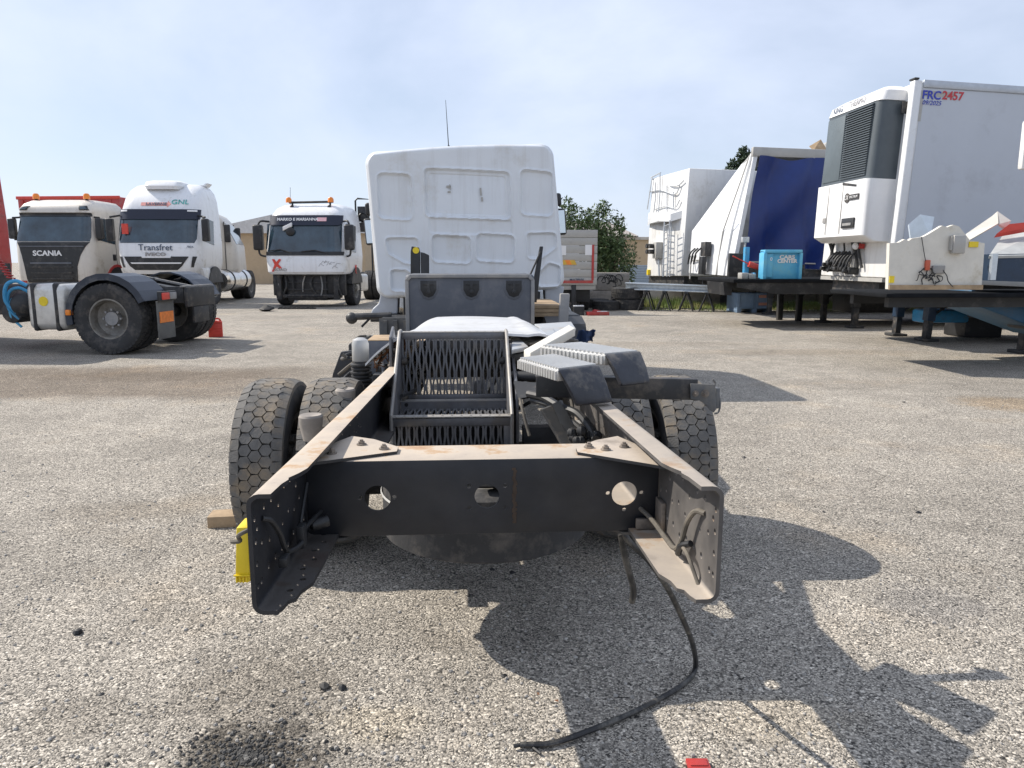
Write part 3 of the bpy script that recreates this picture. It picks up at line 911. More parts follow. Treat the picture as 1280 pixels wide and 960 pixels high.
# upper riser
m = MB()
wavy_panel(m, (stx0 + .012, y_hi, z_tr + .012), (1, 0, 0), (0, 0, 1), stx1 - stx0 - .024, z_top - z_tr - .037, 30, 2, .0042, .020, (0, 1, 0))
m.build('perforated_riser', M_step, T, smooth=30)
m = MB(); m.box(stx0 + .006, stx1 - .006, y_hi - .002, y_hi + .014, z_tr - .03, z_tr + .014); m.box(stx0 + .006, stx1 - .006, y_hi - .002, y_hi + .014, z_top - .03, z_top)
m.build('riser_frame', M_step, T, bevel=0.002)
def flange(x0, x1, y0, y1, z, nh):
    o_ = MB().box(x0, x1, y0, y1, z - .004, z).build('step_flange', M_stepdust, T)
    hh = MB()
    for i in range(nh):
        xx = x0 + (i + .5) * (x1 - x0) / nh
        hh.cyl((xx, (y0 + y1) / 2, z - .03), (xx, (y0 + y1) / 2, z + .02), .006, n=8)
    cut(o_, hh)
flange(stx0 + .006, stx1 - .006, y_hi - .004, y_hi + .05, z_top + .004, 13)
flange(stx0 + .006, stx1 - .006, y_hi - .115, y_hi - .075, z_tr + .006, 13)
flange(stx0 - .006, stx1 + .008, y_lo - .035, y_lo + .01, z_tr + .006, 13)
# tread plank between the flanges
m = MB()
wavy_panel(m, (stx0 + .012, y_lo + .01, z_tr - .032), (1, 0, 0), (0, 1, 0), stx1 - stx0 - .024, y_hi - y_lo - .09, 30, 2, .0042, -.020, (0, 0, 1))
m.build('perforated_tread', M_step, T, smooth=30)
for ya_, yb_ in ((y_hi - .1165, y_hi - .112), (y_lo + .006, y_lo + .010)):
    m = MB(); m.box(stx0 + .008, stx1 - .008, ya_, yb_, z_tr - .045, z_tr + .0015); m.build('tread_edge', M_step, T)
# lower riser
m = MB()
wavy_panel(m, (stx0 + .012, y_lo - .026, z_bot), (1, 0, 0), (0, 0, 1), stx1 - stx0 - .024, z_tr - z_bot - .03, 30, 2, .0042, .020, (0, 1, 0))
m.build('perforated_riser', M_step, T, smooth=30)
m = MB(); m.box(stx0 + .006, stx1 - .006, y_lo - .03, y_lo - .014, z_tr - .035, z_tr - .002); m.box(stx1 - .035, stx1 - .0065, y_lo - .029, y_lo - .015, z_bot, z_tr - .036)
m.build('riser_frame', M_step, T, bevel=0.002)
m = MB(); m.box(stx0 + .01, stx1 - .01, y_lo + .06, y_lo + .07, z_bot - .04, z_tr - .06); m.build('shade_plate', M_dark, T)  # added dark plate standing in for the shade behind the lower riser
# outer support plate right of the steps, pivots
m = MB().prism([(y_lo + .02, .36), (y_lo + .05, .80), (y_hi + .02, z_top - .06), (y_hi + .10, z_top - .06), (y_hi + .10, .36)], 0, stx1 + .02, stx1 + .034)
m.build('step_support', M_step, T, bevel=0.003)
for sx_ in (stx0 + .02, stx1 - .02):
    m = MB(); m.cyl((sx_ - .012, y_hi - .01, .89), (sx_ + .012, y_hi - .01, .89), .016, n=12); m.build('pivot', M_dark, T)
# left support plate rising from the rail
m = MB().prism([(y_hi + .02, .80), (y_hi + .02, 1.0), (y_hi + .16, 1.04), (y_hi + .22, .95), (y_hi + .20, .80)], 0, -.41, -.398)
so = m.build('step_support', M_step, T, bevel=0.003)
m = MB(); bolt(m, Vector((-.405, y_hi + .05, .86)), .012, .02); m.cyl((-.397, y_hi + .08, .93), (-.385, y_hi + .08, .93), .012, n=6); m.build('bolt', M_rust, so)

# ---- crossmember and debris right of the steps
m = MB(); m.box(.19, .40, 1.80, 1.86, .44, .655); m.build('crossmember', M_rail, T, bevel=0.004)
for yy in (3.4, 4.6, 5.8, 6.9):
    m = MB(); m.prism([(yy, zf(yy) - .19), (yy, zf(yy) - .03), (yy + .09, zf(yy) - .03), (yy + .09, zf(yy) - .19)], 0, -.415, .415); m.build('crossmember', M_dark, T, bevel=0.004)
m = MB().slab([tp(690, 505, 2.55), tp(700, 500, 2.62), tp(722, 552, 2.42), tp(712, 556, 2.35)], (.01, .012, -.004)); m.build('angle_strip', M_railin, T)
m = MB().slab([tp(678, 512, 2.5), tp(690, 507, 2.55), tp(716, 556, 2.35), tp(704, 556, 2.33)], (-.004, .05, -.01)); m.build('angle_strip', M_dark, T)
m = MB(); m.tube([tp(640, 470, 3.3), tp(690, 471, 3.25), tp(712, 474, 3.2)], .022, 12, 3); m.build('air_pipe', M_dark, T)
m = MB()
m.grid(10, 4, lambda u, v: tp(642 + 62 * u + 6 * v * (1 - u), 476 + 22 * v - 14 * u * v + 2 * math.sin(3 * u), 3.05 - .12 * v))
m2 = MB(); m2.v = m.v + [p + Vector((0, .01, -.008)) for p in m.v]; n_ = len(m.v)
m2.f = m.f + [tuple(i + n_ for i in reversed(f)) for f in m.f]
m2.build('mud_shield', M_dark, T, recalc=False)
cable([tp(660, 492, 2.75), tp(680, 497, 2.7), tp(700, 508, 2.62), tp(722, 517, 2.55), tp(738, 535, 2.42), tp(745, 550, 2.32)], .014, M_black, 'wire_loom')
cable([tp(664, 500, 2.75), tp(690, 508, 2.68), tp(712, 524, 2.58), tp(730, 540, 2.45), tp(736, 553, 2.35)], .010, M_black, 'wire_loom')
cable([tp(650, 498, 2.8), tp(655, 520, 2.75), tp(662, 545, 2.72)], .006, M_cab_dust, 'wire_loom')
cable([tp(700, 480, 2.75), tp(712, 496, 2.7), tp(716, 510, 2.66)], .006, M_cab_dust, 'wire_loom')
m = MB(); rr = random.Random(8)
for i in range(14):
    q = tp(720 + rr.uniform(-6, 28), 545 + rr.uniform(-8, 8), 2.36 + rr.uniform(-.03, .06)); m.sphere(q, .012 + .006 * rr.random(), 7, 5)
tag(m.build('valve_cluster', M_dark, T), kind='stuff')
m = MB(); m.box(.33, .40, 1.30, 1.36, .72, .78); m.box(.345, .36, 1.02, 1.06, .71, .76); m.box(.372, .39, 1.03, 1.06, .71, .765); m.build('clip', M_stepdust, T, bevel=0.002)
m = MB(); m.box(.405, .4165, 1.05, 1.75, .60, .735); m.build('rail_reinforcement', M_rust, T, bevel=0.002)

# ---- rear axle, dual wheels, brakes, spare
AX = 2.27
wheelkw = dict(Rt=.40, Wt=.232, rim=.225, key='w17', hexes=True)
for sgn in (-1, 1):
    for xo, ro in ((.964, .3), (.680, 1.1)):
        wheel(T, (sgn * xo, AX, .40), dish=sgn * (1 if xo > .9 else -1) * -1, rot=ro + sgn, **wheelkw)
    m = MB(); m.cyl((sgn * .45, AX, .40), (sgn * .60, AX, .40), .17, .17, 24); m.build('brake_drum', M_dark, T)
    m = MB(); m.cyl((sgn * .50, AX - .14, .50), (sgn * .50, AX - .30, .56), .075, .085, 16); m.build('brake_chamber', M_dark, T)
    m = MB()
    for k in range(5): m.box(sgn * .50 - .035, sgn * .50 + .035, AX - .55 + .05 * k, AX + .60 - .05 * k, .50 + .018 * k, .516 + .018 * k)
    m.build('leaf_spring', M_dark, T, bevel=0.002)
m = MB(); m.cyl((-.55, AX, .40), (.55, AX, .40), .075, n=20); m.sphere((0.03, AX, .40), .21, 18, 12, (.8, 1, 1)); m.build('rear_axle', M_dark, T)
m = MB(); m.cyl((0.03, AX + .15, .42), (0.03, 6.6, .55), .045, n=14); m.build('prop_shaft', M_dark, T)
def stopper(px, py, d, r_, hh):
    q = tp(px, py, d); m = MB()
    m.lathe([(-hh * .5, .0), (-hh * .5, r_ * .70), (hh * .15, r_), (hh * .42, r_ * 1.02), (hh * .5, r_ * .9), (hh * .44, r_ * .35), (hh * .40, .0)], 'Z', 20, q, closed=False)
    return m.build('bump_stop', pm('dusty_rubber_stop', (0.30, 0.27, 0.24), 0.8, var=0.2, dirt=(0.42, 0.37, 0.31), damt=0.5), T)
stopper(389, 534, 2.85, .045, .10); stopper(790, 588, 2.55, .052, .11); stopper(432, 499, 3.4, .045, .10)
# spare wheel slung flat under the frame
SPC = tl(Vector((-.10, 2.70, .47)))
sw = wheel(T, SPC, dish=1, rot=0.4, name='spare_wheel', Rt=.40, Wt=.232, rim=.225, key='w17', hexes=True)
sw.rotation_euler = (0, R(90), 0)
for ch in list(sw.children):
    if ch.name.startswith('tread'): bpy.data.objects.remove(ch)
m = MB(); m.lathe([(-.052, .388), (-.046, .392), (-.040, .388)], 'X', 64); m.build('moulded_line', M_panelgrey, sw)
m = MB(); m.prism([(.0, 1.10), (.40, 1.08), (.40, 1.62), (.0, 1.62)], 2, .615, .625)
cpl = m.build('shadow_filler_plate', M_dark, T)  # hidden plate added to fill out the ground shadow between the rails
hh = MB(); hh.cyl((.335, 1.17, .55), (.335, 1.17, .70), .028, n=16); hh.box(.10, .22, 1.42, 1.50, .55, .70); cut(cpl, hh)  # openings shaped to leave a lit spot in that shadow
m = MB(); m.box(SPC.x - .05, SPC.x + .05, SPC.y - .05, SPC.y + .05, .50, .63); m.build('spare_carrier', M_dark, T, bevel=0.004)

# ---- mudguard / lamp bar over the right rear tyres
LBY = 1.30
def tpy(px, py, ly=LBY):                  # pixel -> truck-local point on the plane y = ly
    a = TI @ Vector((0, 0, CAM_H)); b = (TI @ P(px, py, 5.0)) - a
    return a + b * ((ly - a.y) / b.y)
bz0_, bz1_ = tpy(815, 498).z, tpy(815, 472).z
bxe = tpy(872, 490).x
m = MB(); m.prism([(LBY, bz0_), (LBY, bz1_), (LBY + .045, bz1_), (LBY + .045, bz1_ - .006), (LBY + .006, bz1_ - .006), (LBY + .006, bz0_)], 0, .20, bxe)
m.map(lambda q: Vector((q.x, q.y, q.z - .03 * (q.x - .5)))); ba = m.build('lamp_bar', M_dark, T, bevel=0.002)
pp = [(q.x, q.z) for q in (tpy(862, 479), tpy(862, 498), tpy(873, 500), tpy(881, 505), tpy(886, 512), tpy(891, 515), tpy(894, 511), tpy(893, 480))]
m = MB(); m.prism(pp, 1, LBY - .012, LBY - .005); m.build('lamp_plate', M_railin, ba, bevel=0.0015)
for px_, r_ in ((868, .008), (880, .010)):
    q = tpy(px_, 491); m = MB(); bolt(m, (q.x, LBY - .012, q.z), r_, .009, Vector((0, -1, 0))); m.build('bolt', M_rust, ba)
a, b, c_ = tpy(893, 484), tpy(894, 478), tpy(891, 474)
m = MB(); m.tube([a, b, c_], .0035, 6); m.build('hook', M_railin, ba)
a, b = tpy(893, 510), tpy(899, 485)
m = MB(); m.box(a.x, b.x, LBY - .01, LBY + .03, a.z, b.z); m.build('end_bracket', M_railin, ba, bevel=0.002)
m = MB(); m.tube([tpy(898, 490), tpy(900, 505), tpy(898, 515), tpy(893, 517)], .0035, 6, 4); m.build('hook', M_railin, ba)

def loose(name, label, cat, base):
    b_ = Vector(base)
    r_ = thing(name, label, cat, TW @ b_, TY)
    return r_, (lambda p: p - b_)

# ---- ribbed aluminium step boards with black rubber ends lying over the right rail
def step_board(label, zt, pts_px, cap_px, dn):
    tq = [tg(x, y, zt) for (x, y) in pts_px]           # far-left, near-left, near-right, far-right (top)
    ctr = sum(tq, Vector()) / 4; ctr.z = zt - .07
    r_, sh = loose('step_board', label, 'step', ctr)
    r_['group'] = 'ribbed aluminium boards lying on the frame'
    b_ = MB().slab(tq, (0, 0, -.034)).map(sh).build('board', M_alu, r_, bevel=0.003)
    # raised ribs across the top and down the near edge
    fl, nl, nr, fr_ = tq
    m = MB(); n = 16
    for i in range(n):
        t0 = (i + .12) / n; t1 = (i + .62) / n
        for k in (0,):
            a, b = fl.lerp(nl, t0), fl.lerp(nl, t1)
            c, d = fr_.lerp(nr, t1), fr_.lerp(nr, t0)
            a, b = a.lerp(d, .04), b.lerp(c, .04); c, d = c.lerp(b, .04), d.lerp(a, .04)
            up = Vector((0, 0, .006))
            m.hexa([a, b, c, d], [p + up for p in (a, b, c, d)])
        side = (nl - fl).normalized(); outw = Vector((side.y, -side.x, 0))
        if outw.dot(fl - fr_) < 0: outw = -outw
        a, b = fl.lerp(nl, t0), fl.lerp(nl, t1)
        m.hexa([a + Vector((0, 0, -.031)), b + Vector((0, 0, -.031)), b + Vector((0, 0, -.004)), a + Vector((0, 0, -.004))],
               [p + outw * .005 for p in (a + Vector((0, 0, -.031)), b + Vector((0, 0, -.031)), b + Vector((0, 0, -.004)), a + Vector((0, 0, -.004)))])
    m.map(sh).build('rib', pm('bright_aluminium', (0.60, 0.60, 0.59), 0.38, metal=0.55, var=0.08), b_, smooth=0)
    # end cap: a sloping black pad
    cl, cr = [tp(x, y, d_) for (x, y, d_) in cap_px]     # lower left, lower right
    e0 = nl + (nl - fl).normalized() * .002; e1 = nr + (nr - fr_).normalized() * .002
    thick = Vector((0, dn, -.012))
    up = Vector((0, 0, .004))
    m = MB()
    rings = []
    for t in (0, .12, .5, .88, 1.0):
        a = (e0 + up).lerp(cl, t); b = (e1 + up).lerp(cr, t)
        bow = Vector((0, -.012 * math.sin(math.pi * t), .006 * math.sin(math.pi * t)))
        a = a + bow; b = b + bow
        rings.append([a, b, b + thick, a + thick])
    m.loft(rings)
    m.map(sh).build('end_pad', pm('black_rubber_pad', (0.03, 0.033, 0.042), 0.5, var=0.3, scale=12, dirt=(0.17, 0.155, 0.135), damt=0.25, dscale=8, bump=0.2, bscale=40), r_, bevel=0.006)
    return r_
step_board('ribbed aluminium board with black rubber end pad, the one resting on the frame rail', 1.03, [(648, 449), (697, 463), (748, 457), (694, 444)], [(722, 507, 2.22), (766, 502, 2.27)], .05)
step_board('ribbed aluminium board with black rubber end pad, the one above the lamp bar', 1.05, [(676, 433), (756, 444), (800, 440), (728, 429)], [(778, 482, 2.36), (813, 478, 2.44)], .05)

# ---- white curved panel lying over the frame
ctr = tp(565, 405, 4.6); ctr.z = .90
r_, sh = loose('body_panel', 'white curved body panel lying flat across the frame behind the steel steps', 'panel', ctr)
def pan(u, v, o_=0.0):
    x = -0.535 + 1.01 * u
    y = 2.30 + 1.85 * v
    z = .985 - .045 * v + .022 * math.sin(math.pi * min(1, u * 1.05)) - .12 * max(0, (.20 - u) / .20) ** 1.7 - .05 * max(0, (u - .86) / .14) ** 2 + .006 * math.sin(9 * v + 3 * u)
    if u > .78: z += .010 * math.sin((u - .78) / .22 * math.pi * 2)
    return Vector((x + .10 * v * (1 - u) - .04 * v * u, y, z - o_))
m = MB(); nx, ny = 36, 14
m.grid(nx, ny, lambda u, v: pan(u, v)); t0 = len(m.v)
m.grid(nx, ny, lambda u, v: pan(u, v, .012))
bd = [(i, i + 1) for i in range(nx)] + [((j + 1) * (nx + 1), j * (nx + 1)) for j in range(ny)] + [(j * (nx + 1) + nx, (j + 1) * (nx + 1) + nx) for j in range(ny)] + [(ny * (nx + 1) + i + 1, ny * (nx + 1) + i) for i in range(nx)]
m.f += [(b, a, a + t0, b + t0) for a, b in bd]
m.map(sh).build('skin', M_white, r_, smooth=50)
m = MB(); rr = random.Random(4)                          # torn fibre under the left edge
for i in range(70):
    a = pan(rr.uniform(.03, .20), rr.uniform(0, .1), .014 + rr.random() * .05)
    m.tube([a, a + Vector((rr.uniform(-.03, .03), rr.uniform(-.03, .02), rr.uniform(-.035, .0)))], .002 + .003 * rr.random(), 5)
m.map(sh).build('torn_fibre', M_brown, r_, smooth=0)
# ---- boards and plates on the right
def board(name, label, px, z, th, mat, cat='board'):
    q = [tg(x, y, z) for (x, y) in px]
    c = sum(q, Vector()) / len(q); c.z = z - th
    m = MB().slab([p - c for p in q], (0, 0, -th))
    o = m.build(name, mat, None, bevel=0.003)
    o.location = TW @ c; o.rotation_euler = (0, 0, TY)
    return tag(o, label, cat)
M_plate = pm('zinc_plate', (0.42, 0.44, 0.46), 0.5, metal=0.3, var=0.12, scale=5, dirt=(0.36, 0.31, 0.24), damt=0.35)
board('metal_plate', 'grey metal plate lying flat on the frame beside the white curved panel', [(640, 413), (690, 409), (697, 420), (662, 428), (638, 424)], .94, .012, M_plate, 'plate')
board('metal_plate', 'grey metal plate lying on the frame below the toolbox corner', [(668, 405), (714, 402), (720, 411), (690, 417)], .93, .012, M_plate, 'plate')
board('metal_plate', 'short grey plate wedged between the steel steps and pale timber', [(640, 424), (648, 421), (660, 433), (640, 437)], .965, .02, M_plate, 'plate')
board('timber', 'pale straight timber lying diagonally across the right frame rail', [(655, 437), (711, 406), (719, 410), (663, 441)], 1.02, .04, M_offwhite)
board('rubber_block', 'black rubber block under the end of the pale timber', [(638, 438), (658, 436), (658, 441), (638, 443)], .93, .04, M_black, 'block')
# air tank, valves and rags beyond, on the right
m = MB(); m.cyl((.50, 4.0, .72), (.50, 4.75, .70), .10, n=20); m.sphere((.50, 4.0, .72), .10, 16, 8, (1, .5, 1)); m.build('air_tank', M_greyedge, T)
m = MB(); m.cyl((.62, 3.55, .70), (.62, 4.2, .69), .09, n=20); m.sphere((.62, 3.55, .70), .09, 16, 8, (1, .5, 1)); m.build('air_tank', M_railin, T)
for i, (x, y, z) in enumerate(((.50, 3.3, .78), (.58, 3.45, .80), (.70, 3.7, .76), (.45, 3.6, .82))):
    m = MB(); m.box(x, x + .10, y, y + .14, z - .06, z + .03); m.build('valve_block', M_greyedge if i % 2 else M_dark, T, bevel=0.006)
cable([(.42, 3.0, .86), (.55, 3.2, .88), (.66, 3.5, .84), (.72, 3.9, .80)], .012, M_black, 'wire_loom')
cable([(.40, 3.2, .85), (.52, 3.5, .87), (.60, 3.9, .82), (.66, 4.4, .75)], .009, M_cab_dust, 'wire_loom')
m = MB()
for k in range(7):
    a = R(-10 + 32 * k); a2 = R(-10 + 32 * (k + 1))
    r0_, r1_ = .40, .42
    cy_, cz_ = 5.15, .46
    m.hexa([(.62, cy_ + r0_ * math.cos(a), cz_ + r0_ * math.sin(a)), (.95, cy_ + r0_ * math.cos(a), cz_ + r0_ * math.sin(a)), (.95, cy_ + r0_ * math.cos(a2), cz_ + r0_ * math.sin(a2)), (.62, cy_ + r0_ * math.cos(a2), cz_ + r0_ * math.sin(a2))],
           [(.62, cy_ + r1_ * math.cos(a), cz_ + r1_ * math.sin(a)), (.95, cy_ + r1_ * math.cos(a), cz_ + r1_ * math.sin(a)), (.95, cy_ + r1_ * math.cos(a2), cz_ + r1_ * math.sin(a2)), (.62, cy_ + r1_ * math.cos(a2), cz_ + r1_ * math.sin(a2))])
m.build('mudguard', M_black, T)
rg_, sh = loose('rag', 'crumpled blue rag stuffed behind the frame on the right', 'rag', tp(733, 417, 5.6) - Vector((0, 0, .05)))
m = MB(); rr = random.Random(2); q = tp(733, 417, 5.6)
m.grid(8, 8, lambda u, v: q + Vector((-.07 + .13 * u + rr.uniform(-.006, .006), -.05 + .1 * v + .03 * math.sin(9 * u), .03 - .10 * v + rr.uniform(-.006, .006))))
m.map(sh).build('cloth', pm('blue_cloth', (0.02, 0.05, 0.14), 0.9, var=0.3), rg_, smooth=60)

# ---- grey plastic toolbox standing on the frame
TBY = 5.05
tx0, tx1 = tp(507, 342, 6.28).x, tp(668, 342, 6.28).x
tz0, tz1 = zf(TBY) + .004, 1.245
r_, sh = loose('toolbox', 'large grey plastic toolbox with three dark latches standing across the frame', 'toolbox', ((tx0 + tx1) / 2, TBY, tz0))
m = MB(); m.prism([(tx0, tz0), (tx1, tz0), (tx1 + .0, tz1), (tx0 - .0, tz1)], 1, TBY, TBY + .55); m.map(sh).build('box', M_grey, r_, bevel=0.035, seg=4)
m = MB(); e_ = .030
lp = [(tx0, tz0 + .02), (tx0, tz1 - .045), (tx0 + .045, tz1), (tx1 - .045, tz1), (tx1, tz1 - .045), (tx1, tz0 + .02)]
ip = [(tx0 + e_, tz0 + .02), (tx0 + e_, tz1 - .055), (tx0 + .055, tz1 - e_), (tx1 - .055, tz1 - e_), (tx1 - e_, tz1 - .055), (tx1 - e_, tz0 + .02)]
for i in range(5):
    a, b, c, d = lp[i], lp[i + 1], ip[i + 1], ip[i]
    m.hexa([Vector((p[0], TBY + .03, p[1])) for p in (a, b, c, d)], [Vector((p[0], TBY - .018, p[1])) for p in (a, b, c, d)])
m.map(sh).build('rim', M_greyedge, r_, bevel=0.004)
for fx in (.17, .5, .83):
    cx = tx0 + (tx1 - tx0) * fx + .01; zt = tz1 - .045
    m = MB(); m.prism([(cx - .085, zt), (cx + .085, zt), (cx + .085, zt - .09), (cx + .05, zt - .155), (cx, zt - .175), (cx - .05, zt - .155), (cx - .085, zt - .09)], 1, TBY - .006, TBY + .03)
    s_ = m.map(sh).build('latch_surround', M_grey, r_, bevel=0.01)
    m = MB(); m.prism([(cx - .067, zt - .008), (cx + .067, zt - .008), (cx + .067, zt - .085), (cx + .04, zt - .135), (cx, zt - .15), (cx - .04, zt - .135), (cx - .067, zt - .085)], 1, TBY - .010, TBY + .03)
    m.box(cx - .05, cx + .05, TBY - .018, TBY - .009, zt - .045, zt - .03); m.box(cx - .012, cx + .012, TBY - .022, TBY - .009, zt - .11, zt - .02); m.cyl((cx, TBY - .01, zt - .10), (cx, TBY - .024, zt - .10), .018, n=14)
    m.map(sh).build('latch', M_black, s_, bevel=0.002)
# uprights standing behind the toolbox
bx = tp(522, 340, 6.95)
r_, sh = loose('mudflap', 'black folded mudflap with a yellow round mark standing behind the toolbox', 'mudflap', (bx.x, bx.y, zf(bx.y)))
x0 = tp(511, 325, 6.95).x; x1 = tp(524, 325, 6.95).x; x2 = tp(535, 325, 6.95).x; zt = tp(518, 308, 6.95).z; z2 = tp(518, 315, 6.95).z
m = MB(); m.prism([(x0, zf(bx.y)), (x1, zf(bx.y)), (x1 + .01, z2), (x1, zt - .01), (x0 + .03, zt), (x0 + .02, zt - .05)], 1, bx.y, bx.y + .05)
m.map(sh).build('flap', M_black, r_, bevel=0.006)
m = MB(); m.prism([(x1 + .012, zf(bx.y)), (x2, zf(bx.y)), (x2 + .01, z2 - .03), (x2 - .03, z2 - .01), (x1 + .014, z2)], 1, bx.y + .01, bx.y + .06)
m.map(sh).build('flap', M_dark, r_, bevel=0.006)
q = tp(520, 313, 6.93); m = MB(); m.cyl((q.x, bx.y - .004, q.z), (q.x, bx.y + .01, q.z), .03, n=16); m.map(sh).build('round_mark', M_yellow, r_)
a, b = tp(664, 345, 6.95), tp(677, 308, 6.95)
r_, sh = loose('lever', 'thin black slotted lever leaning behind the right end of the toolbox', 'lever', (a.x, a.y, zf(a.y)))
m = MB(); ux = Vector((.045, 0, 0)); lo = Vector((a.x - .02, a.y, zf(a.y)))
m.hexa([lo - ux, lo + ux, lo + ux + Vector((0, .04, 0)), lo - ux + Vector((0, .04, 0))], [b - ux * .35, b + ux * .35, b + ux * .35 + Vector((0, .04, 0)), b - ux * .35 + Vector((0, .04, 0))])
m.map(sh).build('blade', M_black, r_, bevel=0.004)
m = MB(); m.tube([(lo + b) / 2 + Vector((-.05, -.012, .12)), b + Vector((-.01, -.012, -.05))], .009, 8); m.map(sh).build('rod', M_dark, r_)

# ---- left side equipment: filter, battery box, tank
q = tp(451, 450, 4.3)
m = MB(); m.lathe([(-.005, 0), (-.005, .046), (.0, .049), (.095, .049), (.118, .042), (.13, .02), (.132, 0)], 'Z', 24, q, closed=False); m.build('air_filter', pm('filter_can_grey', (0.45, 0.45, 0.44), 0.45, metal=0.3, var=0.1), T)
m = MB()
for k in range(7): m.cyl(q + Vector((0, 0, -.02 - .022 * k)), q + Vector((0, 0, -.034 - .022 * k)), .062 - (.004 if k % 2 else 0), n=16)
m.cyl(q + Vector((0, 0, -.2)), q, .045, n=16); m.box(q.x - .06, q.x + .06, q.y - .06, q.y + .08, q.z - .36, q.z - .17); m.build('air_dryer', M_dark, T, bevel=0.003)
a = tp(473, 430, 4.6); m = MB(); m.box(a.x - .075, a.x + .075, a.y, a.y + .35, a.z - .26, a.z + .02); m.build('valve_box', M_grey, T, bevel=0.012)
m = MB(); m.box(a.x - .07, a.x + .07, a.y + .005, a.y + .34, a.z + .019, a.z + .024); m.build('valve_box_lid', M_wood, T, bevel=0.002)
m = MB(); m.box(-.98, -.50, 4.55, 5.2, .32, .72); m.build('battery_box', M_black, T, bevel=0.02)
m = MB(); m.prism([(-1.02, .30), (-.96, .60), (-.90, .75), (-.60, .78), (-.60, .30)], 1, 3.75, 3.79); m.build('mudguard_flap', M_black, T, bevel=0.008)
m = MB(); m.cyl((-.72, 3.1, .50), (-.72, 3.7, .50), .13, n=24); m.sphere((-.72, 3.1, .50), .13, 18, 8, (1, .4, 1)); m.build('air_tank', M_dark, T)
cable([(-.60, 3.5, .70), (-.56, 3.2, .74), (-.52, 2.9, .72), (-.50, 2.6, .64)], .012, M_black, 'wire_loom')
cable([(-.78, 3.6, .66), (-.84, 3.45, .60), (-.80, 3.3, .52)], .010, M_black, 'wire_loom')
m = MB(); m.tube([tp(470, 455, 4.0), tp(486, 436, 4.1)], .012, 8); m.build('strut', M_railin, T)
m = MB(); m.box(-.62, -.44, 3.35, 3.5, .66, .72); m.build('hanger_bracket', M_dark, T, bevel=0.004)
m = MB(); m.box(-.58, -.47, 2.9, 3.0, .66, .72); m.build('hanger_bracket', M_dark, T, bevel=0.004)
# battery / fuel box and planks seen right of the toolbox
m = MB(); m.box(.45, 1.02, 5.6, 6.5, .36, .86); m.build('fuel_tank', M_black, T, bevel=0.04, seg=3)
for k in range(3):
    m = MB(); m.box(.44, .80, 5.3, 6.4, .865 + .0 + k * .036, .897 + k * .036); o = m.build('plank', M_wood, None, bevel=0.003)
    o.location = TW @ Vector((0, 0, 0)); o.rotation_euler = (0, 0, TY)
    tag(o, ('lowest' if k == 0 else 'middle' if k == 1 else 'topmost') + ' brown plank of the short stack beside the toolbox', 'plank', 'planks stacked on the frame')
q = tp(705, 382, 6.2)
m = MB(); m.prism([(q.x - .045, .72), (q.x + .03, .72), (q.x + .05, 1.085), (q.x - .03, 1.085)], 1, q.y, q.y + .07); m.build('stanchion', M_greyedge, T, bevel=0.008)
m = MB(); m.box(q.x - .12, q.x + .14, q.y - .05, q.y + .15, .67, .722); m.build('stanchion_base', M_black, T, bevel=0.01)

# ---- cab
CY = 6.86
RC = R(3.1)
def roll(p):
    dz = p.z - 1.0
    return Vector((p.x * math.cos(RC) - dz * math.sin(RC) - dz * .027, p.y, 1.0 + dz * math.cos(RC) + p.x * math.sin(RC)))
ex = Vector((.9985, -.054)); ey = Vector((.078, .997)); PXM = 363.0
def pc(cx, cy):                          # crop pixel (origin 430,120, x3.2) -> panel coordinates
    dx, dy = cx - 80, cy - 230
    u = (dx * ex.x + dy * ex.y) / PXM - 1.0
    w_ = (dx * ey.x + dy * ey.y) / PXM
    return (u, w_)
def rrect(x0, x1, y0, y1): return [pc(x0, y0), pc(x1, y0), pc(x1, y1), pc(x0, y1)]
REC = [(rrect(128, 252, 312, 475), .055, 1), (rrect(308, 630, 293, 463), .045, 1), (rrect(676, 796, 284, 446), .055, 1),
       (rrect(318, 635, 470, 527), .03, .35), (rrect(326, 471, 537, 636), .05, 1), (rrect(498, 641, 528, 628), .05, 1),
       ([pc(148, 552), pc(268, 548), pc(272, 645), pc(235, 640), pc(155, 592)], .04, 1),
       ([pc(695, 520), pc(806, 515), pc(806, 560), pc(725, 614), pc(698, 614)], .04, 1),
       ([pc(160, 675), pc(215, 673), pc(262, 712), pc(262, 752), pc(160, 752)], .035, 1),
       ([pc(735, 690), pc(795, 633), pc(820, 640), pc(820, 718), pc(735, 722)], .035, 1),
       (rrect(322, 615, 308, 452), .03, .35)]
def sdpoly(p, poly):
    d = 1e9; s_ = 1
    n = len(poly)
    for i in range(n):
        a = poly[i]; b = poly[i - 1]
        ex_, ey_ = b[0] - a[0], b[1] - a[1]
        wx, wy = p[0] - a[0], p[1] - a[1]
        t = max(0, min(1, (wx * ex_ + wy * ey_) / (ex_ * ex_ + ey_ * ey_)))
        d = min(d, (wx - ex_ * t) ** 2 + (wy - ey_ * t) ** 2)
        c = (p[1] >= a[1], p[1] < b[1], ex_ * wy > ey_ * wx)
        if all(c) or not any(c): s_ = -s_
    return s_ * math.sqrt(d)
def shrink(poly, r_):
    cx = sum(p[0] for p in poly) / len(poly); cy = sum(p[1] for p in poly) / len(poly)
    return [(p[0] - math.copysign(min(r_, abs(p[0] - cx)), p[0] - cx), p[1] - math.copysign(min(r_, abs(p[1] - cy)), p[1] - cy)) for p in poly]
REC2 = [(shrink(pl, r_), r_, k, min(p[0] for p in pl) - .05, max(p[0] for p in pl) + .05, min(p[1] for p in pl) - .05, max(p[1] for p in pl) + .05) for pl, r_, k in REC]
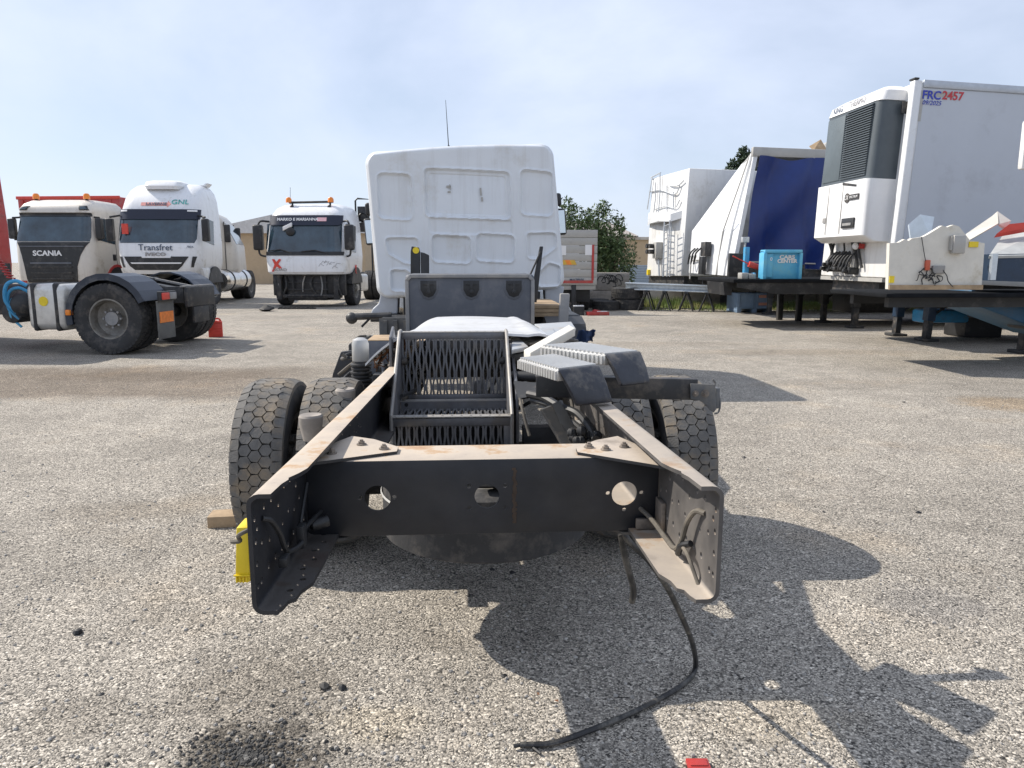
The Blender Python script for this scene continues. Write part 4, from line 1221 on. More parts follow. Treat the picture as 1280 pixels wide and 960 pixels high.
def emboss(u, w_):
    dpt = 0.0
    for pl, r_, k, xa, xb, ya, yb in REC2:
        if not (xa < u < xb and ya < w_ < yb): continue
        d = sdpoly((u, w_), pl) - r_
        # rim ridge then a recessed field
        t = max(0, min(1, (-d + .012) / .024)); t = t * t * (3 - 2 * t)
        dpt += k * (.026 * t - .012 * math.exp(-((d - .012) / .010) ** 2))
    return dpt
ZB, ZT = 1.0, 2.54
CUR = .03
def hwz(z): return 1.03 - .03 * (z - ZB) / (ZT - ZB)
def backring(y, ins, n=8):
    pts = []; r_ = .13
    for (sx_, sz_, a0) in ((1, -1, -90), (1, 1, 0), (-1, 1, 90), (-1, -1, 180)):
        zc = ZT - ins - r_ if sz_ > 0 else ZB + ins + r_
        hw = hwz(zc) - ins
        for k in range(n + 1):
            a = R(a0 + 90 * k / n)
            pts.append(Vector((sx_ * (hw - r_) + r_ * math.cos(a), y, zc + r_ * math.sin(a) + (.035 * (1 - ((sx_ * (hw - r_) + r_ * math.cos(a)) / hw) ** 2) if sz_ > 0 else 0))))
    return pts
m = MB().loft([backring(CY + .02, .035), backring(CY + .035, .012), backring(CY + .07, 0), backring(CY + 1.1, 0), backring(CY + 1.75, .02), backring(CY + 1.95, .12)])
cab = m.map(roll).build('cab', M_cabwhite, T, smooth=45)
NXP, NZP = 190, 150
m = MB()
def pz(u_, v_):
    u = -1 + 2 * u_; w_ = v_
    zt = ZT - .012
    z = zt - v_ * (zt - ZB - .012)
    x = u * (hwz(z) - .02)
    # rounded corners pull in
    r_ = .13
    z2 = z + .033 * (1 - u * u) * max(0, 1 - v_ * 3)
    hw = hwz(z) - .02
    for zc, s_ in ((zt - r_, 1), (ZB + .012 + r_, -1)):
        dz = (z - zc) * s_
        if dz > 0 and abs(x) > 0:
            lim = hw - r_ + math.sqrt(max(r_ * r_ - dz * dz, 0))
            x = u * lim
    e_ = emboss(x, (ZT - z) / 1.0)
    ed = max(0, abs(u) - .965) / .035
    eb = max(0, abs(v_ - .5) - .475) / .025
    return Vector((x, CY - .012 + e_ + .03 * max(ed, eb) ** 2, z2))
m.grid(NXP, NZP, pz)
m.map(roll).build('rear_panel', M_cabwhite, cab, smooth=60)
# dark mark frame and scuffs on the rear panel where a plate was
for (x0_, y0_, x1_, y1_) in ((388, 345, 405, 352), (392, 365, 404, 371), (516, 350, 524, 378), (520, 385, 528, 400), (400, 340, 404, 360)):
    a, b = pc(x0_, y0_), pc(x1_, y1_)
    m = MB(); m.box(a[0], b[0], CY + .0075, CY + .0165, ZT - b[1], ZT - a[1]); m.map(roll).build('scuff_mark', M_panelgrey, cab, smooth=0)
# lower structure
m = MB(); m.box(-.75, .75, CY + .05, CY + 1.7, .72, ZB + .02); m.build('cab_floor', M_black, T)
m = MB(); m.prism([(-.28, 1.01), (-.20, 1.065), (-.12, 1.085), (.22, 1.085), (.30, 1.065), (.38, 1.01)], 1, CY - .016, CY + .02); m.map(roll).build('access_recess', M_black, cab, bevel=0.004)
m = MB(); m.tube([(-.30, CY - .016, 1.02), (-.21, CY - .018, 1.075), (-.12, CY - .018, 1.098), (.22, CY - .018, 1.098), (.31, CY - .018, 1.075), (.40, CY - .016, 1.02)], .012, 8, 4); m.map(roll).build('recess_edge', M_cabwhite, cab)
for sgn in (-1, 1):                       # wheel-arch corner panels below the cab
    m = MB(); m.prism([(sgn * .80, 1.08), (sgn * 1.02, 1.08), (sgn * 1.0, .98), (sgn * 1.02, .90), (sgn * 1.09, .84), (sgn * 1.11, .78), (sgn * .82, .78)], 1, CY + .05, CY + .32)
    m.build('corner_panel', pm('corner_grey', (0.40, 0.42, 0.45), 0.5, var=0.08, dirt=(0.3, 0.28, 0.25), damt=0.3), T, bevel=0.02, seg=3)
    m = MB(); m.box(sgn * .95 - .16, sgn * .95 + .16, CY + .02, CY + .40, .70, .785); m.build('step_well', M_black, T, bevel=0.01)
    wheel(T, (sgn * .93, CY + 1.0, .40), dish=sgn, rot=.7 * sgn, **wheelkw)
    # mirrors
    m = MB(); m.tube([(sgn * 1.0, CY + 1.55, 2.10), (sgn * 1.14, CY + 1.45, 2.12), (sgn * 1.17, CY + 1.45, 2.05), (sgn * 1.17, CY + 1.45, 1.55), (sgn * 1.0, CY + 1.55, 1.52)], .014, 8); mo = m.map(roll).build('mirror_arm', M_black, cab)
    m = MB(); m.box(sgn * 1.17 - .10, sgn * 1.17 + .10, CY + 1.40, CY + 1.50, 1.62, 1.95); m.box(sgn * 1.14 - .09, sgn * 1.14 + .09, CY + 1.40, CY + 1.50, 1.98, 2.14); m.map(roll).build('mirror_housing', M_black, mo, bevel=0.03, seg=3)
    m = MB(); m.box(sgn * 1.17 - .082, sgn * 1.17 + .082, CY + 1.388, CY + 1.399, 1.645, 1.925); m.map(roll).build('mirror_glass', pm('mirror_glass', (0.6, 0.65, 0.7), 0.05, metal=0.9, var=0.02), mo)
    # side windows
    m = MB(); m.prism([(CY + .75, 1.72), (CY + 1.62, 1.66), (CY + 1.60, 2.26), (CY + .75, 2.28)], 0, sgn * 1.0, sgn * 1.035); m.map(roll).build('side_window', M_glass, cab)
m = MB(); m.prism([(-.88, 1.62), (.88, 1.62), (.84, 2.34), (-.84, 2.34)], 1, CY + 1.90, CY + 1.955); m.map(roll).build('windscreen', M_glass, cab)
m = MB(); m.box(-1.0, 1.0, CY + 1.70, CY + 2.0, .45, .98); m.build('front_bumper', M_cabwhite, T, bevel=0.05, seg=3)
m = MB(); m.cyl((-.95, CY + 1.0, .40), (.95, CY + 1.0, .40), .06, n=16); m.build('front_axle', M_dark, T)
m = MB(); m.sphere((0, CY + .9, .75), .42, 18, 12, (.8, 1.2, .75)); m.build('gearbox', M_dark, T)
a = tp(561, 182, 8.6); b = tp(557, 125, 8.6)
m = MB(); m.tube([a + Vector((0, 0, -.06)), b], [.006, .0025], 6); m.cyl(a + Vector((0, 0, -.06)), a + Vector((0, 0, -.0)), .014, n=10); m.build('antenna', M_black, cab)
# small black arm with lamp left of the chassis
m = MB(); m.tube([(-.82, CY - .55, .81), (-1.20, CY - .55, .80)], .035, 10); m.sphere((-1.22, CY - .55, .785), .06, 12, 8); m.tube([(-1.02, CY - .55, .80), (-1.12, CY - .58, .70)], .012, 8); m.box(-.90, -.40, CY - .75, CY - .3, .60, .80)
m.build('lamp_arm', M_black, T)
m = MB()
for k in range(4): m.box(-.88 + .1 * k, -.84 + .1 * k, CY - .80, CY - .77, .58, .78)
m.box(-.92, -.45, CY - .77, CY - .765, .55, .80); m.build('bracket', M_railin, T)

# ---- brake lines, wiring and clamps inside the frame
rr = random.Random(44)
for i in range(22):
    sd = rr.choice((-1, 1)); x = sd * rr.uniform(.30, .395); z0 = rr.uniform(-.17, -.05); pts = []
    y = rr.uniform(1.9, 2.6)
    for k in range(8):
        pts.append(Vector((x + rr.uniform(-.02, .02), y, zf(y) + z0 + rr.uniform(-.025, .025)))); y += rr.uniform(.18, .4)
    cable(pts, rr.uniform(.004, .011), rr.choice((M_black, M_black, M_cab_dust)), 'brake_line', sub=5)
for i in range(14):
    x = rr.uniform(.10, .40); y = rr.uniform(2.25, 3.2); z = zf(y) - rr.uniform(.02, .16)
    pts = [Vector((x, y, z))]
    for k in range(4): pts.append(pts[-1] + Vector((rr.uniform(-.07, .07), rr.uniform(-.10, .14), rr.uniform(-.05, .05))))
    cable(pts, rr.uniform(.005, .012), rr.choice((M_black, M_cab_dust, M_dark)), 'air_line', sub=5)
for i in range(10):
    x = -rr.uniform(.50, .85); y = rr.uniform(3.2, 4.6); z = rr.uniform(.55, .80)
    pts = [Vector((x, y, z))]
    for k in range(4): pts.append(pts[-1] + Vector((rr.uniform(-.08, .08), rr.uniform(-.12, .12), rr.uniform(-.09, .05))))
    cable(pts, rr.uniform(.006, .014), rr.choice((M_black, M_cab_dust, M_dark)), 'air_line', sub=5)
for i in range(12):
    sd = rr.choice((-1, 1)); y = rr.uniform(2.0, 4.8); z = zf(y) - rr.uniform(.06, .18)
    m = MB(); m.box(sd * .417 - .03, sd * .417 + (.0 if sd > 0 else .03), y, y + rr.uniform(.03, .08), z - .02, z + .02); m.build('clamp', M_greyedge if i % 3 == 0 else M_dark, T, bevel=0.003)

# ---- wooden chock by the left tyre
q = G(276, 655)
m = MB(); m.box(-.055, .10, -.06, .06, 0, .06)
o = m.build('wooden_chock', M_wood, None, bevel=0.004); o.location = (G(277, 655).x, G(277, 655).y, 0); o.rotation_euler = (0, 0, R(8))
tag(o, 'short wooden block on the ground behind the left rear tyre', 'block')

# ================================================================ trucks parked on the left
def front_text(s, size, mat, par, cab_, x, z, sx=1.0, o=0.016, tilt=None, bold=0.0, shear=0.0):
    y = cab_.front(x, z, o) - .004
    dz = .1
    sl_ = math.atan2(cab_.front(x, z + dz, o) - cab_.front(x, z - dz, o), 2 * dz)
    return text(s, size, mat, par, (x, y, z), (R(90) - sl_, 0, 0), sx=sx, ext=.004, bold=bold, shear=shear)
def chassis_under(root, L, mat=M_dark, yf=.4):
    for sgn in (-1, 1):
        m = MB(); m.box(sgn * .42 - .04, sgn * .42 + .04, yf, L, .72, .98); m.build('frame_rail', mat, root, bevel=0.006)
    m = MB(); m.cyl((-1.0, 1.38, .52), (1.0, 1.38, .52), .07, n=14); m.build('front_axle', mat, root)
    m = MB(); m.cyl((-1.0, L - 1.0, .52), (1.0, L - 1.0, .52), .09, n=14); m.build('rear_axle', mat, root)
    for sgn in (-1, 1):
        wheel(root, (sgn * 1.06, 1.38, .52), dish=sgn, rot=.3 * sgn)
        for xo in (1.08, .74): wheel(root, (sgn * xo, L - 1.0, .52), dish=sgn * (-1 if xo > 1 else 1), rot=.5 * sgn)
def front_mess(root, cab_, z0, z1, seed, w_=.95):
    # radiator, hoses and brackets laid bare below the cab
    rr = random.Random(seed)
    m = MB(); m.box(-w_ * .62, w_ * .55, .35, .50, z0 + .02, z1 - .08); ra = m.build('radiator', M_black, root, bevel=0.01)
    for k in range(4):
        zz = z0 + .12 + (z1 - z0 - .25) * k / 3
        m = MB(); m.box(-w_ * .66, w_ * .6, .30, .345, zz, zz + .035); m.build('radiator_bar', M_dark, ra, bevel=0.004)
    for k in range(9):
        x = rr.uniform(-w_, w_); zt = rr.uniform(z1 - .15, z1 + .02); zb = rr.uniform(z0 + .05, z0 + .4)
        m = MB(); m.tube([(x, .36, zt), (x + rr.uniform(-.1, .1), .26, (zt + zb) / 2), (x + rr.uniform(-.12, .12), .34, zb)], rr.uniform(.014, .035), 8, 4)
        m.build('hose', M_dark if k % 3 else M_greyedge, root)
    for sgn in (-1, 1):
        m = MB(); m.box(sgn * w_ * .86 - .07, sgn * w_ * .86 + .07, .25, .5, z0 + .05, z1 - .02); m.build('bracket', M_dark, root, bevel=0.02)
    m = MB(); m.box(-w_, w_, .45, 1.2, z1 - .28, z1 - .02); m.build('engine_cover', M_black, root)
    m = MB(); m.box(-w_ * .72, w_ * .72, .55, 1.5, z0 + .04, z1 - .29); m.build('engine_block', M_black, root, bevel=0.04)
    m = MB(); m.box(-w_ * .92, w_ * .92, .30, .40, z0 + .10, z0 + .20); m.build('bumper_bar', M_dark, root, bevel=0.01)

# ---- cream cab, facing the yard
S1 = thing('lorry', 'cream low-roof lorry with a black grille, two orange roof beacons and red lower trim', 'truck', (-14.25, 23.3, 0))
cs = Cab([(.62, 1.16, .10, 2.1, .25), (.80, 1.22, .02, 2.15, .28), (1.2, 1.24, .0, 2.2, .30), (1.92, 1.24, .03, 2.2, .30), (2.0, 1.235, .06, 2.2, .30), (2.80, 1.19, .30, 2.2, .30), (2.86, 1.19, .24, 2.2, .28), (2.98, 1.18, .26, 2.2, .28), (3.14, 1.12, .40, 2.2, .30), (3.25, 1.0, .62, 2.15, .30), (3.29, .80, .95, 2.05, .30)])
cb = cs.shell().build('cab', M_cream, S1, smooth=40)
cs.patch(interp([(1.97, -1.13, 1.13), (2.1, -1.15, 1.15), (2.66, -1.11, 1.11), (2.74, -1.08, 1.08)])).build('windscreen', M_glass, S1)
cs.patch(interp([(2.74, -1.13, 1.13), (2.84, -1.12, 1.12)]), o=.03).build('sun_visor', M_black, S1)
gp = cs.patch(interp([(.70, -.86, .70), (1.2, -.90, .74), (1.55, -.96, .86), (1.80, -1.02, 1.02), (1.95, -1.10, 1.14)]), o=.02, nx=20).build('grille', M_black, S1)
for k, zz in enumerate((.80, .98, 1.16, 1.28)):
    cs.patch([(zz, -.70, .58), (zz + .05, -.70, .58)], o=.045, nx=12).build('grille_bar', M_dark if k < 3 else M_grey, gp)
cs.patch([(1.80, -.98, .98), (1.835, -.98, .98)], o=.04).build('grille_lip', M_grey, gp)
cs.patch(interp([(.70, .74, 1.14), (.76, .74, 1.15)], 2), o=.016).build('red_trim', M_red, S1)
cs.patch(interp([(.70, -1.14, -.90), (.76, -1.15, -.90)], 2), o=.016).build('red_trim', M_red, S1)
front_text('SCANIA', .22, M_letwhite, S1, cs, -.16, 1.60, sx=1.15, o=.022, bold=.006)
for sgn in (-1, 1):
    cs.patch(interp([(2.93, sgn * .95 - .14, sgn * .95 + .14), (3.07, sgn * .88 - .10, sgn * .88 + .12)], 2), o=.02, nx=6).build('roof_lamp', M_black, S1)
    cs.patch(interp([(2.955, sgn * .95 - .10, sgn * .95 + .10), (3.045, sgn * .88 - .07, sgn * .88 + .09)], 2), o=.03, nx=6).build('lamp_lens', M_glass, S1)
    m = MB(); m.cyl((sgn * .80, .75, 3.20), (sgn * .80, .75, 3.32), .05, n=14); bs = m.build('beacon_base', M_black, S1)
    m = MB(); m.lathe([(3.30, 0), (3.30, .10), (3.42, .095), (3.47, .06), (3.48, 0)], 'Z', 16, (sgn * .80, .75, 0), closed=False); m.build('beacon', M_orange, bs)
    m = MB(); m.prism([(.42, 2.02), (1.36, 1.90), (1.42, 2.66), (.62, 2.70)], 0, sgn * 1.16, sgn * 1.252); m.build('side_window', M_glass, S1)
    m = MB(); m.box(sgn * 1.36 - .10, sgn * 1.36 + .10, .22, .42, 2.05, 2.68); mi = m.build('mirror', M_black, S1, bevel=0.04, seg=3)
    m = MB(); m.tube([(sgn * 1.15, .45, 2.72), (sgn * 1.36, .34, 2.70)], .03, 8); m.tube([(sgn * 1.15, .45, 2.02), (sgn * 1.36, .34, 2.04)], .03, 8); m.build('mirror_arm', M_black, mi)
    m = MB(); m.box(sgn * 1.23, sgn * 1.262, 1.18, 1.36, 1.38, 1.58); m.build('door_handle', M_black, S1, bevel=0.01)
    m = MB(); m.prism([(.38, .66), (1.42, .70), (1.42, 2.72), (1.405, 2.72), (1.405, .72), (.38, .68)], 0, sgn * 1.2, sgn * 1.2455); m.build('door_seam', M_black, S1)
    m = MB()                                        # wheel-arch lip in red
    for k in range(10):
        a, b = R(10 + 16 * k), R(10 + 16 * (k + 1))
        m.hexa([(sgn * 1.20, 1.38 + .66 * math.cos(a), .52 + .66 * math.sin(a)), (sgn * 1.20, 1.38 + .74 * math.cos(a), .52 + .74 * math.sin(a)), (sgn * 1.20, 1.38 + .74 * math.cos(b), .52 + .74 * math.sin(b)), (sgn * 1.20, 1.38 + .66 * math.cos(b), .52 + .66 * math.sin(b))],
               [(sgn * 1.262, 1.38 + .66 * math.cos(a), .52 + .66 * math.sin(a)), (sgn * 1.262, 1.38 + .74 * math.cos(a), .52 + .74 * math.sin(a)), (sgn * 1.262, 1.38 + .74 * math.cos(b), .52 + .74 * math.sin(b)), (sgn * 1.262, 1.38 + .66 * math.cos(b), .52 + .66 * math.sin(b))])
    m.build('arch_trim', M_red, S1)
    m = MB(); m.prism([(1.38 + .66 * math.cos(R(a)), .52 + .66 * math.sin(R(a))) for a in range(5, 176, 17)], 0, sgn * 1.18, sgn * 1.256); m.build('wheel_arch', M_black, S1)
m = MB(); m.box(-1.2, 1.2, .05, .5, .30, .66); m.build('front_bumper', M_black, S1, bevel=0.06, seg=3)
chassis_under(S1, 5.9)

# ---- red box trailer behind it
RT = thing('box_trailer', 'red box trailer behind the cream lorry, only its roof edge in view', 'trailer', (-19.0, 33.0, 0), R(-4))
m = MB(); m.box(-2.6, 2.0, 0, 2.5, 1.0, 4.12); m.build('box', M_red, RT, bevel=0.05)
m = MB(); m.box(-2.65, 2.05, -.03, .06, 4.02, 4.16); m.build('roof_rail', M_brightred, RT, bevel=0.02)
for k in range(3):
    m = MB(); m.box(-2.4 + k * 2.0, -2.32 + k * 2.0, -.035, .02, 1.1, 4.0); m.build('post', M_red, RT)
for x in (.2, 1.4):
    for y in (.2, 2.3):
        w2 = wheel(RT, (x, y, .52)); w2.rotation_euler = (0, 0, R(90))
m = MB(); m.box(-2.3, 1.9, .6, 1.9, .7, 1.0); m.build('chassis', M_dark, RT)
for y in (.7, 1.8):
    m = MB(); m.box(-1.9, -1.7, y - .08, y + .08, 0, 1.0); m.build('landing_leg', M_dark, RT)

# ---- white high-roof tractor with blue-black visor
S2 = thing('lorry', 'white high-roof lorry lettered Transfret with a dark visor and silver gas tank', 'truck', (-10.6, 22.4, 0), R(3))
ci = Cab([(.98, 1.08, .12, 2.2, .35), (1.1, 1.17, .03, 2.2, .40), (1.30, 1.22, .0, 2.2, .42), (1.86, 1.24, .02, 2.2, .42), (1.92, 1.24, .05, 2.2, .42), (2.62, 1.21, .28, 2.2, .42), (2.92, 1.19, .36, 2.2, .42), (3.25, 1.16, .58, 2.2, .40), (3.50, 1.09, .85, 2.2, .36), (3.66, .98, 1.12, 2.15, .32), (3.73, .80, 1.4, 2.1, .28)])
cb = ci.shell().build('cab', M_white, S2, smooth=40)
ci.patch(interp([(1.90, -1.08, 1.08), (2.02, -1.13, 1.13), (2.6, -1.13, 1.13)])).build('windscreen', M_glass, S2)
ci.patch(interp([(2.60, -1.17, 1.17), (2.70, -1.19, 1.19), (2.90, -1.19, 1.19)]), o=.05).build('sun_visor', pm('navy_visor', (0.010, 0.014, 0.032), 0.4, var=0.1), S2)
for sgn in (-1, 1):
    ci.patch([(2.83, sgn * 1.0 - .12, sgn * 1.0 + .12), (2.88, sgn * 1.0 - .12, sgn * 1.0 + .12)], o=.066, nx=5).build('marker_lamp', M_letwhite, S2)
gp = ci.patch(interp([(1.10, -.66, .58), (1.22, -.80, .72), (1.48, -.95, .92), (1.50, -.95, .92)]), o=.02, nx=20).build('grille', M_black, S2)
ci.patch([(1.285, -.72, .70), (1.325, -.76, .74)], o=.045, nx=16).build('grille_bar', M_letwhite, gp)
ci.patch([(1.46, -.42, .40), (1.53, -.46, .44)], o=.026, nx=10).build('grille_brow', M_white, gp)
for sgn in (-1, 1):
    ci.patch(interp([(1.18, sgn * 1.0 - .03, sgn * 1.0 + .03), (1.50, sgn * 1.08 - .05, sgn * 1.08 + .05)]), o=.018, nx=4).build('headlight', M_black, S2)
front_text('Transfret', .26, M_letdark, S2, ci, -.02, 1.76, sx=1.02)
front_text('IVECO', .14, M_letgrey, S2, ci, -.02, 1.56, sx=1.5, o=.03, bold=.006)
front_text('7026', .09, M_letdark, S2, ci, .98, 1.78, sx=1.2)
front_text('GNL', .24, M_letgreen, S2, ci, .62, 3.12, sx=1.1)
# red arrow emblem with dark letters
z_ = 3.06
def arrow_y(x, z, o): return ci.front(x, z, o)
m = MB()
pts = [(-.52, z_ - .05), (.26, z_ - .05), (.26, z_ - .10), (.36, z_), (.26, z_ + .10), (.26, z_ + .05), (-.52, z_ + .05)]
m.hexa([Vector((x, ci.front(x, z, .006), z)) for x, z in pts], [Vector((x, ci.front(x, z, .016), z)) for x, z in pts]); m.build('arrow_emblem', pm('faded_red_print', (0.72, 0.30, 0.26), 0.5, var=0.05), S2, smooth=0)
front_text('LAVERNE', .13, M_letdark, S2, ci, -.07, z_, sx=1.15, o=.022, bold=.003)
m = MB(); m.prism([(-.98, 2.16), (-.80, 2.16), (-.80, 2.46), (-.98, 2.46)], 1, .06, .10); m.build('windscreen_sticker', M_brightred, S2)
m = MB(); m.loft([rring(3.52, .50, .72, 1.7, .18, .1), rring(3.62, .56, .70, 1.7, .2, .1), rring(3.74, .54, .78, 1.7, .2, .1), rring(3.80, .42, .95, 1.6, .2, .1)]); m.build('roof_pod', M_white, S2, smooth=40)
m = MB(); m.prism([(-.3, 3.66), (.95, 3.70), (1.05, 3.80), (.98, 3.80), (.9, 3.74), (-.3, 3.70)], 1, 1.7, 2.15); m.build('roof_spoiler', M_white, S2, bevel=0.01)
for sgn in (-1, 1):
    m = MB(); m.prism([(.40, 1.98), (1.36, 1.86), (1.42, 2.60), (.62, 2.66)], 0, sgn * 1.17, sgn * 1.252); m.build('side_window', M_glass, S2)
    m = MB(); m.box(sgn * 1.40 - .10, sgn * 1.40 + .10, .16, .36, 1.95, 2.62); mi = m.build('mirror', M_black, S2, bevel=0.04, seg=3)
    m = MB(); m.tube([(sgn * 1.15, .42, 2.72), (sgn * 1.40, .26, 2.66)], .03, 8); m.build('mirror_arm', M_black, mi)
    m = MB(); m.prism([(.55, .80), (.95, .80), (.95, 1.15), (.30, 1.15)], 0, sgn * .95, sgn * 1.22); m.build('step_fairing', M_white, S2, bevel=0.02)
    m = MB(); m.prism([(1.38 + .68 * math.cos(R(a)), .52 + .68 * math.sin(R(a))) for a in range(15, 166, 15)], 0, sgn * 1.0, sgn * 1.246); m.build('wheel_arch', M_black, S2)
front_mess(S2, ci, .35, 1.06, 5)
m = MB(); m.lathe([(2.35, 0), (2.35, .28), (2.42, .36), (4.75, .36), (4.84, .28), (4.84, 0)], 'Y', 32, (1.0, 0, .72), closed=False); tk = m.build('gas_tank', pm('polished_steel', (0.62, 0.60, 0.57), 0.22, metal=0.9, var=0.12, scale=3, dirt=(0.4, 0.33, 0.25), damt=0.3), S2)
for yy in (2.85, 4.2):
    m = MB(); m.lathe([(yy, .356), (yy, .375), (yy + .08, .375), (yy + .08, .356)], 'Y', 32, (1.0, 0, .72)); m.build('tank_strap', M_dark, tk)
chassis_under(S2, 6.2)

# ---- white cab behind, facing the other way round
S3 = thing('lorry', 'white lorry cab seen from its side behind the lorry with the silver gas tank', 'truck', (-9.75, 27.2, 0), R(103))
c3 = Cab([(.75, 1.1, .1, 2.2, .2), (1.0, 1.22, .0, 2.2, .25), (1.9, 1.24, .04, 2.2, .25), (2.75, 1.22, .45, 2.2, .15), (2.95, 1.21, .62, 2.2, .15), (3.22, 1.19, 1.2, 2.2, .12), (3.30, 1.12, 1.5, 2.15, .1)])
c3.shell().build('cab', M_cream, S3, smooth=40)
c3.patch(interp([(1.95, -1.05, 1.05), (2.65, -1.05, 1.05)])).build('windscreen', M_glass, S3)
for sgn in (-1, 1):
    m = MB(); m.prism([(.50, 2.05), (1.15, 1.95), (1.2, 2.55), (.72, 2.60)], 0, sgn * 1.17, sgn * 1.252); m.build('side_window', M_black, S3)
    for yy_ in (.40, 1.30):
        m = MB(); m.box(sgn * 1.2 - .06, sgn * 1.2 + .048, yy_, yy_ + .02, .9, 2.7); m.build('door_seam', M_black, S3)
    m = MB(); m.box(sgn * 1.2, sgn * 1.26, 1.05, 1.22, 1.45, 1.55); m.build('door_handle', M_black, S3)
    m = MB(); m.prism([(1.62, 1.55), (1.78, 1.52), (1.78, 2.62), (1.55, 2.66)], 0, sgn * 1.17, sgn * 1.252); m.build('rear_quarter_window', M_black, S3)
    m = MB(); m.prism([(1.2 + .72 * math.cos(R(a)), .52 + .72 * math.sin(R(a))) for a in range(5, 176, 17)], 0, sgn * 1.0, sgn * 1.27); m.build('wheel_arch', M_black, S3)
    m = MB(); m.box(sgn * 1.36 - .08, sgn * 1.36 + .08, .2, .38, 2.0, 2.6); m.build('mirror', M_black, S3, bevel=0.04)
m = MB(); m.box(-.9, .9, 1.6, 2.2, 3.3, 3.62); m.build('roof_box', M_greyedge, S3, bevel=0.03)
m = MB(); m.box(-1.15, 1.15, 2.24, 2.6, .95, 3.1); m.build('rear_fairing', M_black, S3, bevel=0.02)
chassis_under(S3, 6.0)

# ---- white low-roof lorry with its bumper missing
S4 = thing('lorry', 'white lorry with its front bumper missing and a red X emblem, radiator laid bare', 'truck', (-6.12, 22.0, 0), R(-3))
cr = Cab([(.98, 1.13, .06, 2.2, .35), (1.05, 1.19, .0, 2.2, .38), (1.50, 1.22, .0, 2.2, .38), (1.55, 1.22, .03, 2.2, .38), (2.42, 1.17, .26, 2.2, .40), (2.72, 1.13, .38, 2.2, .40), (2.92, 1.05, .60, 2.2, .42), (3.04, .92, .90, 2.15, .40), (3.08, .74, 1.2, 2.1, .35)])
cr.shell().build('cab', M_white, S4, smooth=40)
cr.patch(interp([(1.53, -1.16, 1.16), (1.64, -1.17, 1.17)]), o=.03).build('scuttle', M_black, S4)
cr.patch(interp([(1.64, -1.10, 1.10), (2.44, -1.08, 1.08)])).build('windscreen', M_glass, S4)
vb = cr.patch(interp([(2.40, -1.04, 1.0), (2.46, -1.08, 1.10), (2.70, -1.09, 1.10)]), o=.06).build('sun_visor', pm('navy_visor', (0.018, 0.028, 0.07), 0.25), S4)
front_text('MARKO E MARIANNA', .12, M_letwhite, S4, cr, -.20, 2.575, sx=1.05, o=.064, bold=.003)
cr.patch([(2.52, .38, .66), (2.63, .38, .66)], o=.072, nx=4).build('visor_sticker', pm('pink_sticker', (0.72, 0.42, 0.45), 0.5), vb)
for k, (x0, x1, z0_) in enumerate(((-1.0, -.35, 1.60), (-.05, .75, 1.58))):
    m = MB(); ys = cr.front(0, 1.7, .03) - .03
    m.tube([(x0, ys, z0_ + .06), ((x0 + x1) / 2, ys, z0_ + .10), (x1, ys, z0_)], .016, 6); m.build('wiper', M_black, S4)
m = MB(); m.box(-.62, -.34, .12, .20, 2.30, 2.42); m.map(lambda p: Vector((p.x, p.y, p.z + (p.x + .48) * .45))); m.build('inside_mirror', M_letwhite, S4, bevel=0.02)
m = MB(); m.sphere((-.40, .14, 2.22), .14, 12, 8, (1, .3, .9)); m.build('camera_pod', M_black, S4)
# red X emblem and small letters
m = MB(); yy = -.022
m.prism([(-.93, 1.42), (-.86, 1.42), (-.80, 1.33), (-.72, 1.43), (-.66, 1.41), (-.75, 1.28), (-.64, 1.16), (-.72, 1.15), (-.80, 1.22), (-.90, 1.06), (-.95, 1.06), (-.86, 1.27)], 1, yy, .02); m.build('x_emblem', M_brightred, S4, smooth=0)
front_text('ROAD', .12, M_letgrey, S4, cr, -.70, 1.11, sx=1.2)
rr = random.Random(9)
for k in range(7):                                   # cracks in the lower panel
    x = .45 + .08 * k; z = 1.12 + .2 * rr.random()
    m = MB(); m.tube([(x, cr.front(x, z, .004), z), (x + .06, cr.front(x + .06, z + .08, .004), z + .08), (x + .10, cr.front(x + .1, z + .05, .004), z + .03 + .05 * rr.random()), (x + .16, cr.front(x + .16, z, .004), z + .1 * rr.random())], .004, 5); m.build('crack', M_dark, S4, smooth=0)
m = MB(); m.tube([(-.62, .8, 3.10), (.72, .8, 3.12)], .035, 10)
lb = m.build('light_bar', M_dark, S4)
for x in (-.58, .70):
    m = MB(); m.lathe([(3.10, 0), (3.10, .09), (3.20, .085), (3.25, .05), (3.26, 0)], 'Z', 16, (x - .05, .8, 0), closed=False); m.build('beacon', M_orange, lb)
    m = MB(); m.cyl((x * .9, .8, 2.93), (x * .9, .8, 3.10), .03, n=8); m.sphere((x * .88, .72, 2.96), .06, 8, 6); m.build('bar_foot', M_dark, lb)
m = MB(); m.tube([(-.62, .9, 3.05), (-.60, .9, 3.55)], .006, 5); m.build('antenna', M_black, S4)
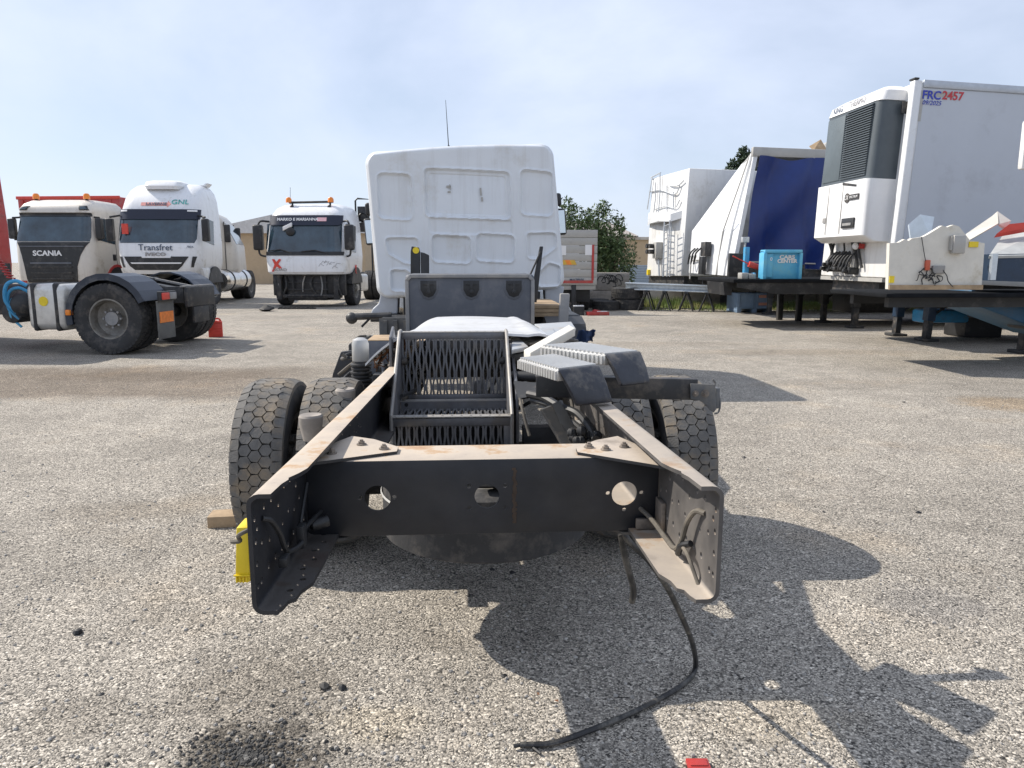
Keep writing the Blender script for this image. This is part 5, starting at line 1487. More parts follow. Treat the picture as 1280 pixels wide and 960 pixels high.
for sgn in (-1, 1):
    m = MB(); m.prism([(.35, 1.72), (1.3, 1.62), (1.36, 2.42), (.56, 2.46)], 0, sgn * 1.12, sgn * 1.232); m.build('side_window', M_glass, S4)
    m = MB(); m.box(sgn * 1.36 - .15, sgn * 1.36 + .13, .05, .28, 1.68, 2.42); mi = m.build('mirror', M_black, S4, bevel=0.06, seg=3)
    m = MB(); m.tube([(sgn * 1.12, .42, 2.52), (sgn * 1.30, .2, 2.52), (sgn * 1.38, .16, 2.35)], .03, 8, 3); m.tube([(sgn * 1.14, .42, 1.50), (sgn * 1.34, .2, 1.54), (sgn * 1.38, .16, 1.75)], .03, 8, 3); m.build('mirror_arm', M_black, mi)
    m = MB(); m.prism([(1.38 + .66 * math.cos(R(a)), .52 + .66 * math.sin(R(a))) for a in range(15, 166, 15)], 0, sgn * 1.0, sgn * 1.226); m.build('wheel_arch', M_black, S4)
front_mess(S4, cr, .18, 1.06, 12, 1.0)
m = MB(); m.box(-1.10, 1.10, .42, .60, .34, 1.04); m.build('front_frame', M_black, S4, bevel=0.03)
m = MB(); m.box(-.55, .5, .05, .30, 0, .03)
for k in range(8): m.box(-.52 + .13 * k, -.49 + .13 * k, .05, .30, .03, .05)
o = m.build('grille_panel', M_black, None); o.location = (-6.2, 21.3, 0); o.rotation_euler = (0, 0, R(-3)); tag(o, 'black plastic grille lying on the ground below the bare radiator', 'grille')
lump('debris', 333, 389, .20, M_tar, 'black heap of scrap on the ground beside the bumperless lorry', 'scrap', 77, None, .4)
# rack of air lines behind its cab
m = MB(); m.tube([(.95, 2.5, 1.0), (.95, 2.5, 3.28), (1.02, 2.5, 3.35), (1.45, 2.5, 3.32), (1.45, 2.5, 1.0)], .03, 8); rk = m.build('air_line_rack', M_black, S4)
for k in range(7):
    m = MB(); m.lathe([(2.40 + .02 * k, .14 - .012 * k), (2.42 + .02 * k, .16 - .012 * k), (2.44 + .02 * k, .14 - .012 * k)], 'Y', 18, (1.2, 0, 2.75)); m.build('air_coil', M_black, rk)
m = MB(); m.box(.98, 1.42, 2.45, 2.6, 2.3, 2.6); m.box(1.02, 1.38, 2.45, 2.6, 2.62, 3.1); m.build('rack_plate', M_black, rk, bevel=0.01)
m = MB(); m.prism([(1.6, .40), (2.9, .40), (2.9, .95), (1.6, .95)], 0, .75, 1.2); m.build('fuel_tank', M_alu, S4, bevel=0.08, seg=3)
m = MB(); m.prism([(1.15, 1.05), (1.30, 1.25), (1.20, 1.0), (1.35, .98)], 0, 1.2, 1.24); m.build('side_emblem', M_brightred, S4, smooth=0)
chassis_under(S4, 6.0)

# ---- tractor unit standing across at the far left
PSI = R(86.5)
S5 = thing('tractor_unit', 'red tractor unit with bare rear axle, alloy fuel tank and black arched mudguards', 'truck', (-5.80, 11.95, 0), PSI)
def both(fn):
    for sgn in (-1, 1): fn(sgn)
for sgn in (-1, 1):
    wheel(S5, (sgn * 1.05, 0, .525), Rt=.525, Wt=.29, dish=-sgn, rot=.2, key='w22b')
    wheel(S5, (sgn * .71, 0, .525), Rt=.525, Wt=.29, dish=sgn, rot=.6, key='w22b')
    m = MB(); m.cyl((sgn * .8, 0, .525), (sgn * 1.10, 0, .525), .12, .10, 20)
    for k in range(8):
        a = 2 * math.pi * k / 8; m.cyl((sgn * 1.06, .13 * math.cos(a), .525 + .13 * math.sin(a)), (sgn * 1.09, .13 * math.cos(a), .525 + .13 * math.sin(a)), .018, n=6)
    m.build('hub', M_greyedge, S5)
    # arched mudguard
    m = MB()
    for k in range(11):
        a, b = R(-12 + 15.5 * k), R(-12 + 15.5 * (k + 1))
        for (r0_, r1_, xa, xb) in ((.60, .625, .52, 1.20), (.53, .625, 1.19, 1.215)):
            q = []
            for ang, rad in ((a, r0_), (a, r1_), (b, r1_), (b, r0_)): q.append((-rad * math.cos(ang), .56 + rad * math.sin(ang)))
            m.hexa([Vector((sgn * xa, p[0] * -1, p[1])) for p in q], [Vector((sgn * xb, p[0] * -1, p[1])) for p in q])
    m.build('mudguard', pm('blue_black_plastic', (0.02, 0.028, 0.045), 0.4, var=0.2, dirt=(0.12, 0.12, 0.12), damt=0.3), S5)
    m = MB(); m.box(sgn * .42 - .04, sgn * .42 + .04, -.78, 5.3, .72, .97); m.build('frame_rail', M_black, S5, bevel=0.006)
    if sgn > 0: continue
    # tail lamp, flap and reflective board
    m = MB(); m.box(sgn * .86 - .22, sgn * .86 + .22, -.76, -.70, .78, .92); tlm = m.build('tail_lamp', M_dark, S5, bevel=0.01)
    m = MB(); m.box(sgn * .86 - .20, sgn * .86 + .0, -.78, -.755, .80, .90); m.build('lamp_lens', M_brightred, tlm, bevel=0.01)
    m = MB(); m.box(sgn * .86 + .01, sgn * .86 + .2, -.78, -.755, .80, .90); m.build('lamp_lens', M_greyedge, tlm, bevel=0.01)
    m = MB(); m.box(sgn * .86 - .24, sgn * .86 + .24, -.70, -.685, .22, .78); fl_ = m.build('mudflap', pm('dusty_flap', (0.12, 0.12, 0.115), 0.8, var=0.2), S5, bevel=0.004)
    m = MB(); m.box(sgn * .86 - .19, sgn * .86 + .19, -.712, -.699, .46, .62); m.build('reflector_board', pm('orange_reflector', (0.75, 0.2, 0.03), 0.4, var=0.25, scale=14), fl_)
m = MB(); m.cyl((-.9, 0, .525), (.9, 0, .525), .10, n=14); m.sphere((0, 0, .55), .28, 16, 10); m.build('rear_axle', M_dark, S5)
m = MB(); m.box(-.46, .46, -.84, -.785, .66, .96); m.build('rear_crossmember', M_dark, S5, bevel=0.01)
m = MB(); m.box(-.25, .25, -.83, -.79, .40, .655); m.build('number_plate_holder', M_dark, S5, bevel=0.01)
# fifth wheel with ramps
m = MB(); m.lathe([(1.02, .08), (1.02, .44), (1.06, .46), (1.10, .44), (1.10, .08)], 'Z', 28, (0, .35, 0)); fw = m.build('fifth_wheel', M_black, S5)
m = MB()
for sgn in (-1, 1): m.prism([(.25, 1.03), (-.72, .86), (-.76, .92), (.25, 1.10)], 0, sgn * .27 - .10, sgn * .27 + .10)
m.build('coupling_ramp', M_black, fw)
m = MB(); m.prism([(.2, 1.12), (-.78, .93), (-.78, .96), (.2, 1.15)], 0, -.02, .02); m.build('ramp_edge', M_greyedge, fw)
m = MB(); m.box(-.5, .5, -.80, -.75, .965, .985); m.build('ramp_edge', M_greyedge, fw)
# fuel tanks
for sgn in (-1, 1):
    m = MB(); m.prism([(.62, .36), (1.22, .36), (1.22, 1.03), (.62, 1.03)], 0, sgn * .62, sgn * 1.20); tk = m.build('fuel_tank', M_alu, S5, bevel=0.10, seg=4)
    for yy in (.72, 1.06):
        m = MB(); m.prism([(yy, .345), (yy + .07, .345), (yy + .07, 1.045), (yy, 1.045)], 0, sgn * .61, sgn * 1.215); m.build('tank_strap', M_dark, tk, bevel=0.09, seg=3)
    m = MB(); m.cyl((sgn * 1.20, .94, .78), (sgn * 1.207, .94, .78), .07, n=18); m.build('warning_sticker', M_yellow, tk)
    m = MB(); m.box(sgn * 1.16, sgn * 1.25, .53, .60, .58, .66); m.build('side_marker', M_orange, S5, bevel=0.01)
m = MB(); m.box(-.75, .75, 1.25, 2.2, .55, 1.0); m.sphere((-.9, 1.45, .72), .20, 14, 10); m.cyl((-1.0, 1.6, .6), (-.6, 1.6, .6), .16, n=16); m.build('gearbox', M_dark, S5, bevel=0.02)
for k, (x, z, mt) in enumerate(((-1.02, 1.02, M_blue), (-.98, .92, M_blue), (-.95, .80, M_lightblue))):
    m = MB(); m.tube([(x, 1.30, z - .02), (x - .06, 1.42, z + .05), (x - .08, 1.56, z - .02), (x - .04, 1.62, z - .25), (x, 1.50, z - .42)], .028 - .005 * k, 8, 5); m.build('air_hose', mt, S5)
# coiled red line behind the cab
m = MB(); pts = []
for k in range(121):
    t = k / 120; a = t * 2 * math.pi * 11
    pts.append(Vector((-1.05 + .055 * math.cos(a), 1.80 - .30 * t + .055 * math.sin(a) * .7, 1.55 - .45 * t)))
m.tube(pts, .010, 6); m.build('coiled_line', M_red, S5)
# red cab
cz = Cab([(.75, 1.15, -3.9, -1.72, .25), (1.0, 1.22, -4.0, -1.72, .3), (1.3, 1.24, -4.0, -1.70, .3), (2.0, 1.24, -3.95, -1.70, .3), (2.9, 1.2, -3.6, -1.72, .3), (3.4, 1.1, -3.2, -1.76, .3), (3.6, .9, -2.8, -1.85, .3)])
CS = 1.47
m = cz.shell(); m.map(lambda p: Vector((-p.x, -p.y + CS, p.z))); m.build('cab', M_red, S5, smooth=40)
m = MB()
for k in range(7): m.box(-1.12, 1.12, 1.695 + CS, 1.712 + CS, 1.35 + .26 * k, 1.37 + .26 * k)
m.build('rear_wall_ribs', M_red, S5)
m = MB(); m.box(-1.1, 1.1, 1.66 + CS, 1.72 + CS, .95, 1.32); m.build('rear_panel', M_black, S5)
for sgn in (-1, 1):
    m = MB(); m.prism([(2.55 + CS, 1.95), (3.45 + CS, 1.85), (3.35 + CS, 2.75), (2.55 + CS, 2.8)], 0, sgn * 1.17, sgn * 1.252); m.build('side_window', M_glass, S5)
    wheel(S5, (sgn * 1.06, 4.1, .525), Rt=.525, Wt=.29, dish=sgn, key='w22b')
m = MB(); m.cyl((-1.0, 4.1, .525), (1.0, 4.1, .525), .07, n=12); m.build('front_axle', M_dark, S5)
m = MB(); m.prism([(-1.0, 2.0), (1.0, 2.0), (.95, 2.85), (-.95, 2.85)], 1, 3.72 + CS, 3.98 + CS); m.build('windscreen', M_glass, S5)
m = MB(); m.box(-1.2, 1.2, 3.75 + CS, 4.05 + CS, .35, .80); m.build('front_bumper', M_black, S5, bevel=0.05)

# red jerrycan
q = G(270, 421)
J = thing('jerrycan', 'red plastic fuel can standing on the ground beside the tractor unit', 'jerrycan', (q.x, q.y, 0), R(20))
m = MB(); m.box(-.12, .12, -.08, .08, 0, .25); m.prism([(-.12, .25), (.12, .25), (.12, .28), (-.02, .30), (-.12, .27)], 1, -.08, .08); jb = m.build('body', M_brightred, J, bevel=0.025, seg=3)
m = MB(); m.tube([(-.03, 0, .28), (0, 0, .325), (.07, 0, .325), (.10, 0, .27)], .016, 8, 3); m.build('handle', M_brightred, J)
m = MB(); m.cyl((-.09, 0, .25), (-.105, 0, .31), .028, n=12); m.build('cap', M_red, J)
for k in range(3):
    m = MB(); m.box(-.10, .10, -.088, .088, .06 + .05 * k, .08 + .05 * k); m.build('rib', M_brightred, jb, bevel=0.008)

# ================================================================ far buildings, bush, blocks
W1 = thing('warehouse', 'low beige warehouse with pale roof behind the parked lorries', 'building', (-14.0, 46, 0))
m = MB(); m.box(-4.6, 5.0, 0, 12, 0, 3.05); m.build('wall', M_beige, W1)
m = MB(); m.prism([(-4.9, 3.05), (5.3, 3.05), (5.3, 3.2), (.2, 4.3), (-4.9, 3.2)], 1, -.3, 12.3); m.build('roof', pm('pale_roof', (0.55, 0.55, 0.54), 0.7), W1)

SH = thing('shed', 'tan shed with corrugated roof and grey roller shutter beyond the bush', 'building', (0, 40, 0))
xa, xb = PY(756, 320, 40).x, PY(1090, 320, 40).x
zt = PY(790, 300, 40).z
m = MB(); m.box(xa, xb, 0, 9, 0, zt); m.build('wall', M_beige, SH)
xs0, xs1 = PY(772, 340, 40).x, PY(813, 340, 40).x
zs = PY(790, 330, 40).z
for k in range(int(zs / .09)):
    m = MB(); m.prism([(-.02, k * .09), (-.05, k * .09 + .03), (-.05, k * .09 + .06), (-.02, k * .09 + .086), (.0, k * .09 + .086), (.0, k * .09)], 0, xs0, xs1); m.build('shutter_slat', M_shutter, SH, smooth=0)
m = MB(); m.box(xa - .1, xb, -.12, .2, zt + .001, zt + .16); m.build('fascia', M_palecon, SH, bevel=0.01)
m = MB(); xr = PY(797, 300, 40).x
n_ = 60
rf = []
xl = PY(700, 300, 40).x
zr = PY(770, 278, 44).z
for i in range(n_ + 1):
    x = xl + (xr - xl) * i / n_
    dz = .035 * math.sin(i * math.pi)
    rf.append((x, .05 * (1 if i % 2 else 0)))
top = [Vector((x - .9, 4.5, zr + d)) for x, d in rf]; bot = [Vector((x, -.4, zt + .17 + d)) for x, d in rf]
m.add(bot + top, [(i, i + 1, n_ + 2 + i, n_ + 1 + i) for i in range(n_)])
bk = [Vector((x, 9.2, zt + .17 + d)) for x, d in rf]
o_ = len(m.v); m.add(top + bk, [(i, i + 1, n_ + 2 + i, n_ + 1 + i) for i in range(n_)])
m.build('corrugated_roof', M_roof, SH, smooth=0)
m = MB(); m.add([(xr, -.35, zt + .17), (xr, 9.1, zt + .17), (xr - .9, 4.5, zr)], [(0, 1, 2)]); m.build('gable', M_roof, SH)

# leafy shrubs and trees
M_leaf = pm('shrub_leaf', (0.06, 0.10, 0.032), 0.6, var=0.6, scale=2.5, dirt=(0.12, 0.13, 0.05), damt=0.3, dscale=6)
M_leaf2 = pm('conifer_leaf', (0.035, 0.06, 0.03), 0.7, var=0.5, scale=3)
M_bark = pm('bark', (0.11, 0.085, 0.06), 0.9, var=0.3, scale=12)
def leafy(name, label, base, clumps, nl, ls, mat, trunk, seed, cat='bush'):
    rr = random.Random(seed)
    r_ = thing(name, label, cat, base)
    m = MB()
    for (x, y, z, rx, rz) in trunk:
        m.tube([(0, 0, 0), (x * .3, y * .3, z * .45), (x, y, z)], [rx, rz], 7, 4)
    m.build('trunk', M_bark, r_)
    vs_ = []; fs_ = []
    tot = sum(c[3] ** 2 for c in clumps)
    for (cx, cy, cz_, cr_, sz_) in clumps:
        n = int(nl * cr_ ** 2 / tot)
        for i in range(n):
            d = Vector((rr.gauss(0, 1), rr.gauss(0, 1), rr.gauss(0, 1))).normalized()
            k = rr.random() ** .35
            p = Vector((cx, cy, cz_)) + Vector((d.x, d.y, d.z * sz_)) * cr_ * k * (1 + .22 * mnoise.noise(d * 2.3 + Vector((cx, cy, cz_))))
            a = Vector((rr.gauss(0, 1), rr.gauss(0, 1), rr.gauss(.5, 1))).normalized()
            b = a.orthogonal().normalized(); b.rotate(Matrix.Rotation(rr.random() * 6.28, 3, a)); c = a.cross(b)
            L = ls * (.6 + .8 * rr.random())
            o_ = len(vs_)
            vs_ += [p - b * L * .18, p + c * L * .5 + a * L * .1, p + b * L * .18, p - c * L * .5 + a * L * .1]
            fs_.append((o_, o_ + 1, o_ + 2, o_ + 3))
    m = MB(); m.v = vs_; m.f = fs_
    m.build('crown', mat, r_, smooth=0, recalc=False)
    return r_
bp_ = PY(742, 380, 28)
rr = random.Random(31); cl = [(-1.35, .2, 1.9, .95, 1.15), (-.75, 0, 2.45, .95, 1.0), (.1, .1, 2.35, 1.0, 1.05), (.65, 0, 1.55, .95, 1.2), (-.3, 0, 1.3, 1.1, 1.1), (1.05, .1, .95, .6, 1.2), (-2.0, .2, 2.3, .8, 1.1), (-2.7, .2, 2.0, .9, 1.2)]
cl += [(rr.uniform(-2.4, 1.1), rr.uniform(-.2, .3), rr.uniform(1.4, 3.0), rr.uniform(.25, .5), 1.0) for _ in range(12)]
cl += [(.95, 0, 2.75, .22, 1.5), (.3, 0, 3.25, .3, 1.2), (-1.0, 0, 3.3, .35, 1.2)]
leafy('bush', 'dense green bush growing above the concrete blocks', (bp_.x, 28, 0), cl, 17000, .15, M_leaf, [(-1.2, 0, 2.0, .09, .02), (.3, 0, 2.2, .1, .02), (.9, 0, 1.3, .06, .02), (-.5, .1, 2.4, .07, .02)], 3)
tb = PY(930, 205, 44)
cl = [(0, 0, z, .25 + .9 * (7.9 - z) / 6, 1.4) for z in (2, 3, 4, 4.8, 5.5, 6.1, 6.6, 7.0, 7.4)] + [(-.9, 0, 6.0, .6, 1.3), (-.6, 0, 6.7, .35, 1.5), (.7, 0, 6.3, .5, 1.4), (.35, 0, 7.1, .25, 2), (-.25, 0, 7.4, .2, 2.0)]
leafy('conifer', 'dark conifer whose top shows above the trailers', (tb.x, 44, 0), cl, 9000, .28, M_leaf2, [(0, 0, 7.2, .2, .03)], 5, 'tree')

# concrete blocks
def block(px0, px1, py0, py1, Y, label, dep=.6, mat=M_concrete, grp='concrete blocks beside the tyres'):
    a, b = PY(px0, py0, Y), PY(px1, py1, Y)
    m = MB(); w_ = b.x - a.x; h_ = a.z - max(b.z, 0)
    m.box(-w_ / 2, w_ / 2, 0, dep, 0, h_)
    o = m.build('concrete_block', mat, None, bevel=0.02)
    o.location = ((a.x + b.x) / 2, Y, max(b.z, 0)); tag(o, label, 'block', grp)
    return o, w_, h_
Yb = 23.0
blk, w_, h_ = block(743, 786.5, 341, 363, Yb, 'upper concrete block with dark scribbled marks under the bush')
rr = random.Random(6)
for k in range(9):
    m = MB(); x, z = rr.uniform(-w_ * .42, w_ * .2), rr.uniform(.1, h_ - .12)
    m.tube([(x, -.004, z), (x + .08, -.004, min(h_ - .03, z + .12)), (x + .2, -.004, min(h_ - .03, z + .10)), (x + .26, -.004, max(.03, z - .05)), (x + .16, -.004, max(.03, z - .07))], .012, 5, 4)
    m.build('scribble', M_black, blk, smooth=0)
block(722, 764, 363.3, 384, Yb, 'lower concrete block under the marked one, partly behind the tyres')
block(765, 807, 363.3, 384, Yb, 'lower concrete block standing behind the stacked tyres')
block(680, 721, 363.3, 384, Yb, 'lower concrete block standing behind the tail-lift truck')
# tyre pile
def flat_tyre(px, py_base, Y, z0, Rt, Wt, label, tilt=0.0, grp='old tyres piled by the blocks'):
    q = PY(px, py_base, Y)
    key = 'flat%.2f' % Rt
    b, t = tyre_mesh(Rt, Wt, Rt * .55, key, False)
    r_ = thing('tyre', label, 'tyre', (q.x, Y, z0 + Wt / 2 + .015), 0, grp, (0, R(90) + tilt, 0))
    link('carcass', b, M_rubber, r_); link('tread', t, M_rubber, r_)
flat_tyre(785, 385, 21.3, 0, .46, .28, 'large black tyre at the bottom of the two-tyre stack')
flat_tyre(784, 372, 21.3, .31, .46, .28, 'large black tyre lying on top of another tyre')
flat_tyre(757, 387, 21.0, 0, .38, .24, 'smaller black tyre lying beside the two-tyre stack')
flat_tyre(745, 380, 21.9, 0, .38, .26, 'small black tyre behind the smaller one, half hidden')

# tail-lift truck rear behind the cab
TYY = 19.6
xr = PY(746, 350, TYY).x; xl = xr - 2.3
zt = PY(730, 287, TYY).z; zb = PY(730, 356, TYY).z
LT = thing('tail_lift_truck', 'flatbed truck with its grey tail lift folded up, orange stripes and red edging', 'truck', ((xl + xr) / 2, TYY, 0))
hw_ = (xr - xl) / 2
nb = 7
for k in range(nb):
    z0_ = zb + (zt - zb) * k / nb; z1_ = zb + (zt - zb) * (k + 1) / nb - .008
    m = MB(); m.box(-hw_, hw_, 0, .06, z0_, z1_); m.build('lift_board', M_panelgrey, LT, bevel=0.006)
zz = PY(730, 352.5, TYY).z
m = MB(); m.box(-hw_ + .05, hw_ - .10, -.016, .01, zz - .03, zz + .04); m.build('edge_strip', M_red, LT)
xe = PY(741, 330, TYY).x - (xl + xr) / 2; z2_ = PY(740, 306, TYY).z
m = MB(); m.box(xe - .03, xe + .03, -.016, .01, zz + .045, z2_); m.build('edge_strip', M_red, LT)
def rectpx(name, x0, y0, x1, y1, mat, dy=-.014):
    a, b = PY(x0, y0, TYY), PY(x1, y1, TYY); cx = (xl + xr) / 2
    m = MB(); m.box(a.x - cx, b.x - cx, dy, .005, b.z, a.z); return m.build(name, mat, LT)
rectpx('label_plate', 731.5, 306, 740, 319, M_letwhite); rectpx('label_plate', 701, 307, 707.5, 319, M_letwhite)
for k in range(7):
    x0 = 679 + 6 * k
    a, b = PY(x0, 325, TYY), PY(x0 + 6, 331, TYY); cx = (xl + xr) / 2
    s_ = (b.x - a.x) * .5
    m = MB(); m.prism([(a.x - cx, b.z), (b.x - cx, b.z), (b.x - cx - s_, a.z), (a.x - cx - s_, a.z)], 1, -.014 - .001 * (k % 2), .005); m.build('warning_stripe', M_orange if k % 2 else pm('dull_yellow', (0.6, 0.38, 0.05), 0.5), LT)
q = PY(721, 349.7, TYY); text('MULTIFLEX', .075, M_letdark, LT, (q.x - (xl + xr) / 2, -.012, q.z), (R(90), 0, 0), bold=.003)
m = MB(); m.box(-hw_ + .02, hw_ - .02, .10, 4.5, .92, 1.02); m.build('deck', M_dark, LT)
m = MB(); m.box(-hw_ + .02, hw_ - .02, .07, .30, PY(730, 359, TYY).z - .07, zb - .01); m.build('rear_bar', M_panelgrey, LT, bevel=0.01)
for x in (-.75, .0, .55):
    m = MB(); m.box(x - .06, x + .06, .02, .12, .16, zb + .02); m.box(x - .09, x + .09, -.02, .14, .12, .20); m.build('lift_leg', M_black, LT, bevel=0.01)
m = MB(); m.box(-1.0, 1.0, .35, .9, .28, .75); m.build('underrun_frame', M_black, LT, bevel=0.02)
for sgn in (-1, 1):
    wheel(LT, (sgn * .95, 1.5, .48), Rt=.48, Wt=.27, dish=sgn, key='w19', rim=.27)
    wheel(LT, (sgn * .95, 5.2, .48), Rt=.48, Wt=.27, dish=sgn, key='w19', rim=.27)
m = MB(); m.box(-.5, .5, .9, 6.0, .60, .90); m.build('frame', M_dark, LT)
m = MB(); m.box(-1.1, 1.1, 4.6, 6.3, .7, 2.1); m.build('cab', M_white, LT, bevel=0.12, seg=3)
# red jack on the ground
q = G(750, 394)
o = thing('jack_frame', 'low red metal jack frame lying on the ground beside the tyres', 'jack', (q.x - .05, q.y, 0), R(10))
m = MB(); m.box(-.30, .26, -.12, -.08, 0, .09); m.box(-.30, .26, .08, .12, 0, .09); m.box(-.30, -.24, -.0799, .0799, .01, .08); m.box(.20, .26, -.0799, .0799, .01, .08); m.build('frame', M_red, o, bevel=0.008)
m = MB(); m.prism([(-.2, .06), (.15, .05), (.05, .12), (-.1, .15)], 1, -.05, .05); m.build('lifting_arm', M_red, o, bevel=0.01)
m = MB(); m.box(-.05, .22, -.10, .02, .092, .105); m.build('paper', M_letwhite, o)
q2 = q + Vector((-.55, .05, 0))
o = thing('car_battery', 'black battery with a white top standing beside the red jack frame', 'battery', (q2.x, q2.y, 0), R(6))
m = MB(); m.box(-.14, .14, -.09, .09, 0, .22); m.build('case', M_black, o, bevel=0.008)
m = MB(); m.box(-.13, .13, -.08, .08, .221, .25); m.build('lid', M_letwhite, o, bevel=0.006)

# galvanised beam on trestles
Yg = 20.3
a, b = PY(782, 358.5, Yg + .8), PY(908, 362.5, Yg)
B0 = Vector((a.x, Yg + .8, .67)); B1 = Vector((b.x, Yg, .60))
m = MB(); cdir = (B1 - B0)
n1_ = Vector((-cdir.y, cdir.x, 0)).normalized() * .16
for dz0, dz1, k0, k1 in ((.06, .10, -1, 1), (-.10, -.06, -1, 1), (-.06, .06, -.12, .12)):
    q = [B0 + n1_ * k0, B1 + n1_ * k0, B1 + n1_ * k1, B0 + n1_ * k1]
    m.hexa([p + Vector((0, 0, dz0)) - B0 for p in q], [p + Vector((0, 0, dz1)) - B0 for p in q])
o = m.build('galvanised_beam', M_galv, None, bevel=0.004); o.location = B0
tag(o, 'long shiny galvanised steel beam lying across black trestles', 'beam')
for k, t in enumerate((.22, .40, .62, .82)):
    p = B0.lerp(B1, t); p.z = 0
    zt_ = B0.lerp(B1, t).z - .102
    r_ = thing('trestle', ('first', 'second', 'third', 'fourth')[k] + ' black A-shaped trestle from the bush end under the galvanised beam', 'trestle', p, math.atan2(cdir.y, cdir.x), 'black trestles under the beam')
    for sx_ in (-1, 1):
        for sy_ in (-1, 1):
            m = MB(); m.tube([(0.02 * sx_, .22 * sy_, zt_ - .02), (.20 * sx_, .32 * sy_, 0)], .02, 6); m.build('leg', M_black, r_)
    m = MB(); m.box(-.05, .05, -.25, .25, zt_ - .04, zt_); m.build('top_rail', M_black, r_)
    m = MB(); m.tube([(-.17, -.30, .08), (.17, -.30, .08)], .012, 6); m.build('brace', M_black, r_)

# low concrete wall of long blocks under the trailers
x0 = PY(804, 380, 23.5).x
k = 0
while x0 < 19:
    L = (1.25, 1.6, 1.4)[k % 3]
    m = MB(); m.box(0, L - .03, 0, .5, 0, .55)
    o = m.build('wall_block', M_palecon, None, bevel=0.02); o.location = (x0, 23.5 + .05 * (k % 2), 0)
    ordn = ('first', 'second', 'third', 'fourth', 'fifth', 'sixth', 'seventh', 'eighth', 'ninth', 'tenth', 'eleventh', 'twelfth')[k]
    tag(o, ordn + ' pale concrete block from the tyres in the low wall behind the grass', 'block', 'low wall of concrete blocks')
    x0 += L; k += 1
# grass strip in front of it
rr = random.Random(12); m = MB(); vs_ = []; fs_ = []
for i in range(16000):
    x = rr.uniform(3.6, 13); y = 22.5 - abs(rr.gauss(0, .8)) * (1.0 if x > 5.2 else .8)
    if mnoise.noise(Vector((x * .7, y * .9, 0))) < -.25: continue
    h_ = rr.uniform(.08, .26) * (1.5 if 3.9 < x < 5.2 else 1) * max(.35, 1 - (22.5 - y) * .35)
    a = rr.random() * 6.28; dx, dy = math.cos(a) * .012, math.sin(a) * .012
    lx, ly = rr.gauss(0, .05), rr.gauss(0, .05)
    o_ = len(vs_); vs_ += [Vector((x - dx, y - dy, -.01)), Vector((x + dx, y + dy, -.01)), Vector((x + lx, y + ly, h_))]; fs_.append((o_, o_ + 1, o_ + 2))
m.v = vs_; m.f = fs_
M_grass = pm('grass', (0.15, 0.21, 0.05), 0.8, var=0.4, scale=1.5, dirt=(0.34, 0.28, 0.12), damt=0.45, dscale=1.2)
tag(m.build('grass', M_grass, None, smooth=0, recalc=False), 'tufts of short green and straw grass along the low concrete wall', 'grass', kind='stuff')

# blue plastic crate
q = G(943, 391)
K = thing('crate', 'blue slatted plastic crate on the ground under the trailer deck', 'crate', (q.x, q.y, 0), R(4))
M_crate = pm('crate_blue', (0.15, 0.22, 0.31), 0.6, var=0.15, dirt=(0.2, 0.26, 0.32), damt=0.3)
m = MB(); m.box(-.48, .48, 0, .8, .10, .52); m.build('tub', M_crate, K, bevel=0.015)
for x in (-.42, 0, .42):
    m = MB(); m.box(x - .06, x + .06, 0, .8, 0, .10); m.build('skid', M_crate, K, bevel=0.01)
for (x, w2) in ((-.24, .20), (.24, .20)):
    m = MB()
    for (xa_, xb_, za, zb_) in ((x - w2, x + w2, .49, .515), (x - w2, x + w2, .12, .15), (x - w2, x - w2 + .03, .151, .489), (x + w2 - .03, x + w2, .151, .489)): m.box(xa_, xb_, -.022, .001, za, zb_)
    m.build('rib_frame', M_crate, K, bevel=0.004)
for z in (.20, .40):
    m = MB(); m.box(.10, .38, -.03, -.001, z, z + .07); m.build('label_panel', pm('faded_orange', (0.42, 0.20, 0.14), 0.7), K)

# ================================================================ trailers on the right
def legs(root, x, ys, ztop, mat, zfun=lambda x: 0.0, foot=True, lower=None):
    for y in ys:
        zb_ = zfun(x)
        m = MB(); m.box(x - .07, x + .07, y - .08, y + .08, (zb_ + ztop) * .45, ztop); lg = m.build('landing_leg', mat, root, bevel=0.008)
        m = MB(); m.box(x - .052, x + .052, y - .062, y + .062, zb_ + .04, (zb_ + ztop) * .45); m.build('inner_leg', lower or M_dark, lg, bevel=0.006)
        if foot:
            m = MB(); m.box(x - .14, x + .14, y - .14, y + .14, zb_, zb_ + .05); m.build('leg_foot', M_dark, lg, bevel=0.01)
    for y in ys:
        m = MB(); m.tube([(x + .02, y, ztop * .55), (x + .5, y, ztop * .98)], .025, 6); m.build('leg_brace', M_dark, root)
    m = MB(); m.box(x - .03, x + .03, ys[0] + .09, ys[1] - .09, ztop * .8, ztop * .88); m.build('leg_crossbar', M_dark, root)
def bogie(root, xs, y0, y1, zc, Rt=.48):
    for x in xs:
        for y in (y0, y1):
            w2 = wheel(root, (x, y, zc), Rt=Rt, Wt=.30, rim=.27, key='w22t', dish=(-1 if y == y1 else 1)); w2.rotation_euler = (0, 0, R(-90))

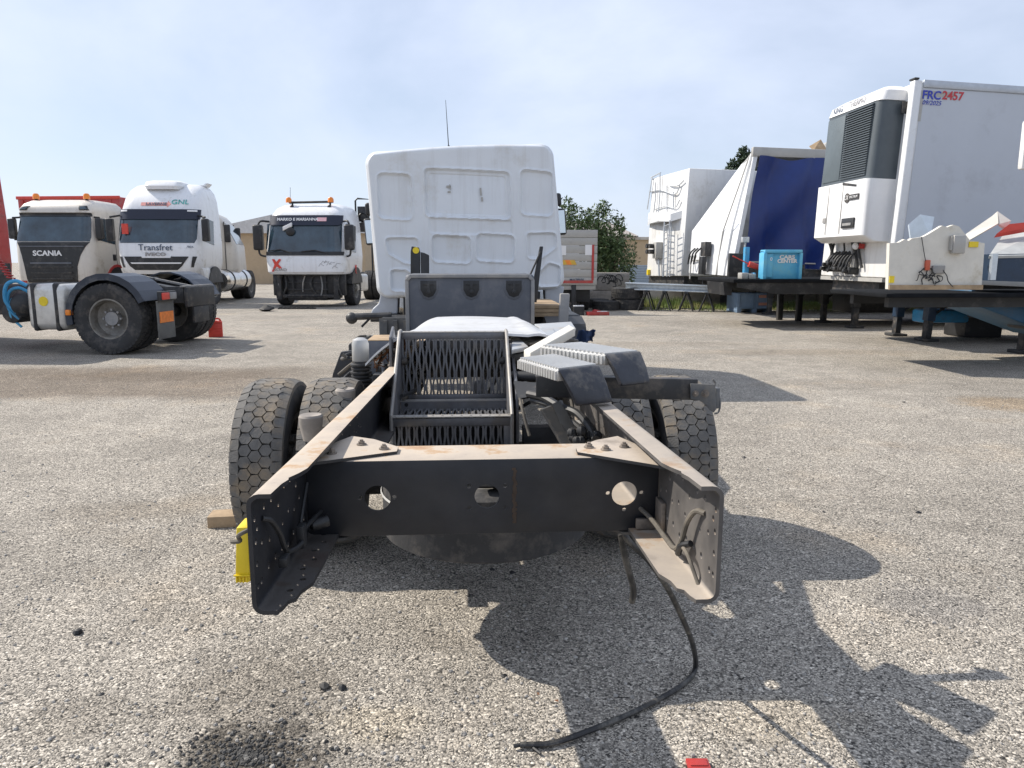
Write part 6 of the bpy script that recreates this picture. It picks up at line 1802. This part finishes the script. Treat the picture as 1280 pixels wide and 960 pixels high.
# ---- refrigerated trailer
TIL = 2.6
RFX = 5.80
RF = thing('refrigerated_trailer', 'white refrigerated trailer with a dark louvred cooling unit, numbered FRC 2457', 'trailer', (RFX, 11.5, 0), rot=(0, R(TIL), R(4)))
SN = math.tan(R(TIL))
m = MB(); m.box(0, 13.2, 0, 2.3, 1.10, 3.98); bx_ = m.build('box', M_trailwhite, RF, bevel=0.03)
m = MB(); m.box(.10, 13.2, -.006, .02, 1.23, 3.895); m.build('side_shade_panel', pm('reefer_side_shade_grey', (0.50, 0.53, 0.58), 0.4, var=0.03, scale=1.5, dirt=(0.40, 0.42, 0.46), damt=0.2, dscale=1.0), RF)  # grey overlay: shade on the white side wall put into the colour
m = MB(); m.prism([(-.05, -.03), (.07, -.03), (.10, .02), (-.05, .10)], 2, 1.12, 4.0); m.build('corner_post', M_white, RF, bevel=0.025, seg=3)
m = MB(); m.box(.10, 13.2, -.025, .05, 3.90, 4.01); m.build('roof_rail', pm('grey_rail', (0.45, 0.48, 0.52), 0.4, metal=0.4), RF, bevel=0.01)
m = MB(); m.box(-.06, .02, -.035, .11, 4.0, 4.03); m.build('corner_cap', M_black, RF, bevel=0.01)
m = MB(); m.box(.075, .13, -.008, .02, 3.42, 3.86); m.build('grey_trim', M_panelgrey, RF); m2 = MB(); m2.box(.131, .60, -.008, .02, 3.78, 3.86); m2.build('grey_trim', M_panelgrey, RF)
m = MB(); m.box(.05, 13.2, -.02, .04, 1.06, 1.22); m.build('side_rail', M_panelgrey, RF, bevel=0.01)
RFI = RF.matrix_basis.inverted()
def rfp(px, py, Y): return RFI @ PY(px, py, Y)
def rf_side(px, py):
    a = RFI @ Vector((0, 0, CAM_H)); b = (RFI @ P(px, py, 5.0)) - a
    return a + b * (-a.y / b.y)
q = rf_side(1164, 119.5); text('FRC', .165, M_letblue, RF, (q.x, -.012, q.z), (R(90), 0, 0), bold=.004)
q = rf_side(1190.5, 120.5); text('2457', .165, M_letred, RF, (q.x, -.012, q.z), (R(90), 0, 0), bold=.004)
q = rf_side(1164, 129); text('09/2025', .09, M_letblue, RF, (q.x, -.012, q.z), (R(90), 0, 0), shear=.2)
# cooling unit
M_unit = pm('unit_white', (0.78, 0.78, 0.78), 0.35, var=0.03)
M_slate = pm('slate_grille', (0.075, 0.092, 0.105), 0.5, var=0.08)
def uring(z, x0, y0, y1, r_=.12):
    pts = []
    for (cx, cy, a0) in ((x0 + r_, y0 + r_, 180), (0, y0, 270), (0, y1, 0), (x0 + r_, y1 - r_, 90)):
        if cx == 0: pts.append(Vector((0, cy, z))); continue
        for k in range(5):
            a = R(a0 + 90 * k / 4)
            pts.append(Vector((cx + r_ * math.cos(a), cy + r_ * math.sin(a), z)))
    # order: near front corner, near back, far back, far front corner
    near = pts[0:5]; nb_ = pts[5]; fb = pts[6]; far = pts[7:]
    return far + near + [nb_, fb] if False else [nb_] + [Vector((x0 + r_ + r_ * math.cos(R(270 - 22.5 * k)), y0 + r_ + r_ * math.sin(R(270 - 22.5 * k)), z)) for k in range(5)] + [Vector((x0 + r_ + r_ * math.cos(R(180 - 22.5 * k)), y1 - r_ + r_ * math.sin(R(180 - 22.5 * k)), z)) for k in range(5)] + [fb]
UY0, UY1 = .22, 1.88
m = MB().loft([uring(1.66, -.30, UY0, UY1), uring(1.74, -.445, UY0, UY1), uring(2.60, -.46, UY0, UY1)]); ul = m.build('unit_lower', M_unit, RF, smooth=40)
m = MB().loft([uring(2.605, -.42, UY0 + .01, UY1 - .01), uring(3.75, -.40, UY0 + .01, UY1 - .01)]); uu = m.build('unit_upper', M_slate, RF, smooth=40)
m = MB().loft([uring(3.755, -.41, UY0, UY1), uring(3.90, -.36, UY0, UY1), uring(3.99, -.22, UY0 + .15, UY1 - .15)]); m.build('unit_top', M_unit, RF, smooth=40)
m = MB()
for k in range(30):
    z = 2.66 + k * .036
    m.prism([(-.44, z), (-.44, z + .012), (-.415, z + .026), (-.405, z + .020), (-.405, z)], 1, UY0 + .14, UY0 + .92)
tag(m.build('louvre', M_slate, uu, smooth=0), kind='stuff')
m = MB(); m.box(-.434, -.40, UY0 + .95, UY1 - .14, 2.66, 3.70); m.build('upper_door', pm('slate_door', (0.10, 0.125, 0.14), 0.5, var=0.08), uu, bevel=0.01)
for y in (.92, 1.38):
    m = MB(); m.box(-.4635, -.455, y, y + .012, 1.78, 2.58); m.build('door_seam', M_panelgrey, ul)
m = MB(); m.prism([(.52, 2.50), (.95, 2.56), (.95, 2.60), (.52, 2.53)], 0, -.468, -.455); m.build('air_slot', M_dark, ul)
def utext(s, size, y, z, mat, x=-.47, **k): return text(s, size, mat, ul, (x, y, z), (R(90), 0, R(-90)), **k)
m = MB(); m.cyl((-.466, .76, 2.34), (-.472, .76, 2.34), .075, n=20); m.build('badge', M_dark, ul)
m = MB(); m.box(-.472, -.462, .40, .70, 2.30, 2.385); m.build('badge', M_dark, ul)
utext('LX', .10, .76, 2.34, M_letwhite, -.475); utext('SPECTRUM', .05, .55, 2.342, M_letwhite, -.475)
m = MB(); m.box(-.48, -.45, .46, .84, 1.86, 2.02); m.build('control_panel', M_black, ul, bevel=0.01); m = MB(); m.box(-.486, -.478, .52, .78, 1.90, 1.94); m.build('display', M_greyedge, ul)
m = MB(); m.box(-.468, -.455, 1.40, 1.50, 1.98, 2.06); m.build('latch', M_greyedge, ul)
utext('KING', .13, 1.50, 3.83, M_letdark, -.405); utext('THERMO', .13, .9, 3.84, M_letgrey, -.405)
m = MB(); m.box(-.10, -.002, .12, .155, 3.55, 3.72); m.build('hinge', M_dark, RF)
# pipes and hoses under the unit
rr = random.Random(21)
for k in range(9):
    y = rr.uniform(.9, 2.0)
    m = MB(); m.tube([(-.06 - .1 * rr.random(), y, 1.68), (-.08, y + rr.uniform(-.06, .06), 1.5), (-.05, y + rr.uniform(-.1, .1), 1.25)], rr.uniform(.012, .03), 6, 3); m.build('pipe', M_dark if k % 3 else M_greyedge, RF)
for k in range(7):
    y = 1.0 + .11 * k; dr = rr.uniform(.12, .26)
    m = MB(); m.tube([(-.06, y, 1.52), (-.16, y + .03, 1.40), (-.20, y + .08, 1.42 - dr), (-.17, y + .16, 1.38 - dr * .6), (-.06, y + .18, 1.50)], .018, 6, 6); m.build('hose', M_black, RF)
for k in range(6):
    y = rr.uniform(.95, 1.75); z = rr.uniform(1.12, 1.26)
    m = MB(); m.box(-.18, -.01, y, y + .13, z, z + .12); m.cyl((-.19, y + .06, z + .05), (-.26, y + .06, z + .05), .035, n=10); m.build('valve_block', M_black, RF, bevel=0.01)
m = MB(); m.sphere((-.12, .95, 1.60), .06, 10, 8); m.build('coupling', M_letwhite, RF)
m = MB(); m.box(-.10, -.02, .86, .92, 1.56, 1.64); m.build('coupling', M_red, RF)
m = MB(); m.box(.1, 13, .5, 2.0, .86, 1.09); m.build('chassis', M_dark, RF)
m = MB(); m.box(-.04, 1.2, .2, 2.2, 1.03, 1.095); m.build('kingpin_plate', M_panelgrey, RF)
legs(RF, 1.42, (1.12, 2.02), .86, M_darkblue, lambda x: x * SN)
m = MB(); m.box(2.45, 3.15, 1.6, 2.2, .12, .86); m.build('tool_locker', M_black, RF, bevel=0.02)
m = MB(); m.box(1.9, 4.6, .35, .55, .50, .85); m.build('side_guard', M_dark, RF, bevel=0.01)
for k in range(5):
    m = MB(); m.cyl((2.0 + .5 * k, .9, .62), (2.4 + .5 * k, .9, .62), .12, n=14); m.build('air_tank', M_dark, RF)
bogie(RF, (9.2, 10.5, 11.8), .22, 2.28, 1.0)

# ---- blue curtain trailer with sloping white front
CT = thing('curtain_trailer', 'white-fronted trailer with a torn dark blue side curtain', 'trailer', (5.55, 18.6, 0), rot=(0, R(1.6), R(4)))
CTI = CT.matrix_basis.inverted()
def ctp(px, py, ly):                     # pixel -> CT local point on the plane y = ly
    a = CTI @ Vector((0, 0, CAM_H)); b = (CTI @ P(px, py, 5.0)) - a
    return a + b * ((ly - a.y) / b.y)
nb0, nt0 = ctp(913, 345, 0), ctp(943, 190, 0)
fb0, fm0, ft0 = ctp(861, 341, 2.45), ctp(865, 289, 2.45), ctp(927, 205, 2.45)
nm0 = nb0.lerp(nt0, .36)
x1_ = 12.5
m = MB()
v_ = [nb0, nm0, nt0, fb0, fm0, ft0]
bk_ = [Vector((p.x + .10, p.y, p.z)) for p in v_]
m.add(v_ + bk_, [(0, 1, 4, 3), (1, 2, 5, 4), (6, 9, 10, 7), (7, 10, 11, 8), (0, 6, 7, 1), (1, 7, 8, 2), (3, 4, 10, 9), (4, 5, 11, 10), (2, 8, 11, 5), (0, 3, 9, 6)])
m.build('front_wall', M_white, CT, smooth=0)
for t in (.13, .30):
    a, b = nb0.lerp(fb0, t), nt0.lerp(ft0, t)
    c_ = nm0.lerp(fm0, t)
    m = MB(); m.tube([a + Vector((-.02, 0, 0)), c_ + Vector((-.02, 0, 0)), b + Vector((-.02, 0, 0))], .035 if t < .2 else .02, 6); m.build('front_rib', M_white if t < .2 else M_panelgrey, CT)
zt_ = nt0.z
m = MB(); m.box(nt0.x - .05, x1_, -.04, .10, zt_ - .10, zt_ + .12); m.build('top_rail', M_panelgrey, CT, bevel=0.02)
m = MB(); m.prism([(nt0.x, .11), (x1_, .11), (x1_, 2.45), (max(ft0.x, nt0.x), 2.45)], 2, zt_ - .02, zt_ + .03); m.build('roof', M_panelgrey, CT)
m = MB()
nxc = 160
def curt(u, v):
    z = 1.22 + (zt_ - 1.30) * v
    xs_ = (nb0.x + .28) + (nt0.x + .12 - nb0.x - .28) * v
    x = xs_ + (x1_ - xs_) * u
    w_ = -.22 * (abs(math.sin(x * 3.4 + .9 * math.sin(2.6 * v))) ** .6 - .5) * (.45 + .55 * (1 - v)) + .08 * math.sin(x * 2.3 + v * 2) + .05 * math.sin(x * 4.0 - v * 9.0)
    sag = -.10 * math.exp(-((x - nt0.x - .9) / .35) ** 2) * v ** 6
    return Vector((x, .0 + w_, z + sag))
m.grid(nxc, 24, curt); m.build('curtain', M_tarp, CT, smooth=70)
m = MB(); m.box(nb0.x + .2, x1_, -.07, -.055, 1.34, 1.37); m.build('strap_line', M_panelgrey, CT)
m = MB(); m.box(nb0.x + .1, x1_, .02, 2.4, .98, 1.20); m.build('floor_frame', M_dark, CT)
m = MB(); m.box(nb0.x - .10, nb0.x + .25, -.12, .0, .96, 1.55); m.build('black_guard', M_black, CT, bevel=0.02)
rr = random.Random(3)                     # hose rack on the front wall
a = ctp(874, 322, 1.7)
for k in range(3):
    p = a + Vector((-.06, -.3 + .25 * k, .25))
    m = MB(); m.tube([p, p + Vector((-.12, .05, -.15)), p + Vector((-.12, .18, -.42)), p + Vector((-.04, .28, -.2))], .022, 6, 6); m.build('hose', M_black, CT)
a = ctp(884, 318, 1.4); m = MB(); m.box(a.x - .16, a.x, a.y - .28, a.y + .1, a.z - .05, a.z + .32); m.build('valve_box', M_dark, CT, bevel=0.01)
a = ctp(880, 338, 1.3); m = MB(); m.box(a.x - .12, a.x, a.y - .16, a.y + .12, a.z - .1, a.z + .36); m.build('valve_box', M_black, CT, bevel=0.01)
a, b = ctp(866, 326, 2.2), ctp(902, 324, .9)
m = MB(); m.tube([a + Vector((-.05, 0, 0)), b + Vector((-.1, 0, 0))], .02, 6); m.tube([a + Vector((-.05, .0, 0)), a + Vector((-.05, 0, -.5))], .02, 6); m.tube([b + Vector((-.1, 0, .4)), b + Vector((-.1, 0, -.2))], .02, 6); m.build('hand_rail', M_panelgrey, CT)
rr = random.Random(17)                    # torn sheet on the roof
for k in range(5):
    a = Vector((nt0.x + 1.55 + .18 * k, .1 + .1 * rr.random(), zt_ + .12))
    m = MB(); m.add([a, a + Vector((.35, .05, .05)), a + Vector((.25, .2, .22 + .1 * rr.random())), a + Vector((-.05, .15, .12))], [(0, 1, 2, 3)]); m.v += [p + Vector((0, .01, -.012)) for p in m.v]; m.f += [(7, 6, 5, 4), (0, 4, 5, 1), (1, 5, 6, 2), (2, 6, 7, 3), (3, 7, 4, 0)]; m.build('torn_sheet', M_offwhite if k % 2 else M_wood, CT, smooth=0)
legs(CT, 1.15, (.55, 1.75), .98, M_black, lambda x: x * math.tan(R(1.6)))
bogie(CT, (8.5, 9.8, 11.1), .2, 2.25, .80)

# ---- tall grey-white box trailer with ladders on its front
nT, nB_ = PY(862, 210, 22.0), PY(852, 345, 22.0)
fT, fB = PY(815, 223, 24.4), PY(808, 345, 24.4)
base = Vector(((nB_.x + fB.x) / 2, 23.2, 0))
BT = thing('tall_box_trailer', 'tall grey-white box trailer with ladders and a half-round guard on its front', 'trailer', base)
ln = Vector((math.cos(R(9)), math.sin(R(9)), -.02)) * 11.5
bb = [nB_ - base, fB - base, fB - base + ln, nB_ - base + ln]; tt = [nT - base, fT - base, fT - base + ln, nT - base + ln]
m = MB(); m.hexa(bb, tt); m.build('box', M_trailwhite, BT, bevel=0.03)
fn_ = (fB - nB_).cross(nT - nB_).normalized()
if fn_.x > 0: fn_ = -fn_
def fp(px, py, o_=.0):
    r0 = ray(px, py); c0 = Vector((0, 0, CAM_H))
    t = (nB_ - c0).dot(fn_) / r0.dot(fn_)
    return c0 + r0 * t + fn_ * o_ - base
M_rung = pm('ladder_steel', (0.5, 0.52, 0.54), 0.5, metal=0.4)
lad = MB(); lad.tube([fp(834, 275, .10), fp(833, 346, .10)], .022, 6); lad.tube([fp(843, 277, .10), fp(841, 346, .10)], .022, 6); lo_ = lad.build('ladder', M_rung, BT)
for k in range(8):
    m = MB(); m.tube([fp(833.6, 282 + 8 * k, .10), fp(842.4, 283 + 8 * k, .10)], .016, 6); m.build('rung', M_rung, lo_)
lad = MB(); lad.tube([fp(844, 278, .35), fp(842, 346, .35)], .02, 6); lad.tube([fp(851, 276, .35), fp(847, 346, .35)], .02, 6); lo_ = lad.build('ladder', M_rung, BT)
for k in range(8):
    m = MB(); m.tube([fp(843.5, 284 + 8 * k, .35), fp(849.5, 281 + 8 * k, .35)], .014, 6); m.build('rung', M_rung, lo_)
pl_ = [fp(811, 266), fp(812, 274, .06), fp(820, 271, .2), fp(834, 268, .3), fp(848, 268, .25), fp(853, 263, .0)]
m = MB(); m.hexa([p + Vector((0, 0, -.22)) for p in pl_], pl_); m.build('guard_platform', M_white, BT)
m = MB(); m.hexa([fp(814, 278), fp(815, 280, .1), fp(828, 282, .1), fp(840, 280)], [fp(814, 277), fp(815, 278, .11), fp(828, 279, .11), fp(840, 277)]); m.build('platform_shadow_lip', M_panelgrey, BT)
for (pa, pb, pc_) in (((816, 222), (818, 222), (812, 262)), ((828, 216), (828, 240), (826, 266)), ((822, 228), (822, 250), (820, 266))):
    m = MB(); m.tube([fp(*pa, .08), fp(*pb, .08), fp(*pc_, .08)], .018, 6); m.build('hand_rail', M_rung, BT)
for pts in ([(816, 222), (828, 216)], [(814, 240), (828, 238), (846, 243), (852, 232)], [(833, 224), (840, 232), (850, 232), (857, 226)], [(820, 262), (834, 258), (846, 260), (852, 250)], [(844, 240), (844, 262)], [(836, 232), (836, 266)]):
    m = MB(); m.tube([fp(x, y, .06) for x, y in pts], .018, 6, 4); m.build('hand_rail', M_rung, BT)
a = fp(824, 313); m = MB(); m.box(a.x - .16, a.x + .05, a.y - .30, a.y + .25, a.z - .25, a.z + .25); m.build('valve_box', M_panelgrey, BT, bevel=0.02)
for k in range(4):
    a = fp(819 + (k % 2) * 4, 308 + 7 * (k // 2), .17); m = MB(); m.cyl(a, a + fn_ * .14, .07, n=10); m.build('coupling', M_dark, BT)
m = MB(); m.tube([fp(826, 320, .08), fp(827, 345, .08)], .03, 6); m.build('pipe', M_rung, BT)
a, b = fp(809.5, 337, .01), fp(813, 343.5, .02); m = MB(); m.box(min(a.x, b.x) - .02, max(a.x, b.x) + .01, min(a.y, b.y), max(a.y, b.y), min(a.z, b.z), max(a.z, b.z)); m.build('yellow_marker', M_yellow, BT)
# pale L-shaped mark on its side
def bts(u, z): return nB_ - base + ln.normalized() * u + Vector((math.sin(R(9)), -math.cos(R(9)), 0)) * .012 + Vector((0, 0, z))
for (u0, u1, z0, z1) in ((.35, .50, 1.75, 2.55), (.50, 1.1, 2.42, 2.55)):
    m = MB(); m.hexa([bts(u0, z0), bts(u1, z0), bts(u1, z1), bts(u0, z1)], [p + Vector((0, .02, 0)) for p in (bts(u0, z0), bts(u1, z0), bts(u1, z1), bts(u0, z1))]); m.build('side_mark', M_letwhite, BT)
m = MB(); m.hexa([p + Vector((.1, .1, -.26)) for p in bb], [p + Vector((.1, .1, -.005)) for p in bb]); m.build('chassis', M_dark, BT)
for t in (.2, .8):
    p = (nB_ - base).lerp(fB - base, t) + ln.normalized() * 1.6
    m = MB(); m.box(p.x - .08, p.x + .08, p.y - .08, p.y + .08, 0, .95); m.build('landing_leg', M_dark, BT)
    for u in (7.5, 8.9):
        p = (nB_ - base).lerp(fB - base, t) + ln.normalized() * u
        w2 = wheel(BT, (p.x, p.y, .48), Rt=.48, Wt=.30, rim=.27, key='w22t'); w2.rotation_euler = (0, 0, R(-81))

# ---- flat deck trailer with the blue headboard
FD = thing('deck_trailer', 'flat blue-decked trailer with a light blue headboard between the two box trailers', 'trailer', (4.45, 15.0, 0), R(3))
m = MB(); m.box(0, 12, 0, 2.4, .93, 1.0); m.build('deck', M_deck, FD, bevel=0.01)
for y in (.02, 2.3):
    m = MB(); m.prism([(.1, .93), (.1, .84), (.9, .70), (12, .64), (12, .93)], 1, y + .02, y + .08); m.build('side_beam', M_black, FD)
for k in range(9):
    m = MB(); m.box(.4 + 1.3 * k, .5 + 1.3 * k, .1, 2.3, .75, .925); m.build('cross_bearer', M_black, FD)
legs(FD, 2.62, (.12, 1.5), .93, M_black)
for (x_, y_) in ((2.25, 1.95), (1.95, 2.3)):
    m = MB(); m.box(x_ - .06, x_ + .06, y_ - .06, y_ + .06, 0, .93); m.build('support_post', M_black, FD, bevel=0.01)
    m = MB(); m.tube([(x_, y_, .5), (x_ + .35, y_, .9)], .02, 6); m.build('post_brace', M_black, FD)
m = MB(); m.box(3.0, 4.2, 1.0, 1.9, .25, .74); m.build('tool_locker', M_black, FD, bevel=0.02)
m = MB(); m.box(4.6, 6.5, .8, 1.9, .35, .74); m.build('spare_carrier', M_dark, FD, bevel=0.02)
bogie(FD, (9.0, 10.3), .2, 2.2, .48)
FDI = FD.matrix_basis.inverted()
def fdp(px, py, ly):
    a = FDI @ Vector((0, 0, CAM_H)); b = (FDI @ P(px, py, 5.0)) - a
    return a + b * ((ly - a.y) / b.y)
h0, h1 = fdp(953, 352, .12), fdp(1002, 313, .12)
HB = MB(); HB.box(h0.x, h1.x, .14, .30, 1.001, h1.z); hb = HB.build('headboard', M_lightblue, FD, bevel=0.01)
for (xa_, xb_, za, zb_) in ((h0.x, h1.x, h1.z - .05, h1.z + .012), (h0.x - .02, h0.x + .05, 1.0, h1.z - .051), (h1.x - .05, h1.x + .012, 1.0, h1.z - .051)):
    m = MB(); m.box(xa_, xb_, .06, .32, za, zb_); m.build('headboard_frame', M_lightblue, hb, bevel=0.012)
m = MB(); m.box(h0.x + .06, h0.x + .19, .10, .139, 1.03, h1.z - .06); m.build('headboard_post', M_lightblue, hb, bevel=0.01)
q = fdp(984, 321.5, .13); text('CARS', .10, M_letwhite, hb, (q.x, .130, q.z), (R(90), 0, 0), sx=1.3, bold=.004)
q = fdp(984, 326.5, .13); text('CENTER', .10, M_letwhite, hb, (q.x, .130, q.z), (R(90), 0, 0), sx=1.1, bold=.004)
q = fdp(964, 324, .10); text('0', .10, M_letwhite, hb, (q.x, .095, q.z), (R(90), 0, 0))
q0, q1 = fdp(929, 345, .6), fdp(936, 318, .6)
m = MB(); m.box(q0.x, q1.x, .55, .67, 1.0, q1.z + .15); m.build('post', M_blue, FD, bevel=0.01)
q = fdp(931.5, 303, .6); m = MB(); m.box(q.x - .015, q.x + .015, .59, .63, q1.z + .15, q.z); m.box(q.x - .07, q.x + .07, .56, .66, q.z, q.z + .11); m.build('lamp', M_rung, FD, bevel=0.005)
m = MB(); q0, q1 = fdp(936, 330, .5), fdp(953, 335.5, .5); m.cyl(q0, q1, .06, n=12); m.cyl(fdp(916, 320, .5), q0, .012, n=6); m.build('strap_roll', M_brightred, FD)
q0, q1 = fdp(926, 351.5, .3), fdp(944, 341, .3); m = MB(); m.box(q0.x, (q0.x + q1.x) / 2 - .01, .25, .5, 1.001, q1.z); m.box((q0.x + q1.x) / 2, q1.x, .25, .5, 1.001, q1.z - .02); m.build('junction_box', M_panelgrey, FD, bevel=0.012)
m = MB(); m.box(q1.x + .02, h0.x - .03, .4, .6, 1.001, q1.z); m.build('side_box', M_blue, FD, bevel=0.01)
m = MB(); q = fdp(908, 362, .2); m.hexa([(.0, .5, .66), (.15, .5, .66), (.15, 1.6, .66), (.0, 1.6, .66)], [(-.04, .5, .925), (.15, .5, .925), (.15, 1.6, .925), (-.04, 1.6, .925)]); m.build('nose', M_black, FD)
m = MB(); m.cyl(fdp(1003, 345, .4), fdp(1003, 331, .4), .05, n=10); m.build('bollard', M_dark, FD)

# ---- near flat trailer carrying cut-off panels
FN = thing('deck_trailer', 'low flat trailer with a blue gooseneck carrying cut-off white panels', 'trailer', (4.75, 9.05, 0), R(2))
FNI = FN.matrix_basis.inverted()
def fnp(px, py, ly):
    a = FNI @ Vector((0, 0, CAM_H)); b = (FNI @ P(px, py, 5.0)) - a
    return a + b * ((ly - a.y) / b.y)
dx0 = fnp(1106, 361, .05).x
m = MB(); m.box(dx0, 11, 0, 1.5, .915, .965); m.build('deck', M_deck, FN, bevel=0.01)
for y in (.3, 1.2):
    m = MB(); m.box(dx0 + .2, 11, y, y + .1, .78, .915); m.build('side_beam', M_black, FN)
ga, gb = fnp(1185, 362, 1.2), fnp(1300, 402, 1.2)
m = MB(); m.hexa([ga + Vector((0, -.5, -.16)), gb + Vector((0, -.5, -.20)), gb + Vector((0, .5, -.20)), ga + Vector((0, .5, -.16))], [ga + Vector((0, -.5, .02)), gb + Vector((0, -.5, .08)), gb + Vector((0, .5, .08)), ga + Vector((0, .5, .02))]); m.build('gooseneck', pm('steel_blue', (0.035, 0.12, 0.22), 0.5, var=0.15, dirt=(0.08, 0.1, 0.12), damt=0.3), FN, bevel=0.02)
legs(FN, 2.95, (.25, 1.85), .915, M_black)
m = MB(); m.box(2.2, 2.9, .5, 1.2, .45, .80); m.build('tool_locker', M_black, FN, bevel=0.02)
bogie(FN, (8.6, 9.8), .2, 2.1, .48)
a, b = fnp(1232, 415, 2.25), fnp(1300, 396, 2.25)
m = MB(); m.box(a.x, b.x, 3.9, 4.3, max(.12, a.z), b.z); m.build('blue_tank', M_blue, FN, bevel=0.05)
def ordbox(name, label, pts, th, mat, cat, ly):
    q = [FN.matrix_basis @ fnp(x, y, ly) for x, y in pts]
    c = Vector((sum(p.x for p in q) / len(q), q[0].y, min(p.z for p in q)))
    r_ = thing(name, label, cat, c)
    m = MB(); m.hexa([p - c + Vector((0, th, 0)) for p in q], [p - c for p in q]); m.build('body', mat, r_, smooth=0)
    return r_, c
wp, c_ = ordbox('cut_panel', 'broken off white insulated panel with a grey box and tangled wires on it', [(1110, 361.5), (1227, 358), (1231, 304), (1213, 301), (1199, 283), (1192, 281), (1184, 284), (1178, 282), (1160, 293), (1154, 296), (1140, 298), (1136, 301), (1131, 299), (1124, 303), (1112, 304)], .07, M_offwhite, 'panel', .05)
def wpp(px, py, o_=-.01): return FN.matrix_basis @ fnp(px, py, .05 + o_) - c_
a, b = wpp(1187, 317), wpp(1204, 294); m = MB(); m.box(a.x, b.x, a.y - .07, a.y + .01, a.z, b.z); gb_ = m.build('grey_box', M_panelgrey, wp, bevel=0.012)
m = MB(); m.box(a.x - .02, a.x - .002, a.y - .05, a.y, a.z + .04, b.z - .01); m.build('box_hinge', M_panelgrey, gb_)
for (x0, y0, x1, y1) in ((1211, 309, 1223, 302), (1111.5, 353.5, 1118, 345)):
    a, b = wpp(x0, y0), wpp(x1, y1); m = MB(); m.box(a.x, b.x, a.y - .004, a.y + .008, a.z, b.z); m.build('yellow_label', M_yellow, wp)
a, b = wpp(1111, 361), wpp(1226, 354); m = MB(); m.box(a.x, b.x, a.y - .012, a.y + .008, a.z - .01, b.z - .02); m.build('lower_edge', M_wood, wp)
a, b = wpp(1155, 338), wpp(1162, 325); m = MB(); m.box(a.x, b.x, a.y - .03, a.y + .01, a.z, b.z); m.build('junction_switch', pm('switch_red', (0.5, 0.1, 0.05), 0.5), wp, bevel=0.008)
a, b = wpp(1164, 342), wpp(1180, 332); m = MB(); m.box(a.x, b.x, a.y - .03, a.y + .01, a.z, b.z); m.build('junction_box', M_greyedge, wp, bevel=0.008)
rr = random.Random(2)
for k in range(11):
    p0 = wpp(1156 + rr.uniform(-4, 22), 338 + rr.uniform(-4, 8), -.03)
    pts = [p0]
    for j in range(4): pts.append(pts[-1] + Vector((rr.uniform(-.07, .06), rr.uniform(-.015, .01), rr.uniform(-.07, .02))))
    m = MB(); m.tube(pts, .005 + .003 * rr.random(), 5, 5); m.build('wire', M_black, wp)
m = MB(); m.tube([wpp(1152, 296, -.02), wpp(1155, 315, -.03), wpp(1157, 326, -.03)], .005, 5, 4); m.build('wire', M_black, wp)
dc, _ = ordbox('covered_box', 'dark navy box under a crumpled grey sheet at the end of the near trailer', [(1238, 351), (1330, 354), (1330, 316), (1238, 318)], 1.0, M_darkblue, 'box', .15)
def dcp(px, py, ly): return FN.matrix_basis @ fnp(px, py, ly) - _
m = MB(); p1_, p2_, p3_, p4_ = dcp(1236, 320, .13), dcp(1330, 318, .13), dcp(1330, 276, .9), dcp(1256, 290, .9)
m.hexa([p + Vector((0, .01, -.03)) for p in (p1_, p2_, p3_, p4_)], [p1_, p2_, p3_, p4_]); m.build('sheet', pm('grey_sheet', (0.42, 0.43, 0.42), 0.5, var=0.15, scale=5), dc, smooth=0)
a, b = dcp(1236, 350, .12), dcp(1246, 317, .12); m = MB(); m.box(a.x, b.x, a.y - .03, a.y + .02, a.z, b.z); m.build('side_post', M_galv, dc)
def sheet(name, label, pts, lys, mat, cat, th=.02):
    q = [FN.matrix_basis @ fnp(x, y, l) for (x, y), l in zip(pts, lys)]
    c = Vector((sum(p.x for p in q) / len(q), sum(p.y for p in q) / len(q), min(p.z for p in q)))
    m = MB(); m.hexa([p - c + Vector((0, th, -th)) for p in q], [p - c for p in q])
    o = m.build(name, mat, None, smooth=0); o.location = c
    return tag(o, label, cat)
sheet('bent_sheet', 'beige bent sheet leaning behind the white cut-off panel', [(1205, 304), (1248, 279), (1247, 264), (1240, 270), (1208, 292)], (.6, .6, .7, .7, .7), M_offwhite, 'sheet')
sheet('bent_sheet', 'beige folded flap beside the red plastic piece on the trailer', [(1249, 280), (1247, 264), (1264, 276), (1258, 286)], (.6, .7, .6, .6), M_cream, 'sheet')
sheet('plastic_sheet', 'pale translucent plastic sheet standing up behind the white cut-off panel', [(1139, 302), (1136, 280), (1150, 268), (1168, 271), (1163, 296)], (.4, .4, .4, .45, .4), pm('pale_blue_plastic', (0.58, 0.66, 0.74), 0.3, var=0.1), 'sheet')
sheet('red_piece', 'red plastic piece lying on the grey sheet of the near trailer', [(1246, 292), (1262, 280), (1290, 277), (1290, 284)], (.5, .5, .5, .5), M_brightred, 'panel', .05)
# white cabinet on a post at the edge of the near trailer
q0, q1 = FN.matrix_basis @ fnp(1270, 212, .6), FN.matrix_basis @ fnp(1277, 150, .6)
CB = thing('cabinet', 'white cabinet raised on a post above the near trailer', 'cabinet', (q0.x + .45, q0.y, .965))
m = MB(); m.box(-.40, .5, -.03, .07, q0.z - .965, q1.z - .965); m.build('housing', M_trailwhite, CB, bevel=0.03)
m = MB(); m.box(-.35, .45, -.045, -.02, q0.z - .91, q1.z - 1.02); m.build('door', M_panelgrey, CB, bevel=0.01)
m = MB(); m.box(.05, .19, -.01, .05, 0, q0.z - .965); m.build('post', M_trailwhite, CB)
